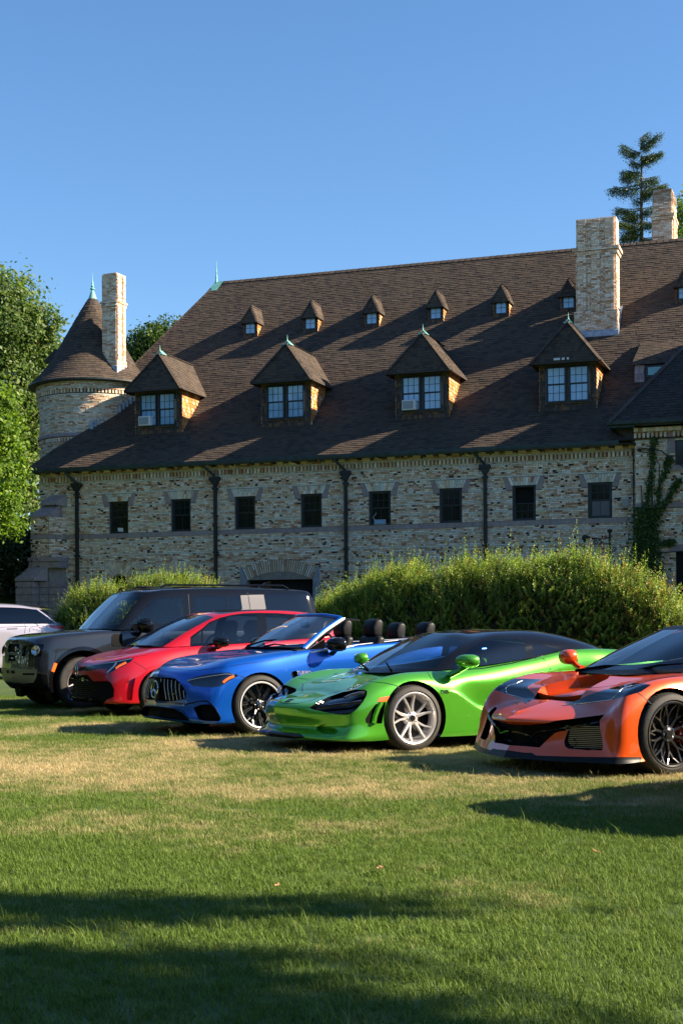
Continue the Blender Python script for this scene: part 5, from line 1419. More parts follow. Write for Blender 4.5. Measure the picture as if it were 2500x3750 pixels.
def text(car, s_, px, py, size, m, name='badge', roll=0, ext=.002, yaxis=None):
    h = car.hit(px, py, True)
    if not h: return
    p, n, _ = h; cu_ = bpy.data.curves.new(name, 'FONT'); cu_.body = s_; cu_.size = size; cu_.extrude = ext; cu_.align_x = 'CENTER'; cu_.align_y = 'CENTER'; cu_.space_character = 1.05
    tmp = bpy.data.objects.new(name, cu_); COL.objects.link(tmp); dg = bpy.context.evaluated_depsgraph_get(); me = bpy.data.meshes.new_from_object(tmp.evaluated_get(dg)); bpy.data.objects.remove(tmp)
    me.materials.clear(); me.materials.append(m); o = link(bpy.data.objects.new(name, me), car.root)
    zax = n; xa = (yaxis or Vector((1, 0, 0))); xa = (xa-zax*xa.dot(zax)).normalized(); ya = zax.cross(xa)
    o.matrix_local = Matrix((( xa.x, ya.x, zax.x, p.x+n.x*.003), (xa.y, ya.y, zax.y, p.y+n.y*.003), (xa.z, ya.z, zax.z, p.z+n.z*.003), (0, 0, 0, 1))) @ Matrix.Rotation(roll, 4, 'Z')
    return o
def wiper(car, p0, p1, bend=.02):
    g = G(); a, b = Vector(p0), Vector(p1); m_ = a.lerp(b, .5)+Vector((0, 0, bend)); g.tube([tuple(a), tuple(m_), tuple(b)], [.014, .010, .006], 5); g.build('wiper', M['satin_black'], car.root)
N_ = None
def finish(sh, c, paintm, glass, gl_parts): pass

# ---------------------------------------------------------------- green supercar
def green_car():
    c = Car('green_supercar', 'metallic green low supercar with a black roof and silver ten-spoke wheels', 1517, 372, .95)
    rows = [
     [(-1.10,0,.135),(-1.07,.46,.13),(-.95,.80,.125),(-.76,.91,.125),(-.44,.945,.125),(0,.94,.14),(.46,.945,.13),(.9,.93,.13),(1.5,.92,.13),(2.0,.93,.13),(2.35,.94,.14),(2.67,.94,.16),(3.05,.92,.22),(3.3,.82,.28),(3.42,.5,.30),(3.44,0,.30)],
     [(-1.13,0,.175),(-1.09,.46,.165),(-.97,.82,.15),(-.78,.93,.15),(-.44,.955,.17),(0,.955,.2),(.46,.957,.2),(.9,.945,.19),(1.5,.94,.19),(2.0,.945,.19),(2.35,.96,.2),(2.67,.96,.24),(3.05,.94,.3),(3.33,.84,.36),(3.45,.5,.38),(3.47,0,.38)],
     [(-1.00,0,.25),(-.98,.42,.25),(-.90,.76,.26),(-.75,.89,.28),(-.46,.942,.30),(0,.955,.40),(.42,.957,.555),(.9,.945,.36),(1.4,.94,.33),(2.0,.945,.36),(2.35,.962,.42),(2.67,.965,.46),(3.1,.94,.5),(3.38,.83,.54),(3.5,.5,.55),(3.52,0,.55)],
     [(-1.055,0,.36),(-1.03,.42,.36),(-.91,.76,.38),(-.75,.88,.42),(-.46,.94,.46),(0,.955,.52),(.44,.950,.60),(.9,.875,.41),(1.5,.855,.42),(2.0,.865,.50),(2.35,.93,.56),(2.67,.955,.62),(3.1,.93,.64),(3.4,.82,.66),(3.51,.5,.66),(3.53,0,.66)],
     [(-1.07,0,.43),(-1.02,.42,.435),(-.87,.73,.48),(-.68,.83,.55),(-.43,.895,.62),(0,.925,.69),(.46,.915,.69),(.9,.905,.66),(1.5,.885,.72),(2.0,.89,.78),(2.35,.935,.82),(2.67,.955,.83),(3.1,.92,.82),(3.4,.80,.81),(3.5,.5,.81),(3.52,0,.81)],
     [(-1.04,0,.47),(-.98,.38,.475),(-.80,.64,.54),(-.60,.73,.63),(-.38,.78,.705),(0,.80,.775),(.44,.80,.785),(.9,.80,.815),(1.5,.80,.885),(2.0,.81,.965),(2.35,.83,.985),(2.67,.835,.975),(3.05,.80,.945),(3.35,.70,.90),(3.46,.45,.89),(3.48,0,.89)],
     [(-1.00,0,.495),(-.94,.22,.50),(-.77,.40,.55),(-.58,.46,.605),(-.36,.50,.655),(0,.54,.715),(.42,.64,.765),(.9,.66,.79),(1.5,.66,.86),(2.0,.64,.94),(2.35,.62,.955),(2.67,.60,.935),(2.95,.55,.90),(3.2,.44,.87),(3.32,.28,.87),(3.36,0,.87)],
     [(-.97,0,.51),(-.89,0,.525),(-.73,0,.565),(-.54,0,.62),(-.32,0,.68),(-.05,0,.735),(.35,0,.77),(.9,0,.79),(1.5,0,.84),(2.0,0,.90),(2.3,0,.93),(2.6,0,.91),(2.85,0,.88),(3.05,0,.86),(3.15,0,.86),(3.2,0,.86)]]
    b = Shell(sweep(rows, 0, .08, .15, .07), c); c.shells.append(b)
    b.drop(lambda f, t, r: r > 5.25 and 6.15 < t < 11.2)
    A = lambda pts: Z(980, 2260, 3.136, pts); Q = lambda pts: Z(1500, 2250, 2.412, pts); D2 = lambda pts: Z(900, 2150, 1.568, pts)
    for x, r in ((0, .362), (2.67, .38)): b.cut(9, circ(x, .335, r), 'side', test=lambda f, t, rr: rr < 4.9)
    b.cut(1, A([(480,1040),(560,985),(700,915),(860,860),(1000,832),(1110,832),(1140,850),(1135,900),(1090,980),(1020,1060),(960,1105),(900,1122),(820,1120),(700,1100),(580,1075),(510,1058)]))
    b.cut(2, A([(1125,1215),(1120,1170),(1175,1080),(1240,1000),(1355,975),(1340,1060),(1310,1222),(1150,1226)]))
    b.cut(3, A([(1255,970),(1285,925),(1400,905),(1368,966),(1300,975)]))
    b.cut(4, A([(0,1330),(55,1300),(150,1318),(380,1340),(430,1388),(240,1400),(0,1400)]))
    b.cut(5, A([(150,1262),(500,1285),(690,1290),(700,1235),(790,1290),(803,1320),(770,1348),(560,1352),(380,1338),(150,1318),(0,1318),(0,1262)]) if False else A([(560,1262),(640,1228),(720,1245),(790,1290),(803,1320),(770,1346),(640,1338),(560,1300)]))
    b.drop(lambda f, t, r: f[b.lp] == 9)
    b.out(1, 'headlight_socket', M['gloss_black'], c.root, 'pair', shift=(.05, .015, -.01), wallm=M['gloss_black'])
    b.out(2, 'side_intake', M['satin_black'], c.root, 'pair', shift=(.03, .07, 0), wallm=M['green'])
    b.out(3, 'side_marker', M['amber'], c.root, 'pair', push=.003)
    b.out(4, 'splitter', M['gloss_black'], c.root)
    b.out(5, 'lower_scoop', M['green'], c.root, 'pair', shift=(.05, .02, 0), wallm=M['green'])
    body = b.out(0, 'body', M['green'], c.root)[0]
    g2 = [
     [(.02,0,.758),(.08,.38,.765),(.42,.77,.79),(1.0,.80,.835),(1.6,.80,.905),(2.1,.80,.985),(2.6,.70,.965),(2.95,.45,.92),(3.05,0,.90)],
     [(.42,0,.985),(.47,.36,.975),(.66,.70,.955),(1.2,.755,1.01),(1.65,.755,1.04),(2.15,.74,1.055),(2.6,.62,1.0),(2.9,.40,.94),(3.0,0,.93)],
     [(.82,0,1.155),(.84,.32,1.14),(.92,.57,1.085),(1.26,.635,1.135),(1.70,.63,1.15),(2.1,.60,1.125),(2.55,.50,1.04),(2.8,.32,.98),(2.9,0,.96)],
     [(.96,0,1.18),(.98,.25,1.172),(1.06,.42,1.145),(1.34,.46,1.182),(1.7,.45,1.19),(2.05,.43,1.16),(2.45,.36,1.07),(2.7,.22,1.01),(2.8,0,.99)],
     [(1.08,0,1.192),(1.12,0,1.195),(1.22,0,1.20),(1.42,0,1.207),(1.7,0,1.204),(2.0,0,1.175),(2.35,0,1.10),(2.55,0,1.05),(2.7,0,1.01)]]
    h = Shell(g2, c); c.shells.append(h)
    h.assign(1, lambda f, t, r: t < 1.83 and .1 < r < 1.83)
    h.cut(2, Q([(362,482),(362,455),(430,390),(520,310),(600,255),(700,222),(800,212),(1008,226),(1020,300),(1030,378),(900,415),(700,446),(560,470),(440,482)]))
    h.cut(3, Q([(1075,250),(1200,275),(1330,315),(1220,340),(1095,368)]))
    h.out(1, 'windscreen', M['glass'], c.root); h.out(2, 'side_window', M['glass'], c.root, 'pair'); h.out(3, 'quarter_window', M['glass_dark'], c.root, 'pair')
    h.out(0, 'roof', M['gloss_black'], c.root)
    # lamp units inside the sockets
    for nm, poly, m_ in (('headlight', A([(850,935),(900,895),(980,862),(1080,842),(1130,850),(1120,900),(1000,922),(880,945)]), M['lens']),):
        pass
    c.line(A([(560,1048),(680,1028),(800,1010),(950,990),(1080,965)]), 'light_blade', M['gloss_black'], w=.035, h=.012, thick=True)
    c.line(A([(1300,985),(1262,1050),(1228,1140),(1214,1222)]), 'intake_vane', M['green'], w=.045, h=.03, thick=True)
    c.line(A([(690,1018),(820,1000),(950,985),(1070,962)]), 'running_light', M['lamp_silver'], w=.006, h=.014, thick=True)
    c.line(A([(880,930),(960,895),(1060,870),(1115,868)]), 'headlight_lens', M['lamp_in'], w=.045, h=.012, thick=True)
    c.line(A([(900,925),(980,890),(1060,872)]), 'projector', M['lamp_silver'], w=.014, h=.016, thick=True)
    for pts in (A([(140,965),(165,985),(230,993),(350,990),(480,965),(640,900),(1000,800),(1110,748)]), A([(1110,748),(1200,742),(1350,758),(1470,785),(1508,808)]), D2([(1035,480),(1060,520),(1090,552),(1102,590)]), Q([(1170,385),(1205,420),(1228,455),(1240,490)]), Q([(1100,378),(1112,395)]), A([(282,850),(290,835),(380,790),(500,730),(700,655),(730,665),(715,690),(640,725),(430,815),(300,850)])):
        c.line(pts, 'panel_gap', M['badge'], w=.008, h=.0012)
    c.line(Q([(365,497),(640,478),(900,432),(1105,382),(1300,330),(1420,312)]), 'belt_moulding', M['gloss_black'], w=.012, h=.004, thick=True)
    mirrors(c, .60, 1.03, .885, M['green'], lx=.12, ly=.115, lz=.066, base=(.44, .90, .74))
    text(c, '750S', *Z(900, 2150, 1.568, [(1140, 601)])[0], .052, M['badge'], roll=-.0)
    bg_ = c.hit(*A([(252, 957)])[0], True)
    g = G(); g.box(-.045, .045, -.028, .028, 0, .004); o = g.build('nose_badge', M['badge'], c.root); o.location = bg_[0]; o.rotation_euler = bg_[1].to_track_quat('Z', 'X').to_euler()
    wiper(c, (.10, -.35, .79), (.36, .28, .90)); wiper(c, (.06, .05, .79), (.20, .55, .86))
    under(c, -.60, 3.3, .16, .90, .12); wells(c, (0, 2.67), .375, .93); cabin(c, .55, 2.0, .80, .80, .3, .85)
    seat(c, 1.35, -.36, .30, .52); seat(c, 1.35, .36, .30, .52)
    g = G(); g.box(2.0, 2.05, -.62, .62, .5, 1.0); g.build('bulkhead', M['cloth'], c.root)
    for x, wd in ((0, .245), (2.67, .30)):
        for far in (0, 1): wheel(c, x, (1 if far else -1)*(.95-wd/2), .327, .252, wd, 'green', far)
    # rear wing
    g = G(); g.prism([(3.15, .90), (3.5, .93), (3.52, .915), (3.3, .89)], 1, -.72, .72); g.build('rear_wing', M['green'], c.root, bevel=.01)
    return c
green_car()

# ---------------------------------------------------------------- orange sports car
def orange_car():
    c = Car('orange_sports_car', 'bright orange mid-engined sports car with black wheels cut by the right edge', 2462, 453, 1.0)
    rows = [
     [(-.98,0,.125),(-.96,.48,.125),(-.86,.88,.125),(-.70,.98,.125),(-.44,1.01,.13),(0,1.0,.15),(.47,1.0,.14),(.95,.98,.14),(1.5,.97,.14),(2.0,.98,.14),(2.4,1.0,.15),(2.72,1.0,.18),(3.1,.98,.22),(3.45,.88,.28),(3.58,.5,.3),(3.6,0,.3)],
     [(-.95,0,.175),(-.93,.48,.17),(-.84,.87,.165),(-.69,.965,.16),(-.44,.995,.17),(0,1.0,.2),(.47,1.0,.2),(.95,.985,.2),(1.5,.975,.2),(2.0,.985,.2),(2.4,1.005,.2),(2.72,1.01,.24),(3.1,.99,.3),(3.5,.9,.36),(3.62,.5,.38),(3.64,0,.38)],
     [(-.90,0,.27),(-.88,.45,.27),(-.81,.83,.28),(-.68,.93,.30),(-.46,.985,.32),(0,1.0,.36),(.47,.995,.34),(.95,.95,.34),(1.5,.94,.34),(2.0,.95,.36),(2.4,1.0,.4),(2.72,1.012,.44),(3.15,.99,.5),(3.52,.88,.54),(3.66,.5,.55),(3.68,0,.55)],
     [(-.905,0,.385),(-.865,.43,.39),(-.785,.80,.405),(-.66,.905,.44),(-.46,.965,.48),(0,.995,.55),(.47,.98,.54),(.95,.92,.5),(1.5,.91,.5),(2.0,.93,.52),(2.4,.985,.58),(2.72,1.01,.64),(3.15,.985,.68),(3.52,.86,.7),(3.66,.5,.7),(3.68,0,.7)],
     [(-.955,0,.425),(-.895,.42,.435),(-.775,.76,.465),(-.62,.86,.54),(-.43,.925,.61),(0,.965,.70),(.47,.95,.70),(.95,.92,.69),(1.5,.92,.70),(2.0,.93,.74),(2.4,.97,.80),(2.72,.99,.84),(3.15,.97,.85),(3.5,.84,.85),(3.64,.5,.85),(3.66,0,.85)],
     [(-.950,0,.448),(-.872,.38,.463),(-.70,.66,.525),(-.54,.76,.60),(-.38,.84,.68),(0,.875,.785),(.44,.86,.805),(.9,.83,.83),(1.5,.83,.87),(2.0,.85,.93),(2.4,.88,.99),(2.72,.88,1.0),(3.15,.86,.99),(3.45,.76,.97),(3.6,.5,.96),(3.62,0,.96)],
     [(-.88,0,.475),(-.80,.18,.515),(-.66,.36,.58),(-.50,.45,.635),(-.34,.51,.68),(0,.56,.755),(.38,.62,.815),(.9,.66,.82),(1.5,.66,.85),(2.0,.66,.9),(2.4,.66,.95),(2.72,.64,.96),(3.0,.6,.96),(3.25,.5,.95),(3.4,.3,.94),(3.42,0,.94)],
     [(-.83,0,.505),(-.73,0,.555),(-.60,0,.62),(-.46,0,.672),(-.28,0,.715),(-.05,0,.765),(.28,0,.81),(.9,0,.8),(1.5,0,.82),(2.0,0,.86),(2.4,0,.9),(2.7,0,.92),(2.95,0,.93),(3.1,0,.93),(3.2,0,.92),(3.25,0,.92)]]
    b = Shell(sweep(rows, .02, .12, .23, .13, .01), c); c.shells.append(b)
    b.drop(lambda f, t, r: r > 5.25 and 6.15 < t < 11.2)
    B_ = lambda pts: Z(1750, 2400, 2.851, pts); Q = lambda pts: Z(1600, 2200, 1.742, pts); K = lambda pts: Z(2100, 2200, 3.92, pts)
    for x, r in ((0, .372), (2.72, .39)): b.cut(9, circ(x, .34, r), 'side', test=lambda f, t, rr: rr < 4.9)
    b.cut(1, B_([(100,640),(230,690),(310,716),(400,722),(520,725),(700,712),(820,680),(1000,660),(1150,640),(1315,618),(1265,680),(1270,760),(1290,860),(1300,960),(1290,992),(1100,990),(940,975),(905,950),(895,900),(935,785),(850,795),(800,810),(700,900),(640,962),(500,950),(330,940),(260,915),(100,890)]))
    b.cut(4, B_([(0,985),(110,950),(170,952),(270,985),(480,1015),(560,1018),(600,1045),(900,1055),(1250,1062),(1700,1062),(1700,1250),(0,1250)]))
    b.cut(2, Q([(785,672),(850,655),(950,607),(1050,572),(1150,545),(1250,525),(1365,535),(1300,580),(1200,610),(1120,632),(1000,652),(880,664)]))
    b.cut(5, [(-.46,.02),(-.43,-.30),(-.28,-.31),(0,-.20),(.12,-.10),(.12,.02)], 'top', test=lambda f, t, r: r > 5.3)
    b.cut(7, [(-.46,.02),(-.43,-.30),(-.36,-.305),(-.38,.02)], 'top', only=5, test=lambda f, t, r: r > 5.3)
    b.drop(lambda f, t, r: f[b.lp] == 9)
    b.out(1, 'front_grille', M['satin_black'], c.root, shift=(.12, 0, 0), wallm=M['gloss_black'])
    b.out(2, 'headlight_bowl', M['lamp_in'], c.root, 'pair', shift=(.035, .01, -.03), wallm=M['gloss_black'])
    b.out(2, 'headlight', M['lens'], c.root, 'pair')
    b.out(4, 'splitter', M['carbon'], c.root)
    b.out(5, 'bonnet_vent', M['orange'], c.root, shift=(.03, 0, -.075), wallm=M['orange']); b.out(7, 'vent_insert', M['carbon'], c.root, shift=(.03, 0, -.07), wallm=M['carbon'])
    b.out(0, 'body', M['orange'], c.root)
    g2 = [
     [(.10,0,.80),(.16,.38,.812),(.58,.72,.832),(1.0,.81,.855),(1.6,.81,.89),(2.1,.79,.935),(2.6,.66,.96),(2.95,.4,.96),(3.05,0,.96)],
     [(.58,0,1.02),(.62,.34,1.015),(.94,.66,.995),(1.25,.75,1.03),(1.7,.76,1.05),(2.15,.73,1.06),(2.6,.58,1.02),(2.9,.36,.99),(3.0,0,.99)],
     [(1.06,0,1.20),(1.09,.30,1.192),(1.29,.55,1.155),(1.48,.60,1.175),(1.75,.61,1.185),(2.15,.58,1.16),(2.6,.46,1.08),(2.8,.3,1.04),(2.9,0,1.03)],
     [(1.14,0,1.22),(1.16,.25,1.218),(1.28,.42,1.205),(1.46,.44,1.22),(1.75,.44,1.225),(2.1,.42,1.19),(2.5,.33,1.11),(2.7,.2,1.06),(2.8,0,1.05)],
     [(1.22,0,1.23),(1.24,0,1.232),(1.34,0,1.235),(1.5,0,1.238),(1.75,0,1.236),(2.05,0,1.21),(2.4,0,1.14),(2.6,0,1.09),(2.7,0,1.07)]]
    h = Shell(g2, c); c.shells.append(h)
    h.assign(1, lambda f, t, r: t < 1.83 and .1 < r < 1.9); h.assign(2, lambda f, t, r: 2.2 < t < 4.7 and .15 < r < 1.8)
    h.out(1, 'windscreen', M['glass'], c.root); h.out(2, 'side_window', M['glass'], c.root, 'pair'); h.out(0, 'roof', M['carbon'], c.root)
    # front details
    c.line(B_([(300,790),(420,800),(560,845),(620,800),(800,775),(1000,742),(1258,700)]), 'grille_bar', M['gloss_black'], w=.02, h=.012, thick=True)
    c.line(Q([(800,670),(950,652),(1110,632),(1180,560),(1240,540)]), 'running_light', M['lamp_silver'], w=.008, h=.004, thick=True)
    g = G()
    for k in range(14):
        z_ = .20+.0155*k
        for sg in (-1, 1): g.prism([(-.70, sg*.50), (-.50, sg*.82), (-.48, sg*.82), (-.68, sg*.50)][::sg], 2, z_, z_+.006)
    g.build('radiator_fins', M['alloy_grey'], c.root, kind='stuff')
    g = G()
    for k in range(5):
        for j in range(2):
            y_ = -.05-.11*k-.055*(j % 2); z_ = .215+.055*j
            pts = [(-.80+.25*abs(y_), y_+.05*math.cos(a), z_+.03*math.sin(a)) for a in np.linspace(0, 2*math.pi, 7)]
            g.tube(pts, .0035, 4, cap=False); g.tube([(p[0], -p[1], p[2]) for p in pts], .0035, 4, cap=False)
    g.build('grille_mesh', M['gloss_black'], c.root, kind='stuff')
    for pts in (Z(2250, 2500, 6.27, [(520,235),(620,300),(760,420),(830,490)]), K([(100,1262),(400,1240),(640,1205),(940,1150)])): c.line(pts, 'panel_gap', M['badge'], w=.008, h=.0012)
    c.line(B_([(395,555),(440,533),(490,512)]), 'crossed_flags_badge', M['badge'], w=.03, h=.004, both=False, thick=True)
    mirrors(c, .62, 1.06, .93, M['orange'], lx=.12, ly=.12, lz=.075, base=(.60, .86, .82))
    wiper(c, (.16, .42, .82), (.30, -.20, .875)); wiper(c, (.20, -.25, .82), (.42, -.72, .90))
    under(c, -.42, 3.4, .17, .95, .12); wells(c, (0, 2.72), .385, .985); cabin(c, .62, 2.1, .84, .83, .3, .95)
    seat(c, 1.45, -.38, .32, .55); seat(c, 1.45, .38, .32, .55)
    for x, wd, r in ((0, .275, .3365), (2.72, .34, .35)):
        for far in (0, 1): wheel(c, x, (1 if far else -1)*(1.0-wd/2), r, .262, wd, 'corv', far)
    return c
orange_car()

# ---------------------------------------------------------------- blue convertible
def blue_car():
    c = Car('blue_convertible', 'metallic blue open convertible with a vertical chrome-slat grille and bright-rimmed black wheels', 955, 317.6, .96)
    rows = [
     [(-.91,0,.165),(-.89,.48,.16),(-.78,.83,.15),(-.62,.92,.15),(-.41,.95,.15),(0,.95,.17),(.42,.95,.17),(.9,.93,.18),(1.5,.92,.18),(2.1,.92,.18),(2.5,.94,.18),(2.875,.95,.2),(3.3,.92,.26),(3.7,.82,.3),(3.88,.5,.32),(3.92,0,.32)],
     [(-.945,0,.205),(-.92,.48,.20),(-.80,.84,.19),(-.63,.935,.185),(-.41,.96,.19),(0,.96,.22),(.42,.96,.22),(.9,.945,.23),(1.5,.935,.23),(2.1,.935,.23),(2.5,.955,.24),(2.875,.962,.26),(3.3,.93,.32),(3.72,.83,.36),(3.9,.5,.38),(3.95,0,.38)],
     [(-.90,0,.33),(-.885,.46,.33),(-.79,.80,.33),(-.63,.915,.33),(-.42,.95,.34),(0,.96,.4),(.42,.955,.38),(.9,.92,.36),(1.5,.91,.36),(2.1,.915,.37),(2.5,.95,.42),(2.875,.965,.46),(3.3,.94,.5),(3.73,.83,.54),(3.92,.5,.55),(3.97,0,.55)],
     [(-.925,0,.44),(-.895,.44,.445),(-.785,.775,.46),(-.62,.895,.49),(-.42,.94,.53),(0,.96,.58),(.42,.95,.58),(.9,.925,.56),(1.5,.92,.58),(2.1,.92,.62),(2.5,.945,.66),(2.875,.962,.70),(3.3,.935,.72),(3.72,.82,.74),(3.92,.5,.74),(3.96,0,.74)],
     [(-.915,0,.57),(-.88,.42,.58),(-.75,.745,.61),(-.58,.865,.655),(-.40,.92,.70),(0,.945,.76),(.42,.935,.78),(.9,.925,.79),(1.5,.925,.82),(2.1,.93,.85),(2.5,.945,.88),(2.875,.95,.89),(3.3,.92,.89),(3.7,.80,.88),(3.89,.5,.87),(3.93,0,.87)],
     [(-.875,0,.70),(-.82,.38,.715),(-.66,.68,.765),(-.50,.79,.805),(-.34,.845,.845),(0,.875,.895),(.4,.88,.935),(.9,.88,.98),(1.5,.885,1.015),(2.1,.89,1.055),(2.5,.89,1.07),(2.875,.88,1.075),(3.3,.84,1.06),(3.65,.74,1.04),(3.84,.45,1.03),(3.88,0,1.03)],
     [(-.84,0,.745),(-.77,.24,.76),(-.61,.46,.805),(-.46,.54,.84),(-.30,.60,.88),(0,.65,.925),(.4,.72,.965),(.9,.78,.99),(1.5,.78,1.03),(2.1,.78,1.06),(2.5,.76,1.08),(2.875,.72,1.09),(3.2,.66,1.09),(3.5,.5,1.07),(3.65,.3,1.06),(3.7,0,1.05)],
     [(-.80,0,.77),(-.71,0,.79),(-.56,0,.82),(-.41,0,.85),(-.25,0,.88),(0,0,.92),(.34,0,.97),(.9,0,1.0),(1.5,0,1.0),(2.1,0,1.0),(2.5,0,1.05),(2.8,0,1.10),(3.1,0,1.11),(3.3,0,1.10),(3.45,0,1.08),(3.55,0,1.07)]]
    b = Shell(sweep(rows, 0, .04, .09, .04), c); c.shells.append(b)
    b.drop(lambda f, t, r: r > 5.35 and 6.15 < t < 10.7)
    Mz = lambda pts: Z(520, 2380, 3.92, pts); Nz = lambda pts: Z(900, 2200, 3.92, pts)
    for x, r in ((0, .378), (2.875, .378)): b.cut(9, circ(x, .345, r), 'side', test=lambda f, t, rr: rr < 4.9)
    grille = [(0,400),(80,400),(230,393),(400,400),(480,415),(540,460),(600,540),(637,620),(630,690),(590,712),(480,735),(380,742),(240,730),(130,690),(0,640)]
    b.cut(1, Mz(grille))
    b.cut(2, Mz([(645,435),(760,390),(920,355),(1100,330),(1250,325),(1330,345),(1395,368),(1300,420),(1180,495),(1100,530),(1000,538),(850,530),(740,520),(700,490)]))
    b.cut(4, Mz([(0,900),(130,810),(300,830),(470,855),(580,900),(650,975),(680,1020),(560,1005),(350,985),(160,950),(0,940)]))
    b.cut(5, Mz([(740,830),(850,785),(960,780),(1010,800),(1060,860),(1110,940),(1130,1000),(1100,1030),(1050,1025),(900,1020),(820,1000),(800,960)]))
    b.cut(6, Nz([(650,1060),(665,1020),(710,1005),(735,1010),(745,1060),(800,1170),(760,1195),(690,1150)]))
    b.drop(lambda f, t, r: f[b.lp] == 9)
    b.out(1, 'grille', M['satin_black'], c.root, shift=(.06, 0, 0), wallm=M['gloss_black'])
    b.out(2, 'headlight_bowl', M['lamp_in'], c.root, 'pair', shift=(.035, .015, 0), wallm=M['gloss_black']); b.out(2, 'headlight', M['lens'], c.root, 'pair')
    b.out(4, 'lower_intake', M['satin_black'], c.root, shift=(.08, 0, 0), wallm=M['gloss_black'])
    b.out(5, 'side_intake', M['satin_black'], c.root, 'pair', shift=(.07, .02, 0), wallm=M['gloss_black'])
    b.out(6, 'wing_vent', M['satin_black'], c.root, 'pair', shift=(.01, .03, 0), wallm=M['gloss_black'])
    b.out(0, 'body', M['blue'], c.root)
    for xs, y0, y1 in ((92,405,620),(105,404,650),(120,402,670),(148,400,690),(175,400,700),(204,400,465),(277,412,460),(327,420,715),(376,428,722),(430,434,725),(486,444,722),(541,484,712),(601,585,690)):
        dx = {204: 0, 277: 0}.get(xs, (y1-y0)*.09)
        c.line(Mz([(xs, y0), (xs-dx*.15, (y0*2+y1)/3), (xs+dx*.35, (y0+2*y1)/3), (xs+dx, y1)]), 'grille_slat', M['trim'], w=.0055, h=.006, both=xs > 250, thick=True, sub=3)
    st = c.hit(*Mz([(243, 568)])[0], True); p = Vector((st[0].x-.012, 0, st[0].z)); ring = []
    g = G()
    for i in range(29): a = 2*math.pi*i/28; ring.append((p.x+.02*math.sin(a)*.5, .098*math.cos(a), p.z+.098*math.sin(a)))
    g.tube(ring, .008, 6, cap=False)
    for k in range(3): a = math.pi/2+k*2*math.pi/3; g.tube([(p.x-.006, 0, p.z), (p.x+.01*math.sin(a), .095*math.cos(a), p.z+.095*math.sin(a))], [.014, .004], 5)
    g.build('star_emblem', M['chrome'], c.root, smooth=True)
    g = G(); g.lathe([(0, .0), (.09, .001)], (0, 0, 0), axis='y', seg=24); o = g.build('emblem_plate', M['gloss_black'], c.root); o.location = (p.x+.008, 0, p.z); o.rotation_euler = (0, 0, R(-90))
    c.line(Mz([(425,632),(478,632)]), 'grille_badge', M['chrome'], w=.022, h=.009, both=False, thick=True)
    c.line(Mz([(1165,468),(1210,430),(1270,396),(1325,378)]), 'turn_signal', M['amber'], w=.028, h=.002, thick=True)
    c.line(Mz([(655,440),(800,405),(1000,372),(1200,345),(1330,352)]), 'running_light', M['lamp_silver'], w=.010, h=.003, thick=True)
    c.line(Mz([(75,690),(240,740),(480,762),(640,780),(800,742),(930,732),(985,770),(1060,850),(1130,985)]), 'intake_trim', M['gloss_black'], w=.016, h=.006, thick=True)
    c.line(Mz([(120,800),(300,822),(480,850),(590,880),(650,960),(700,1025)]), 'lower_trim', M['gloss_black'], w=.012, h=.005, thick=True)
    for pts in (Mz([(180,262),(290,262),(480,275),(740,297)]), Mz([(760,300),(1000,270),(1200,245),(1500,195)]), Mz([(1405,372),(1530,418)]), Nz([(740,715),(700,760),(560,810),(300,865),(0,905)]), Nz([(905,780),(915,900),(925,1080)]), Z(980, 2260, 3.136, [(1475,280),(1540,355)])): c.line(pts, 'panel_gap', M['badge'], w=.006, h=.0012)
    c.line(Nz([(925,745),(1100,710),(1300,690),(1460,662),(1568,640)])+[(1400, 2350), (1480, 2342.5), (1544, 2336)], 'belt_chrome', M['trim'], w=.028, h=.008, thick=True)
    text(c, 'TURBO', *Nz([(830, 1035)])[0], .058, M['silver']); text(c, 'electrified', *Nz([(862, 1058)])[0], .026, M['silver'])
    o = c.hit(*Mz([(318, 300)])[0], True); g = G(); g.lathe([(0, .004), (.022, .004), (.026, 0)], seg=18); k = g.build('bonnet_emblem', M['chrome'], c.root); k.location = (o[0].x, 0, o[0].z); k.rotation_euler = (0, R(-40), 0)
    # windscreen and its frame
    base = [(.44, 0, 1.0), (.47, .35, 1.0), (.66, .70, .985)]; top = [(1.12, 0, 1.385), (1.15, .33, 1.38), (1.28, .555, 1.345)]
    rows2 = [base, [tuple((a+b)/2+k for a, b, k in zip(p, q, (-.02, .015, .015))) for p, q in zip(base, top)], top]
    rr = [[r[0], r[1], r[2], (r[2][0]+.001, 0, r[2][2])] for r in rows2]
    h = Shell([r for r in rr], c, nt=8, nr=8); h.drop(lambda f, t, r: t > 2.0); h.out(0, 'windscreen', M['glass'], c.root)
    def frame(w2, m_, nm, off):
        g = G()
        for sg in (-1, 1):
            P = [Vector((p[0], sg*p[1], p[2])) for p in [h.A[j, 16] for j in range(h.A.shape[0])]]
            P = [Vector((p.x+off[0], sg*(abs(p.y)+off[1]), p.z+off[2])) for p in P]; g.tube([tuple(p) for p in P], w2, 8)
        g.build(nm, m_, c.root, smooth=True)
    frame(.030, M['blue'], 'windscreen_pillar', (.02, .012, 0)); frame(.015, M['trim'], 'pillar_trim', (.05, .028, .002)); frame(.016, M['satin_black'], 'pillar_seal', (.075, .02, -.006))
    g = G(); P = [tuple(h.A[-1, i]) for i in range(17)]; P = [(a+.02, b, c_+.005) for a, b, c_ in P]; L_ = P[::-1]+[(a, -b, c_) for a, b, c_ in P[1:]]; g.tube(L_, .028, 8); g.build('header_rail', M['blue'], c.root, smooth=True)
    g = G(); P = [tuple(h.A[0, i]) for i in range(17)]; P = [(a+.0, b, c_-.006) for a, b, c_ in P]; g.tube(P[::-1]+[(a, -b, c_) for a, b, c_ in P[1:]], .018, 6); g.build('scuttle', M['satin_black'], c.root)
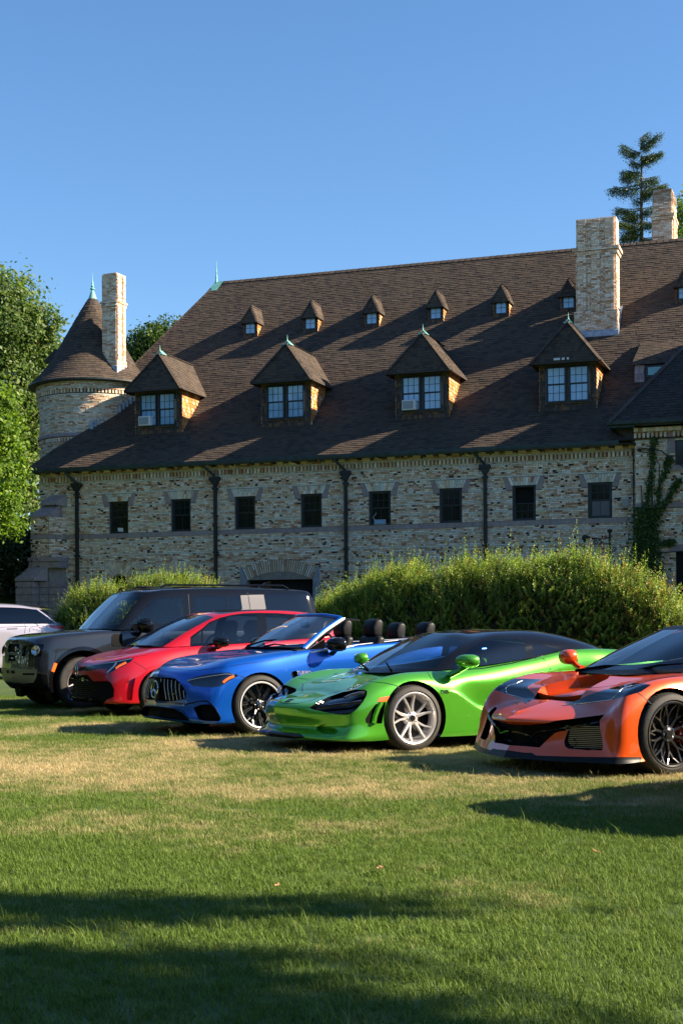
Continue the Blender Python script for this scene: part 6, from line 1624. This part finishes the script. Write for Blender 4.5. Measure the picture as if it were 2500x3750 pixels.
    mirrors(c, .98, 1.04, 1.035, M['gloss_black'], lx=.12, ly=.125, lz=.085, base=(.98, .90, .93), stalkm=M['gloss_black'])
    g = G(); g.prism([(.70, .975), (.95, .985), (.93, 1.10)], 1, -.80, -.79); g.prism([(.70, .975), (.95, .985), (.93, 1.10)], 1, .79, .80); g.build('quarter_light', M['gloss_black'], c.root)
    wiper(c, (.42, .25, 1.015), (.62, -.25, 1.10)); wiper(c, (.40, -.25, 1.01), (.50, -.62, 1.03))
    g = G(); g.box(1.08, 1.10, -.13, .10, 1.24, 1.31); g.build('rear_view_mirror', M['satin_black'], c.root, bevel=.01)
    under(c, -.62, 3.7, .2, .90, .12); wells(c, (0, 2.875), .388, .94); cabin(c, .78, 2.85, 1.0, .90, .4, 1.15)
    for y_ in (-.38, .38): seat(c, 1.62, y_, .50, .62, .50); seat(c, 2.42, y_*.92, .60, .48, .46)
    g = G(); g.prism([(2.72, .98), (2.85, 1.10), (3.25, 1.12), (3.3, 1.05), (2.8, .9)], 1, -.74, .74); g.build('hood_cover', M['cloth'], c.root, bevel=.03)
    for x, wd in ((0, .265), (2.875, .275)):
        for far in (0, 1): wheel(c, x, (1 if far else -1)*(.96-wd/2), .347, .264, wd, 'merc', far)
    return c
blue_car()

# ---------------------------------------------------------------- red hatchback
def red_car():
    c = Car('red_hatchback', 'bright red five-door hot hatchback with a black honeycomb grille and dark roof', 592, 257, .91)
    rows = [
     [(-.90,0,.20),(-.87,.45,.20),(-.74,.76,.19),(-.58,.86,.19),(-.39,.90,.19),(0,.90,.2),(.40,.90,.2),(.9,.87,.2),(1.5,.87,.2),(2.0,.87,.2),(2.3,.9,.2),(2.64,.91,.22),(3.0,.88,.26),(3.3,.74,.3),(3.42,.45,.32),(3.45,0,.32)],
     [(-.935,0,.235),(-.90,.45,.235),(-.76,.77,.225),(-.59,.87,.22),(-.39,.91,.22),(0,.915,.25),(.40,.915,.25),(.9,.88,.25),(1.5,.88,.25),(2.0,.88,.25),(2.3,.91,.25),(2.64,.92,.28),(3.0,.89,.32),(3.32,.75,.36),(3.45,.45,.38),(3.48,0,.38)],
     [(-.925,0,.35),(-.885,.44,.35),(-.755,.76,.35),(-.59,.865,.35),(-.39,.91,.36),(0,.925,.42),(.40,.915,.40),(.9,.875,.38),(1.5,.87,.38),(2.0,.875,.4),(2.3,.91,.44),(2.64,.93,.48),(3.0,.9,.5),(3.33,.76,.54),(3.46,.45,.55),(3.49,0,.55)],
     [(-.94,0,.48),(-.885,.43,.48),(-.745,.74,.495),(-.58,.85,.52),(-.39,.90,.55),(0,.925,.60),(.40,.91,.60),(.9,.885,.58),(1.5,.88,.60),(2.0,.885,.62),(2.3,.91,.66),(2.64,.93,.70),(3.0,.895,.72),(3.32,.76,.74),(3.45,.45,.74),(3.48,0,.74)],
     [(-.935,0,.60),(-.87,.42,.61),(-.72,.71,.635),(-.56,.82,.665),(-.38,.87,.71),(0,.905,.77),(.40,.895,.79),(.9,.885,.82),(1.5,.885,.85),(2.0,.885,.87),(2.3,.90,.88),(2.64,.91,.89),(3.0,.87,.90),(3.3,.74,.90),(3.42,.45,.90),(3.45,0,.90)],
     [(-.90,0,.70),(-.82,.38,.725),(-.66,.64,.785),(-.50,.74,.825),(-.34,.785,.86),(0,.81,.915),(.32,.82,.955),(.9,.82,.995),(1.5,.825,1.03),(2.0,.825,1.06),(2.3,.825,1.08),(2.64,.81,1.09),(3.0,.76,1.10),(3.25,.64,1.10),(3.38,.4,1.10),(3.40,0,1.10)],
     [(-.87,0,.745),(-.79,.24,.765),(-.63,.43,.82),(-.48,.50,.855),(-.31,.55,.895),(-.05,.60,.945),(.16,.66,.98),(.9,.7,1.0),(1.5,.7,1.0),(2.0,.7,1.0),(2.3,.7,1.0),(2.6,.68,1.05),(2.9,.6,1.1),(3.1,.5,1.1),(3.2,.3,1.1),(3.22,0,1.1)],
     [(-.84,0,.77),(-.74,0,.80),(-.58,0,.84),(-.42,0,.875),(-.27,0,.91),(-.10,0,.965),(.04,0,1.0),(.9,0,1.0),(1.5,0,1.0),(2.0,0,1.0),(2.3,0,1.0),(2.55,0,1.05),(2.8,0,1.1),(3.0,0,1.1),(3.1,0,1.1),(3.12,0,1.1)]]
    b = Shell(rows, c); c.shells.append(b)
    b.drop(lambda f, t, r: r > 5.25 and 6.15 < t < 12.2)
    Rz = lambda pts: Z(150, 2380, 3.484, pts); Q = lambda pts: Z(600, 2100, 2.412, pts)
    for x, r in ((0, .36), (2.64, .36)): b.cut(9, circ(x, .322, r), 'side', test=lambda f, t, rr: rr < 4.9)
    b.cut(1, Rz([(200,330),(440,322),(600,320),(640,370),(665,400),(870,400),(900,430),(935,500),(930,600),(860,625),(790,690),(690,700),(640,675),(450,682),(200,655)]))
    b.cut(2, Rz([(575,205),(700,180),(900,140),(1195,93),(1150,150),(1060,205),(960,255),(880,295),(830,305),(850,240),(700,250),(600,268),(572,250)]))
    b.cut(5, Rz([(1085,412),(1207,355),(1180,500),(1165,642),(1100,645),(1092,560)]))
    b.cut(6, Rz([(300,240),(440,235),(520,222),(575,215),(572,250),(600,268),(450,274),(300,280)]))
    b.drop(lambda f, t, r: f[b.lp] == 9)
    b.out(1, 'front_grille', M['satin_black'], c.root, shift=(.05, 0, 0), wallm=M['gloss_black'])
    b.out(2, 'headlight_bowl', M['lamp_in'], c.root, 'pair', shift=(.03, .015, 0), wallm=M['gloss_black']); b.out(2, 'headlight', M['lens'], c.root, 'pair')
    b.out(5, 'bumper_vent', M['red'], c.root, 'pair', shift=(.02, .04, 0), wallm=M['red'])
    b.out(6, 'upper_grille', M['gloss_black'], c.root, shift=(.02, 0, 0), wallm=M['gloss_black'])
    b.out(0, 'body', M['red'], c.root)
    g2 = [
     [(-.04,0,1.005),(.0,.40,1.005),(.16,.72,.98),(1.0,.80,1.01),(1.6,.80,1.045),(2.2,.80,1.08),(2.8,.74,1.10),(3.25,.45,1.10),(3.35,0,1.10)],
     [(.44,0,1.27),(.47,.38,1.26),(.60,.665,1.225),(1.15,.735,1.24),(1.7,.74,1.265),(2.25,.735,1.28),(2.85,.67,1.25),(3.22,.42,1.23),(3.32,0,1.22)],
     [(.97,0,1.47),(.99,.34,1.465),(1.05,.585,1.435),(1.40,.62,1.475),(1.85,.63,1.49),(2.35,.62,1.475),(2.95,.57,1.40),(3.2,.38,1.33),(3.28,0,1.32)],
     [(1.08,0,1.50),(1.10,.28,1.498),(1.18,.47,1.485),(1.50,.49,1.515),(1.9,.50,1.53),(2.35,.49,1.512),(2.85,.44,1.44),(3.1,.3,1.37),(3.18,0,1.36)],
     [(1.2,0,1.515),(1.24,0,1.52),(1.35,0,1.53),(1.6,0,1.54),(1.95,0,1.545),(2.35,0,1.53),(2.75,0,1.47),(3.0,0,1.40),(3.1,0,1.385)]]
    h = Shell(g2, c); c.shells.append(h)
    h.assign(1, lambda f, t, r: t < 1.83 and .05 < r < 1.9)
    h.cut(2, Q([(345,500),(400,445),(500,402),(600,378),(700,364),(825,362),(832,560),(830,600),(640,625),(450,640),(345,640)]))
    h.cut(4, Q([(245,635),(248,575),(330,512),(330,638)]))
    h.cut(3, Q([(900,366),(1000,364),(1150,374),(1400,385),(1480,430),(1400,520),(920,580)]), test=lambda f, t, r: t < 5.9)
    h.cut(5, Q([(232,655),(236,560),(340,485),(400,432),(500,390),(600,366),(700,352),(830,348),(1000,350),(1180,362),(1440,378),(1560,430),(1440,560),(900,620),(640,645)]))
    h.assign(6, lambda f, t, r: r > 2.4)
    h.out(1, 'windscreen', M['glass'], c.root); h.out(2, 'front_window', M['glass'], c.root, 'pair'); h.out(3, 'rear_window', M['glass'], c.root, 'pair'); h.out(4, 'quarter_light', M['glass'], c.root, 'pair')
    h.out(5, 'window_surround', M['gloss_black'], c.root, 'pair'); h.out(6, 'roof_panel', M['gloss_black'], c.root); h.out(0, 'roof_rail', M['red'], c.root)
    # honeycomb
    g = G()
    for j in range(9):
        for k in range(7):
            y_ = .03+.052*k+(.026 if j % 2 else 0); z_ = .27+.030*j
            if y_ > .40: continue
            x_ = -.905+.10*(y_/.45)**2
            for sg in (-1, 1): g.add([(x_, sg*(y_-.017), z_-.0045), (x_, sg*(y_+.017), z_-.0045), (x_-.008, sg*(y_+.012), z_+.0045), (x_-.008, sg*(y_-.012), z_+.0045)], [(0, 1, 2, 3) if sg < 0 else (3, 2, 1, 0)])
    g.build('honeycomb', M['alloy_grey'], c.root, kind='stuff')
    c.line(Rz([(350,600),(450,612),(560,612)]), 'grille_frame', M['gloss_black'], w=.012, h=.01, thick=True)
    c.line(Rz([(350,362),(560,375),(660,400)]), 'grille_frame', M['gloss_black'], w=.02, h=.02, thick=True)
    c.line(Rz([(350,655),(450,680),(600,672),(690,602)]), 'lower_lip', M['gloss_black'], w=.035, h=.02, thick=True)
    c.line(Rz([(590,212),(760,178),(960,152),(1170,108)]), 'running_light', M['lamp_silver'], w=.016, h=.003, thick=True); c.line(Rz([(965,160),(930,210),(880,255),(845,290)]), 'running_light', M['lamp_silver'], w=.022, h=.003, thick=True)
    c.line(Rz([(955,238),(1000,205),(1090,160)]), 'turn_signal', M['amber'], w=.035, h=.003, thick=True)
    e = c.hit(*Rz([(430, 268)])[0], True); g = G(); pz = e[0].z
    for ry, rz_ in ((.055, .075), (.045, .022)): g.tube([(e[0].x-.02, ry*math.cos(a), pz+rz_*math.sin(a)+(.03 if rz_ < .05 else 0)) for a in np.linspace(0, 2*math.pi, 21)], .006, 5, cap=False)
    g.build('oval_emblem', M['chrome'], c.root)
    g = G(); g.box(-.925, -.915, -.235, -.17, .50, .545); g.build('grille_badge', M['chrome'], c.root)
    for pts in (Rz([(500,160),(650,170),(900,130),(1330,70),(1450,10)]), Rz([(1150,130),(1345,245)]), Q([(232,650),(232,720)]), Z(0, 2000, 1.568, [(1092,575),(1092,625)])): c.line(pts, 'panel_gap', M['badge'], w=.007, h=.0012)
    mirrors(c, .92, .99, 1.045, M['gloss_black'], lx=.12, ly=.12, lz=.075, base=(.86, .86, .96), stalkm=M['gloss_black'])
    wiper(c, (.16, .35, 1.035), (.34, -.25, 1.11)); wiper(c, (.18, -.2, 1.035), (.42, -.62, 1.09))
    g = G(); g.prism([(3.1, 1.36), (3.50, 1.345), (3.50, 1.375), (3.1, 1.41)], 1, -.56, .56); g.build('roof_spoiler', M['gloss_black'], c.root, bevel=.01)
    under(c, -.65, 3.3, .24, .86, .12); wells(c, (0, 2.64), .37, .90); cabin(c, .55, 3.0, 1.0, .84, .4, 1.0)
    for y_ in (-.37, .37): seat(c, 1.45, y_, .55, .60, .46)
    seat(c, 2.35, 0, .60, .52, 1.2)
    for x in (0, 2.64):
        for far in (0, 1): wheel(c, x, (1 if far else -1)*(.91-.1175), .322, .243, .235, 'red', far)
    return c
red_car()

# ---------------------------------------------------------------- dark off-road car
def boxy(name, label, px, sc, half, paintm, L=0, th=30, sil=False, group='cars parked in a row on the lawn', z0=0, scl=(1, 1, 1)):
    c = Car(name, label, px, sc, half, th, group=group, z0=z0, scl=scl); e = L
    rows = [
     [(-.74,0,.36),(-.70,.5,.34),(-.62,.84,.30),(-.56,.93,.28),(-.49,.97,.27),(0,.96,.28),(.49,.97,.27),(1.0,.95,.27),(1.8,.95,.27),(2.4,.95,.27),(2.55,.97,.28),(3.02,.97,.3),(3.5,.96,.32),(3.9+e,.93,.36),(4.1+e,.5,.40),(4.12+e,0,.40)],
     [(-.82,0,.44),(-.79,.5,.43),(-.70,.86,.40),(-.60,.955,.37),(-.49,.985,.36),(0,.98,.38),(.49,.98,.36),(1.0,.96,.36),(1.8,.96,.36),(2.4,.96,.36),(2.55,.98,.36),(3.02,.985,.38),(3.5,.98,.38),(4.05+e,.94,.42),(4.25+e,.5,.46),(4.28+e,0,.46)],
     [(-.86,0,.60),(-.83,.5,.60),(-.74,.85,.59),(-.63,.95,.57),(-.49,.985,.56),(0,.99,.58),(.49,.985,.56),(1.0,.95,.56),(1.8,.95,.56),(2.4,.95,.56),(2.55,.98,.56),(3.02,.99,.58),(3.5,.98,.58),(4.10+e,.94,.60),(4.30+e,.5,.62),(4.33+e,0,.62)],
     [(-.85,0,.78),(-.82,.5,.78),(-.74,.83,.78),(-.62,.93,.78),(-.48,.965,.80),(0,.98,.84),(.48,.97,.82),(1.0,.955,.80),(1.8,.955,.80),(2.4,.955,.80),(2.55,.965,.80),(3.02,.98,.84),(3.5,.965,.82),(4.12+e,.93,.82),(4.33+e,.5,.82),(4.36+e,0,.82)],
     [(-.83,0,.95),(-.80,.5,.95),(-.72,.82,.96),(-.60,.91,.97),(-.46,.94,.99),(0,.955,1.02),(.46,.955,1.03),(1.0,.955,1.04),(1.8,.955,1.05),(2.4,.955,1.05),(2.55,.955,1.05),(3.02,.96,1.06),(3.5,.955,1.06),(4.12+e,.925,1.06),(4.33+e,.5,1.06),(4.36+e,0,1.06)],
     [(-.80,0,1.07),(-.77,.47,1.075),(-.67,.76,1.095),(-.54,.85,1.12),(-.40,.885,1.14),(0,.905,1.17),(.44,.91,1.195),(1.0,.92,1.21),(1.8,.925,1.22),(2.4,.925,1.22),(2.55,.925,1.22),(3.02,.925,1.22),(3.5,.92,1.22),(4.10+e,.89,1.22),(4.28+e,.5,1.22),(4.31+e,0,1.22)],
     [(-.76,0,1.11),(-.72,.36,1.125),(-.60,.60,1.15),(-.48,.68,1.17),(-.35,.72,1.185),(0,.76,1.21),(.42,.80,1.235),(1.0,.8,1.2),(1.8,.8,1.2),(2.4,.8,1.2),(2.55,.8,1.2),(3.02,.8,1.2),(3.5,.8,1.2),(3.9+e,.75,1.2),(4.05+e,.4,1.2),(4.08+e,0,1.2)],
     [(-.72,0,1.13),(-.65,0,1.15),(-.52,0,1.17),(-.40,0,1.185),(-.28,0,1.20),(0,0,1.225),(.36,0,1.25),(1.0,0,1.2),(1.8,0,1.2),(2.4,0,1.2),(2.55,0,1.2),(3.02,0,1.2),(3.5,0,1.2),(3.7+e,0,1.2),(3.8+e,0,1.2),(3.82+e,0,1.2)]]
    b = Shell(rows, c); c.shells.append(b)
    b.drop(lambda f, t, r: r > 5.25 and 6.15 < t < 12.6)
    for x in (0, 3.02): b.cut(9, [(x+.5*math.cos(a), .42+(.5*math.sin(a))*(1 if math.sin(a) > 0 else 1)) for a in np.linspace(0, 2*math.pi, 37)[:-1]], 'side', test=lambda f, t, rr: rr < 4.9)
    return c, b
def dark_suv():
    c, b = boxy('off_road_car', 'boxy dark grey long-wheelbase off-road car with a black roof and silver front bumper', 306, 233.5, .99, M['graphite'])
    Dz = lambda pts: Z(0, 2100, 4.48, pts); Q1 = lambda pts: Z(0, 2000, 1.568, pts); Q = lambda pts: Z(600, 2100, 2.412, pts)
    b.cut(10, [(.56*math.cos(a), .42+.56*math.sin(a)) for a in np.linspace(-.3, math.pi+.3, 30)], 'side', test=lambda f, t, rr: rr < 4.9 and t > 2.5); b.cut(10, [(3.02+.56*math.cos(a), .42+.56*math.sin(a)) for a in np.linspace(-.3, math.pi+.3, 30)], 'side', test=lambda f, t, rr: rr < 4.9)
    b.cut(1, Dz([(385,1190),(480,1175),(600,1165),(730,1165),(715,1240),(680,1370),(560,1365),(360,1360),(370,1250)]))
    b.cut(2, Dz([(-200,1545),(260,1570),(350,1565),(615,1575),(612,1700),(560,1790),(390,1800),(300,1790),(-200,1790)]))
    b.cut(4, Dz([(-200,1195),(130,1155),(320,1158),(318,1292),(-200,1292)]))
    b.cut(7, Dz([(-200,1330),(260,1340),(262,1440),(-200,1430)]))
    b.cut(5, Q1([(643,515),(655,505),(703,505),(703,572),(650,575),(642,560)]))
    b.cut(6, Dz([(-200,1800),(300,1790),(390,1800),(560,1790),(620,1640),(780,1660),(800,1800),(820,2100),(400,2150),(-200,2100)]))
    b.drop(lambda f, t, r: f[b.lp] == 9)
    b.out(10, 'arch_trim', M['gloss_black'], c.root); b.out(1, 'headlight_socket', M['gloss_black'], c.root, 'pair', shift=(.03, 0, 0), wallm=M['gloss_black'])
    b.out(2, 'bumper', M['bronze'], c.root, push=.012); b.out(4, 'upper_grille', M['satin_black'], c.root, shift=(.03, 0, 0), wallm=M['graphite']); b.out(7, 'lower_grille', M['satin_black'], c.root, shift=(.03, 0, 0), wallm=M['graphite'])
    b.out(5, 'wing_vent', M['satin_black'], c.root, 'pair', push=.006); b.out(6, 'lower_valance', M['satin_black'], c.root)
    b.out(0, 'body', M['graphite'], c.root)
    g2 = [
     [(.42,0,1.26),(.46,.50,1.26),(.66,.86,1.235),(1.2,.90,1.225),(2.0,.905,1.225),(3.0,.905,1.225),(4.22,.89,1.22),(4.40,.66,1.22),(4.42,0,1.22)],
     [(.72,0,1.58),(.75,.48,1.58),(.90,.80,1.56),(1.35,.835,1.555),(2.1,.84,1.555),(3.1,.84,1.56),(4.18,.82,1.56),(4.34,.60,1.56),(4.36,0,1.56)],
     [(1.00,0,1.845),(1.03,.46,1.84),(1.15,.715,1.80),(1.5,.76,1.845),(2.2,.765,1.86),(3.2,.765,1.86),(4.12,.74,1.85),(4.26,.55,1.85),(4.28,0,1.85)],
     [(1.08,0,1.885),(1.10,.42,1.88),(1.22,.64,1.865),(1.55,.68,1.90),(2.25,.685,1.92),(3.2,.685,1.925),(4.02,.66,1.91),(4.18,.5,1.90),(4.20,0,1.90)],
     [(1.25,0,1.925),(1.28,0,1.93),(1.4,0,1.94),(1.7,0,1.955),(2.3,0,1.975),(3.2,0,1.975),(3.8,0,1.95),(3.95,0,1.93),(4.0,0,1.92)]]
    h = Shell(g2, c); c.shells.append(h)
    h.assign(1, lambda f, t, r: t < 1.83 and .05 < r < 1.9)
    h.cut(2, Q1([(738,452),(830,370),(860,330),(900,300),(1052,293),(1050,443),(880,447),(800,450)]))
    h.cut(3, Q([(265,205),(535,200),(556,400),(270,420)])); h.cut(4, Q([(548,198),(673,196),(692,312),(700,400),(570,400)])); h.cut(5, Q([(677,194),(741,191),(770,330),(696,330)])); h.cut(6, Q([(748,190),(882,188),(905,330),(770,330)])); h.cut(7, Q([(888,172),(1255,166),(1290,330),(912,330)]))
    h.out(1, 'windscreen', M['glass'], c.root); h.out(2, 'front_window', M['glass'], c.root, 'pair'); h.out(3, 'rear_window', M['glass_dark'], c.root, 'pair'); h.out(4, 'third_window', M['glass_dark'], c.root, 'pair')
    h.out(5, 'grey_panel', M['greypanel'], c.root, 'pair'); h.out(6, 'grey_panel', M['greypanel'], c.root, 'pair'); h.out(7, 'tail_window', M['glass_dark'], c.root, 'pair')
    h.out(0, 'roof', M['gloss_black'], c.root)
    for pts, m_, w_, nm in ((Dz([(390,1650),(580,1650)]), M['satin_black'], .045, 'bumper_slot'), (Dz([(20,1600),(262,1618)]), M['satin_black'], .07, 'bumper_slot'), (Dz([(0,1650),(300,1700)]), M['bronze'], .01, 'bumper_crease'), (Dz([(75,1240),(320,1245)]), M['graphite'], .022, 'grille_bar'), (Dz([(20,1385),(262,1392)]), M['graphite'], .018, 'grille_bar')):
        c.line(pts, nm, m_, w=w_, h=.016, thick=True)
    for k in range(4): c.line(Dz([(60,1810+k*22),(330,1818+k*22)]), 'valance_slat', M['gloss_black'], w=.012, h=.014, thick=True)
    hl = c.hit(*Dz([(590, 1265)])[0], True); n = hl[1]
    for sg in (-1, 1):
        q = Vector((n.x, n.y*-sg, n.z)).to_track_quat('Z', 'X').to_euler()
        g = G(); g.lathe([(.074, .0), (.080, .006), (.073, .012), (.066, .006)], seg=28); o = g.build('running_light_ring', M['lamp_silver'], c.root, smooth=True); o.location = (hl[0].x, -sg*hl[0].y*-1 if sg < 0 else hl[0].y*1, hl[0].z); o.location.y = hl[0].y*(-1 if sg > 0 else 1)*-1; o.rotation_euler = Vector((n.x, n.y*(1 if o.location.y < 0 else -1), n.z)).to_track_quat('Z', 'X').to_euler()
        g = G(); g.lathe([(0, -.01), (.035, -.005), (.064, .004)], seg=24); k = g.build('headlight', M['lamp_silver'], c.root, smooth=True); k.location = o.location; k.rotation_euler = o.rotation_euler
    for a in ([(905,1470),(935,1470),(915,1545),(885,1545)], [(882,1550),(912,1550),(880,1615),(852,1615)]): pass
    c.line(Dz([(918,1472),(893,1545),(868,1612)]), 'side_marker', M['amber'], w=.055, h=.006, thick=True)
    hd = Dz([(255, 1110)])[0]; text(c, 'DEFENDER', *hd, .062, M['badge'], 'bonnet_lettering', yaxis=Vector((0, -1, 0)))
    e_ = c.hit(*Dz([(275, 1240)])[0], True); g = G(); g.lathe([(0, .004), (.035, .004), (.04, 0)], seg=18); k = g.build('grille_badge', M['chrome'], c.root); k.location = e_[0]+Vector((-.01, 0, 0)); k.rotation_euler = (0, R(-90), 0)
    for pts in (Dz([(450,1170),(480,1080),(640,1010),(900,975),(1400,955),(1520,935)]), Q([(217,185),(232,395)]), Q([(740,172),(765,330)]), Z(0, 2000, 1.568, [(703,480),(703,570)]), Z(0, 2000, 1.568, [(1083,280),(1092,420)])): c.line(pts, 'panel_gap', M['badge'], w=.009, h=.0015)
    mirrors(c, 1.02, 1.10, 1.30, M['gloss_black'], lx=.14, ly=.13, lz=.12, base=(1.0, .93, 1.24), stalkm=M['gloss_black'])
    for sg in (-1, 1):
        g = G(); g.tube([(1.45, sg*.66, 1.93), (1.55, sg*.66, 1.975), (3.7, sg*.66, 1.985), (3.8, sg*.66, 1.93)], .018, 6); g.build('roof_rail', M['gloss_black'], c.root)
    g = G(); g.prism([(3.55, 1.965), (3.80, 1.96), (3.80, 2.08), (3.70, 2.06)], 1, -.012, .012); g.build('aerial_fin', M['gloss_black'], c.root)
    g = G(); g.lathe([(0, -.12), (.36, -.12), (.38, -.05), (.38, .05), (.2, .10)], axis='y', seg=28); o = g.build('spare_wheel', M['rubber'], c.root, smooth=35); o.location = (4.46, .1, 1.2); o.rotation_euler = (0, 0, R(90))
    wiper(c, (.47, .35, 1.28), (.62, -.25, 1.42)); wiper(c, (.50, -.30, 1.28), (.66, -.75, 1.36))
    under(c, -.5, 4.0, .36, .98, .3); wells(c, (0, 3.02), .51, .965); cabin(c, .85, 4.1, 1.2, .93, .6, 1.2)
    for y_ in (-.42, .42): seat(c, 1.85, y_, .85, .62, .5)
    seat(c, 2.75, 0, .85, .6, 1.3)
    for x in (0, 3.02):
        for far in (0, 1): wheel(c, x, (1 if far else -1)*(.99-.1275), .407, .262, .255, 'def', far)
    return c
dark_suv()

def plain_suv(name, label, px, sc, paintm, group, th=30, cut=True, z0=0, scl=(1, 1, 1)):
    c, b = boxy(name, label, px, sc, .97, paintm, L=-.25, th=th, group=group, z0=z0, scl=scl)
    b.drop(lambda f, t, r: f[b.lp] == 9)
    Dz = lambda pts: Z(0, 2100, 4.48, pts)
    if cut:
        b.cut(1, Dz([(765,852),(1030,840),(1060,905),(888,906)])); b.out(1, 'tail_light', M['redlens'], c.root, 'pair')
    b.out(0, 'body', paintm, c.root)
    g2 = [
     [(.42,0,1.20),(.46,.50,1.20),(.72,.84,1.21),(1.2,.88,1.215),(2.0,.89,1.22),(3.0,.88,1.225),(3.72,.84,1.23),(3.98,.6,1.22),(4.02,0,1.22)],
     [(.88,0,1.45),(.92,.46,1.45),(1.12,.75,1.44),(1.45,.79,1.46),(2.1,.80,1.48),(2.9,.79,1.47),(3.45,.74,1.45),(3.72,.54,1.45),(3.78,0,1.45)],
     [(1.25,0,1.66),(1.30,.42,1.655),(1.48,.64,1.63),(1.75,.67,1.66),(2.2,.68,1.675),(2.8,.67,1.66),(3.22,.64,1.62),(3.45,.46,1.62),(3.52,0,1.62)],
     [(1.40,0,1.71),(1.44,.34,1.705),(1.58,.54,1.69),(1.82,.57,1.715),(2.25,.58,1.725),(2.8,.57,1.705),(3.2,.54,1.655),(3.42,.4,1.65),(3.48,0,1.65)],
     [(1.55,0,1.735),(1.6,0,1.74),(1.7,0,1.75),(1.9,0,1.76),(2.3,0,1.765),(2.8,0,1.745),(3.15,0,1.70),(3.38,0,1.68),(3.44,0,1.67)]]
    h = Shell(g2, c); c.shells.append(h)
    h.assign(1, lambda f, t, r: t < 1.83 and .05 < r < 1.9); h.assign(2, lambda f, t, r: 2.1 < t < 3.85 and .15 < r < 1.85); h.assign(3, lambda f, t, r: 4.0 < t < 6.0 and .15 < r < 1.85); h.assign(4, lambda f, t, r: t > 6.2 and .3 < r < 1.85)
    h.out(1, 'windscreen', M['glass_dark'], c.root); h.out(2, 'front_window', M['glass_dark'], c.root, 'pair'); h.out(3, 'rear_window', M['glass_dark'], c.root, 'pair'); h.out(4, 'tail_window', M['glass_dark'], c.root); h.out(0, 'roof', paintm, c.root)
    g = G(); g.prism([(3.35, 1.64), (3.72, 1.615), (3.72, 1.64), (3.35, 1.70)], 1, -.55, .55); g.build('roof_spoiler', M['gloss_black'], c.root, bevel=.01)
    under(c, -.5, 3.7, .36, .96, .3); wells(c, (0, 3.02), .51, .95); cabin(c, .9, 3.6, 1.2, .88, .6, None)
    for x in (0, 3.02):
        for far in (0, 1): wheel(c, x, (1 if far else -1)*(.97-.1275), .38, .27, .255, 'def', far)
    if cut:
        for pts in (Dz([(0,885),(420,870),(760,855)]), Dz([(395,795),(425,870),(405,985)]), Dz([(125,905),(285,895),(285,912),(125,920),(125,905)]), Dz([(490,965),(490,900),(520,880),(640,878),(680,900),(690,945)])): c.line(pts, 'panel_gap', M['badge'], w=.010, h=.002)
    return c
def silver():
    th = 30
    # tail corner at photo pixel 222: front axle lies 3.75 m further along
    Yt = F_/138.; Xt = (222-1250)/138.; Xa, Ya = Xt-3.95*math.cos(R(th)), Yt-3.95*math.sin(R(th))
    return plain_suv('silver_estate', 'pale lilac silver large estate car with red tail light entering from the left edge', 1250+F_*Xa/Ya, F_/Ya, M['silver'], None, z0=.0, scl=(1.05, 1.05, 1.14))
sv = silver()
if 'group' in sv.root: del sv.root['group']
plain_suv('black_estate', 'black estate car just out of view at the right, its shadow on the lawn', 1250+F_*4.1/8.1, F_/8.1, M['gloss_black'], None, cut=False)
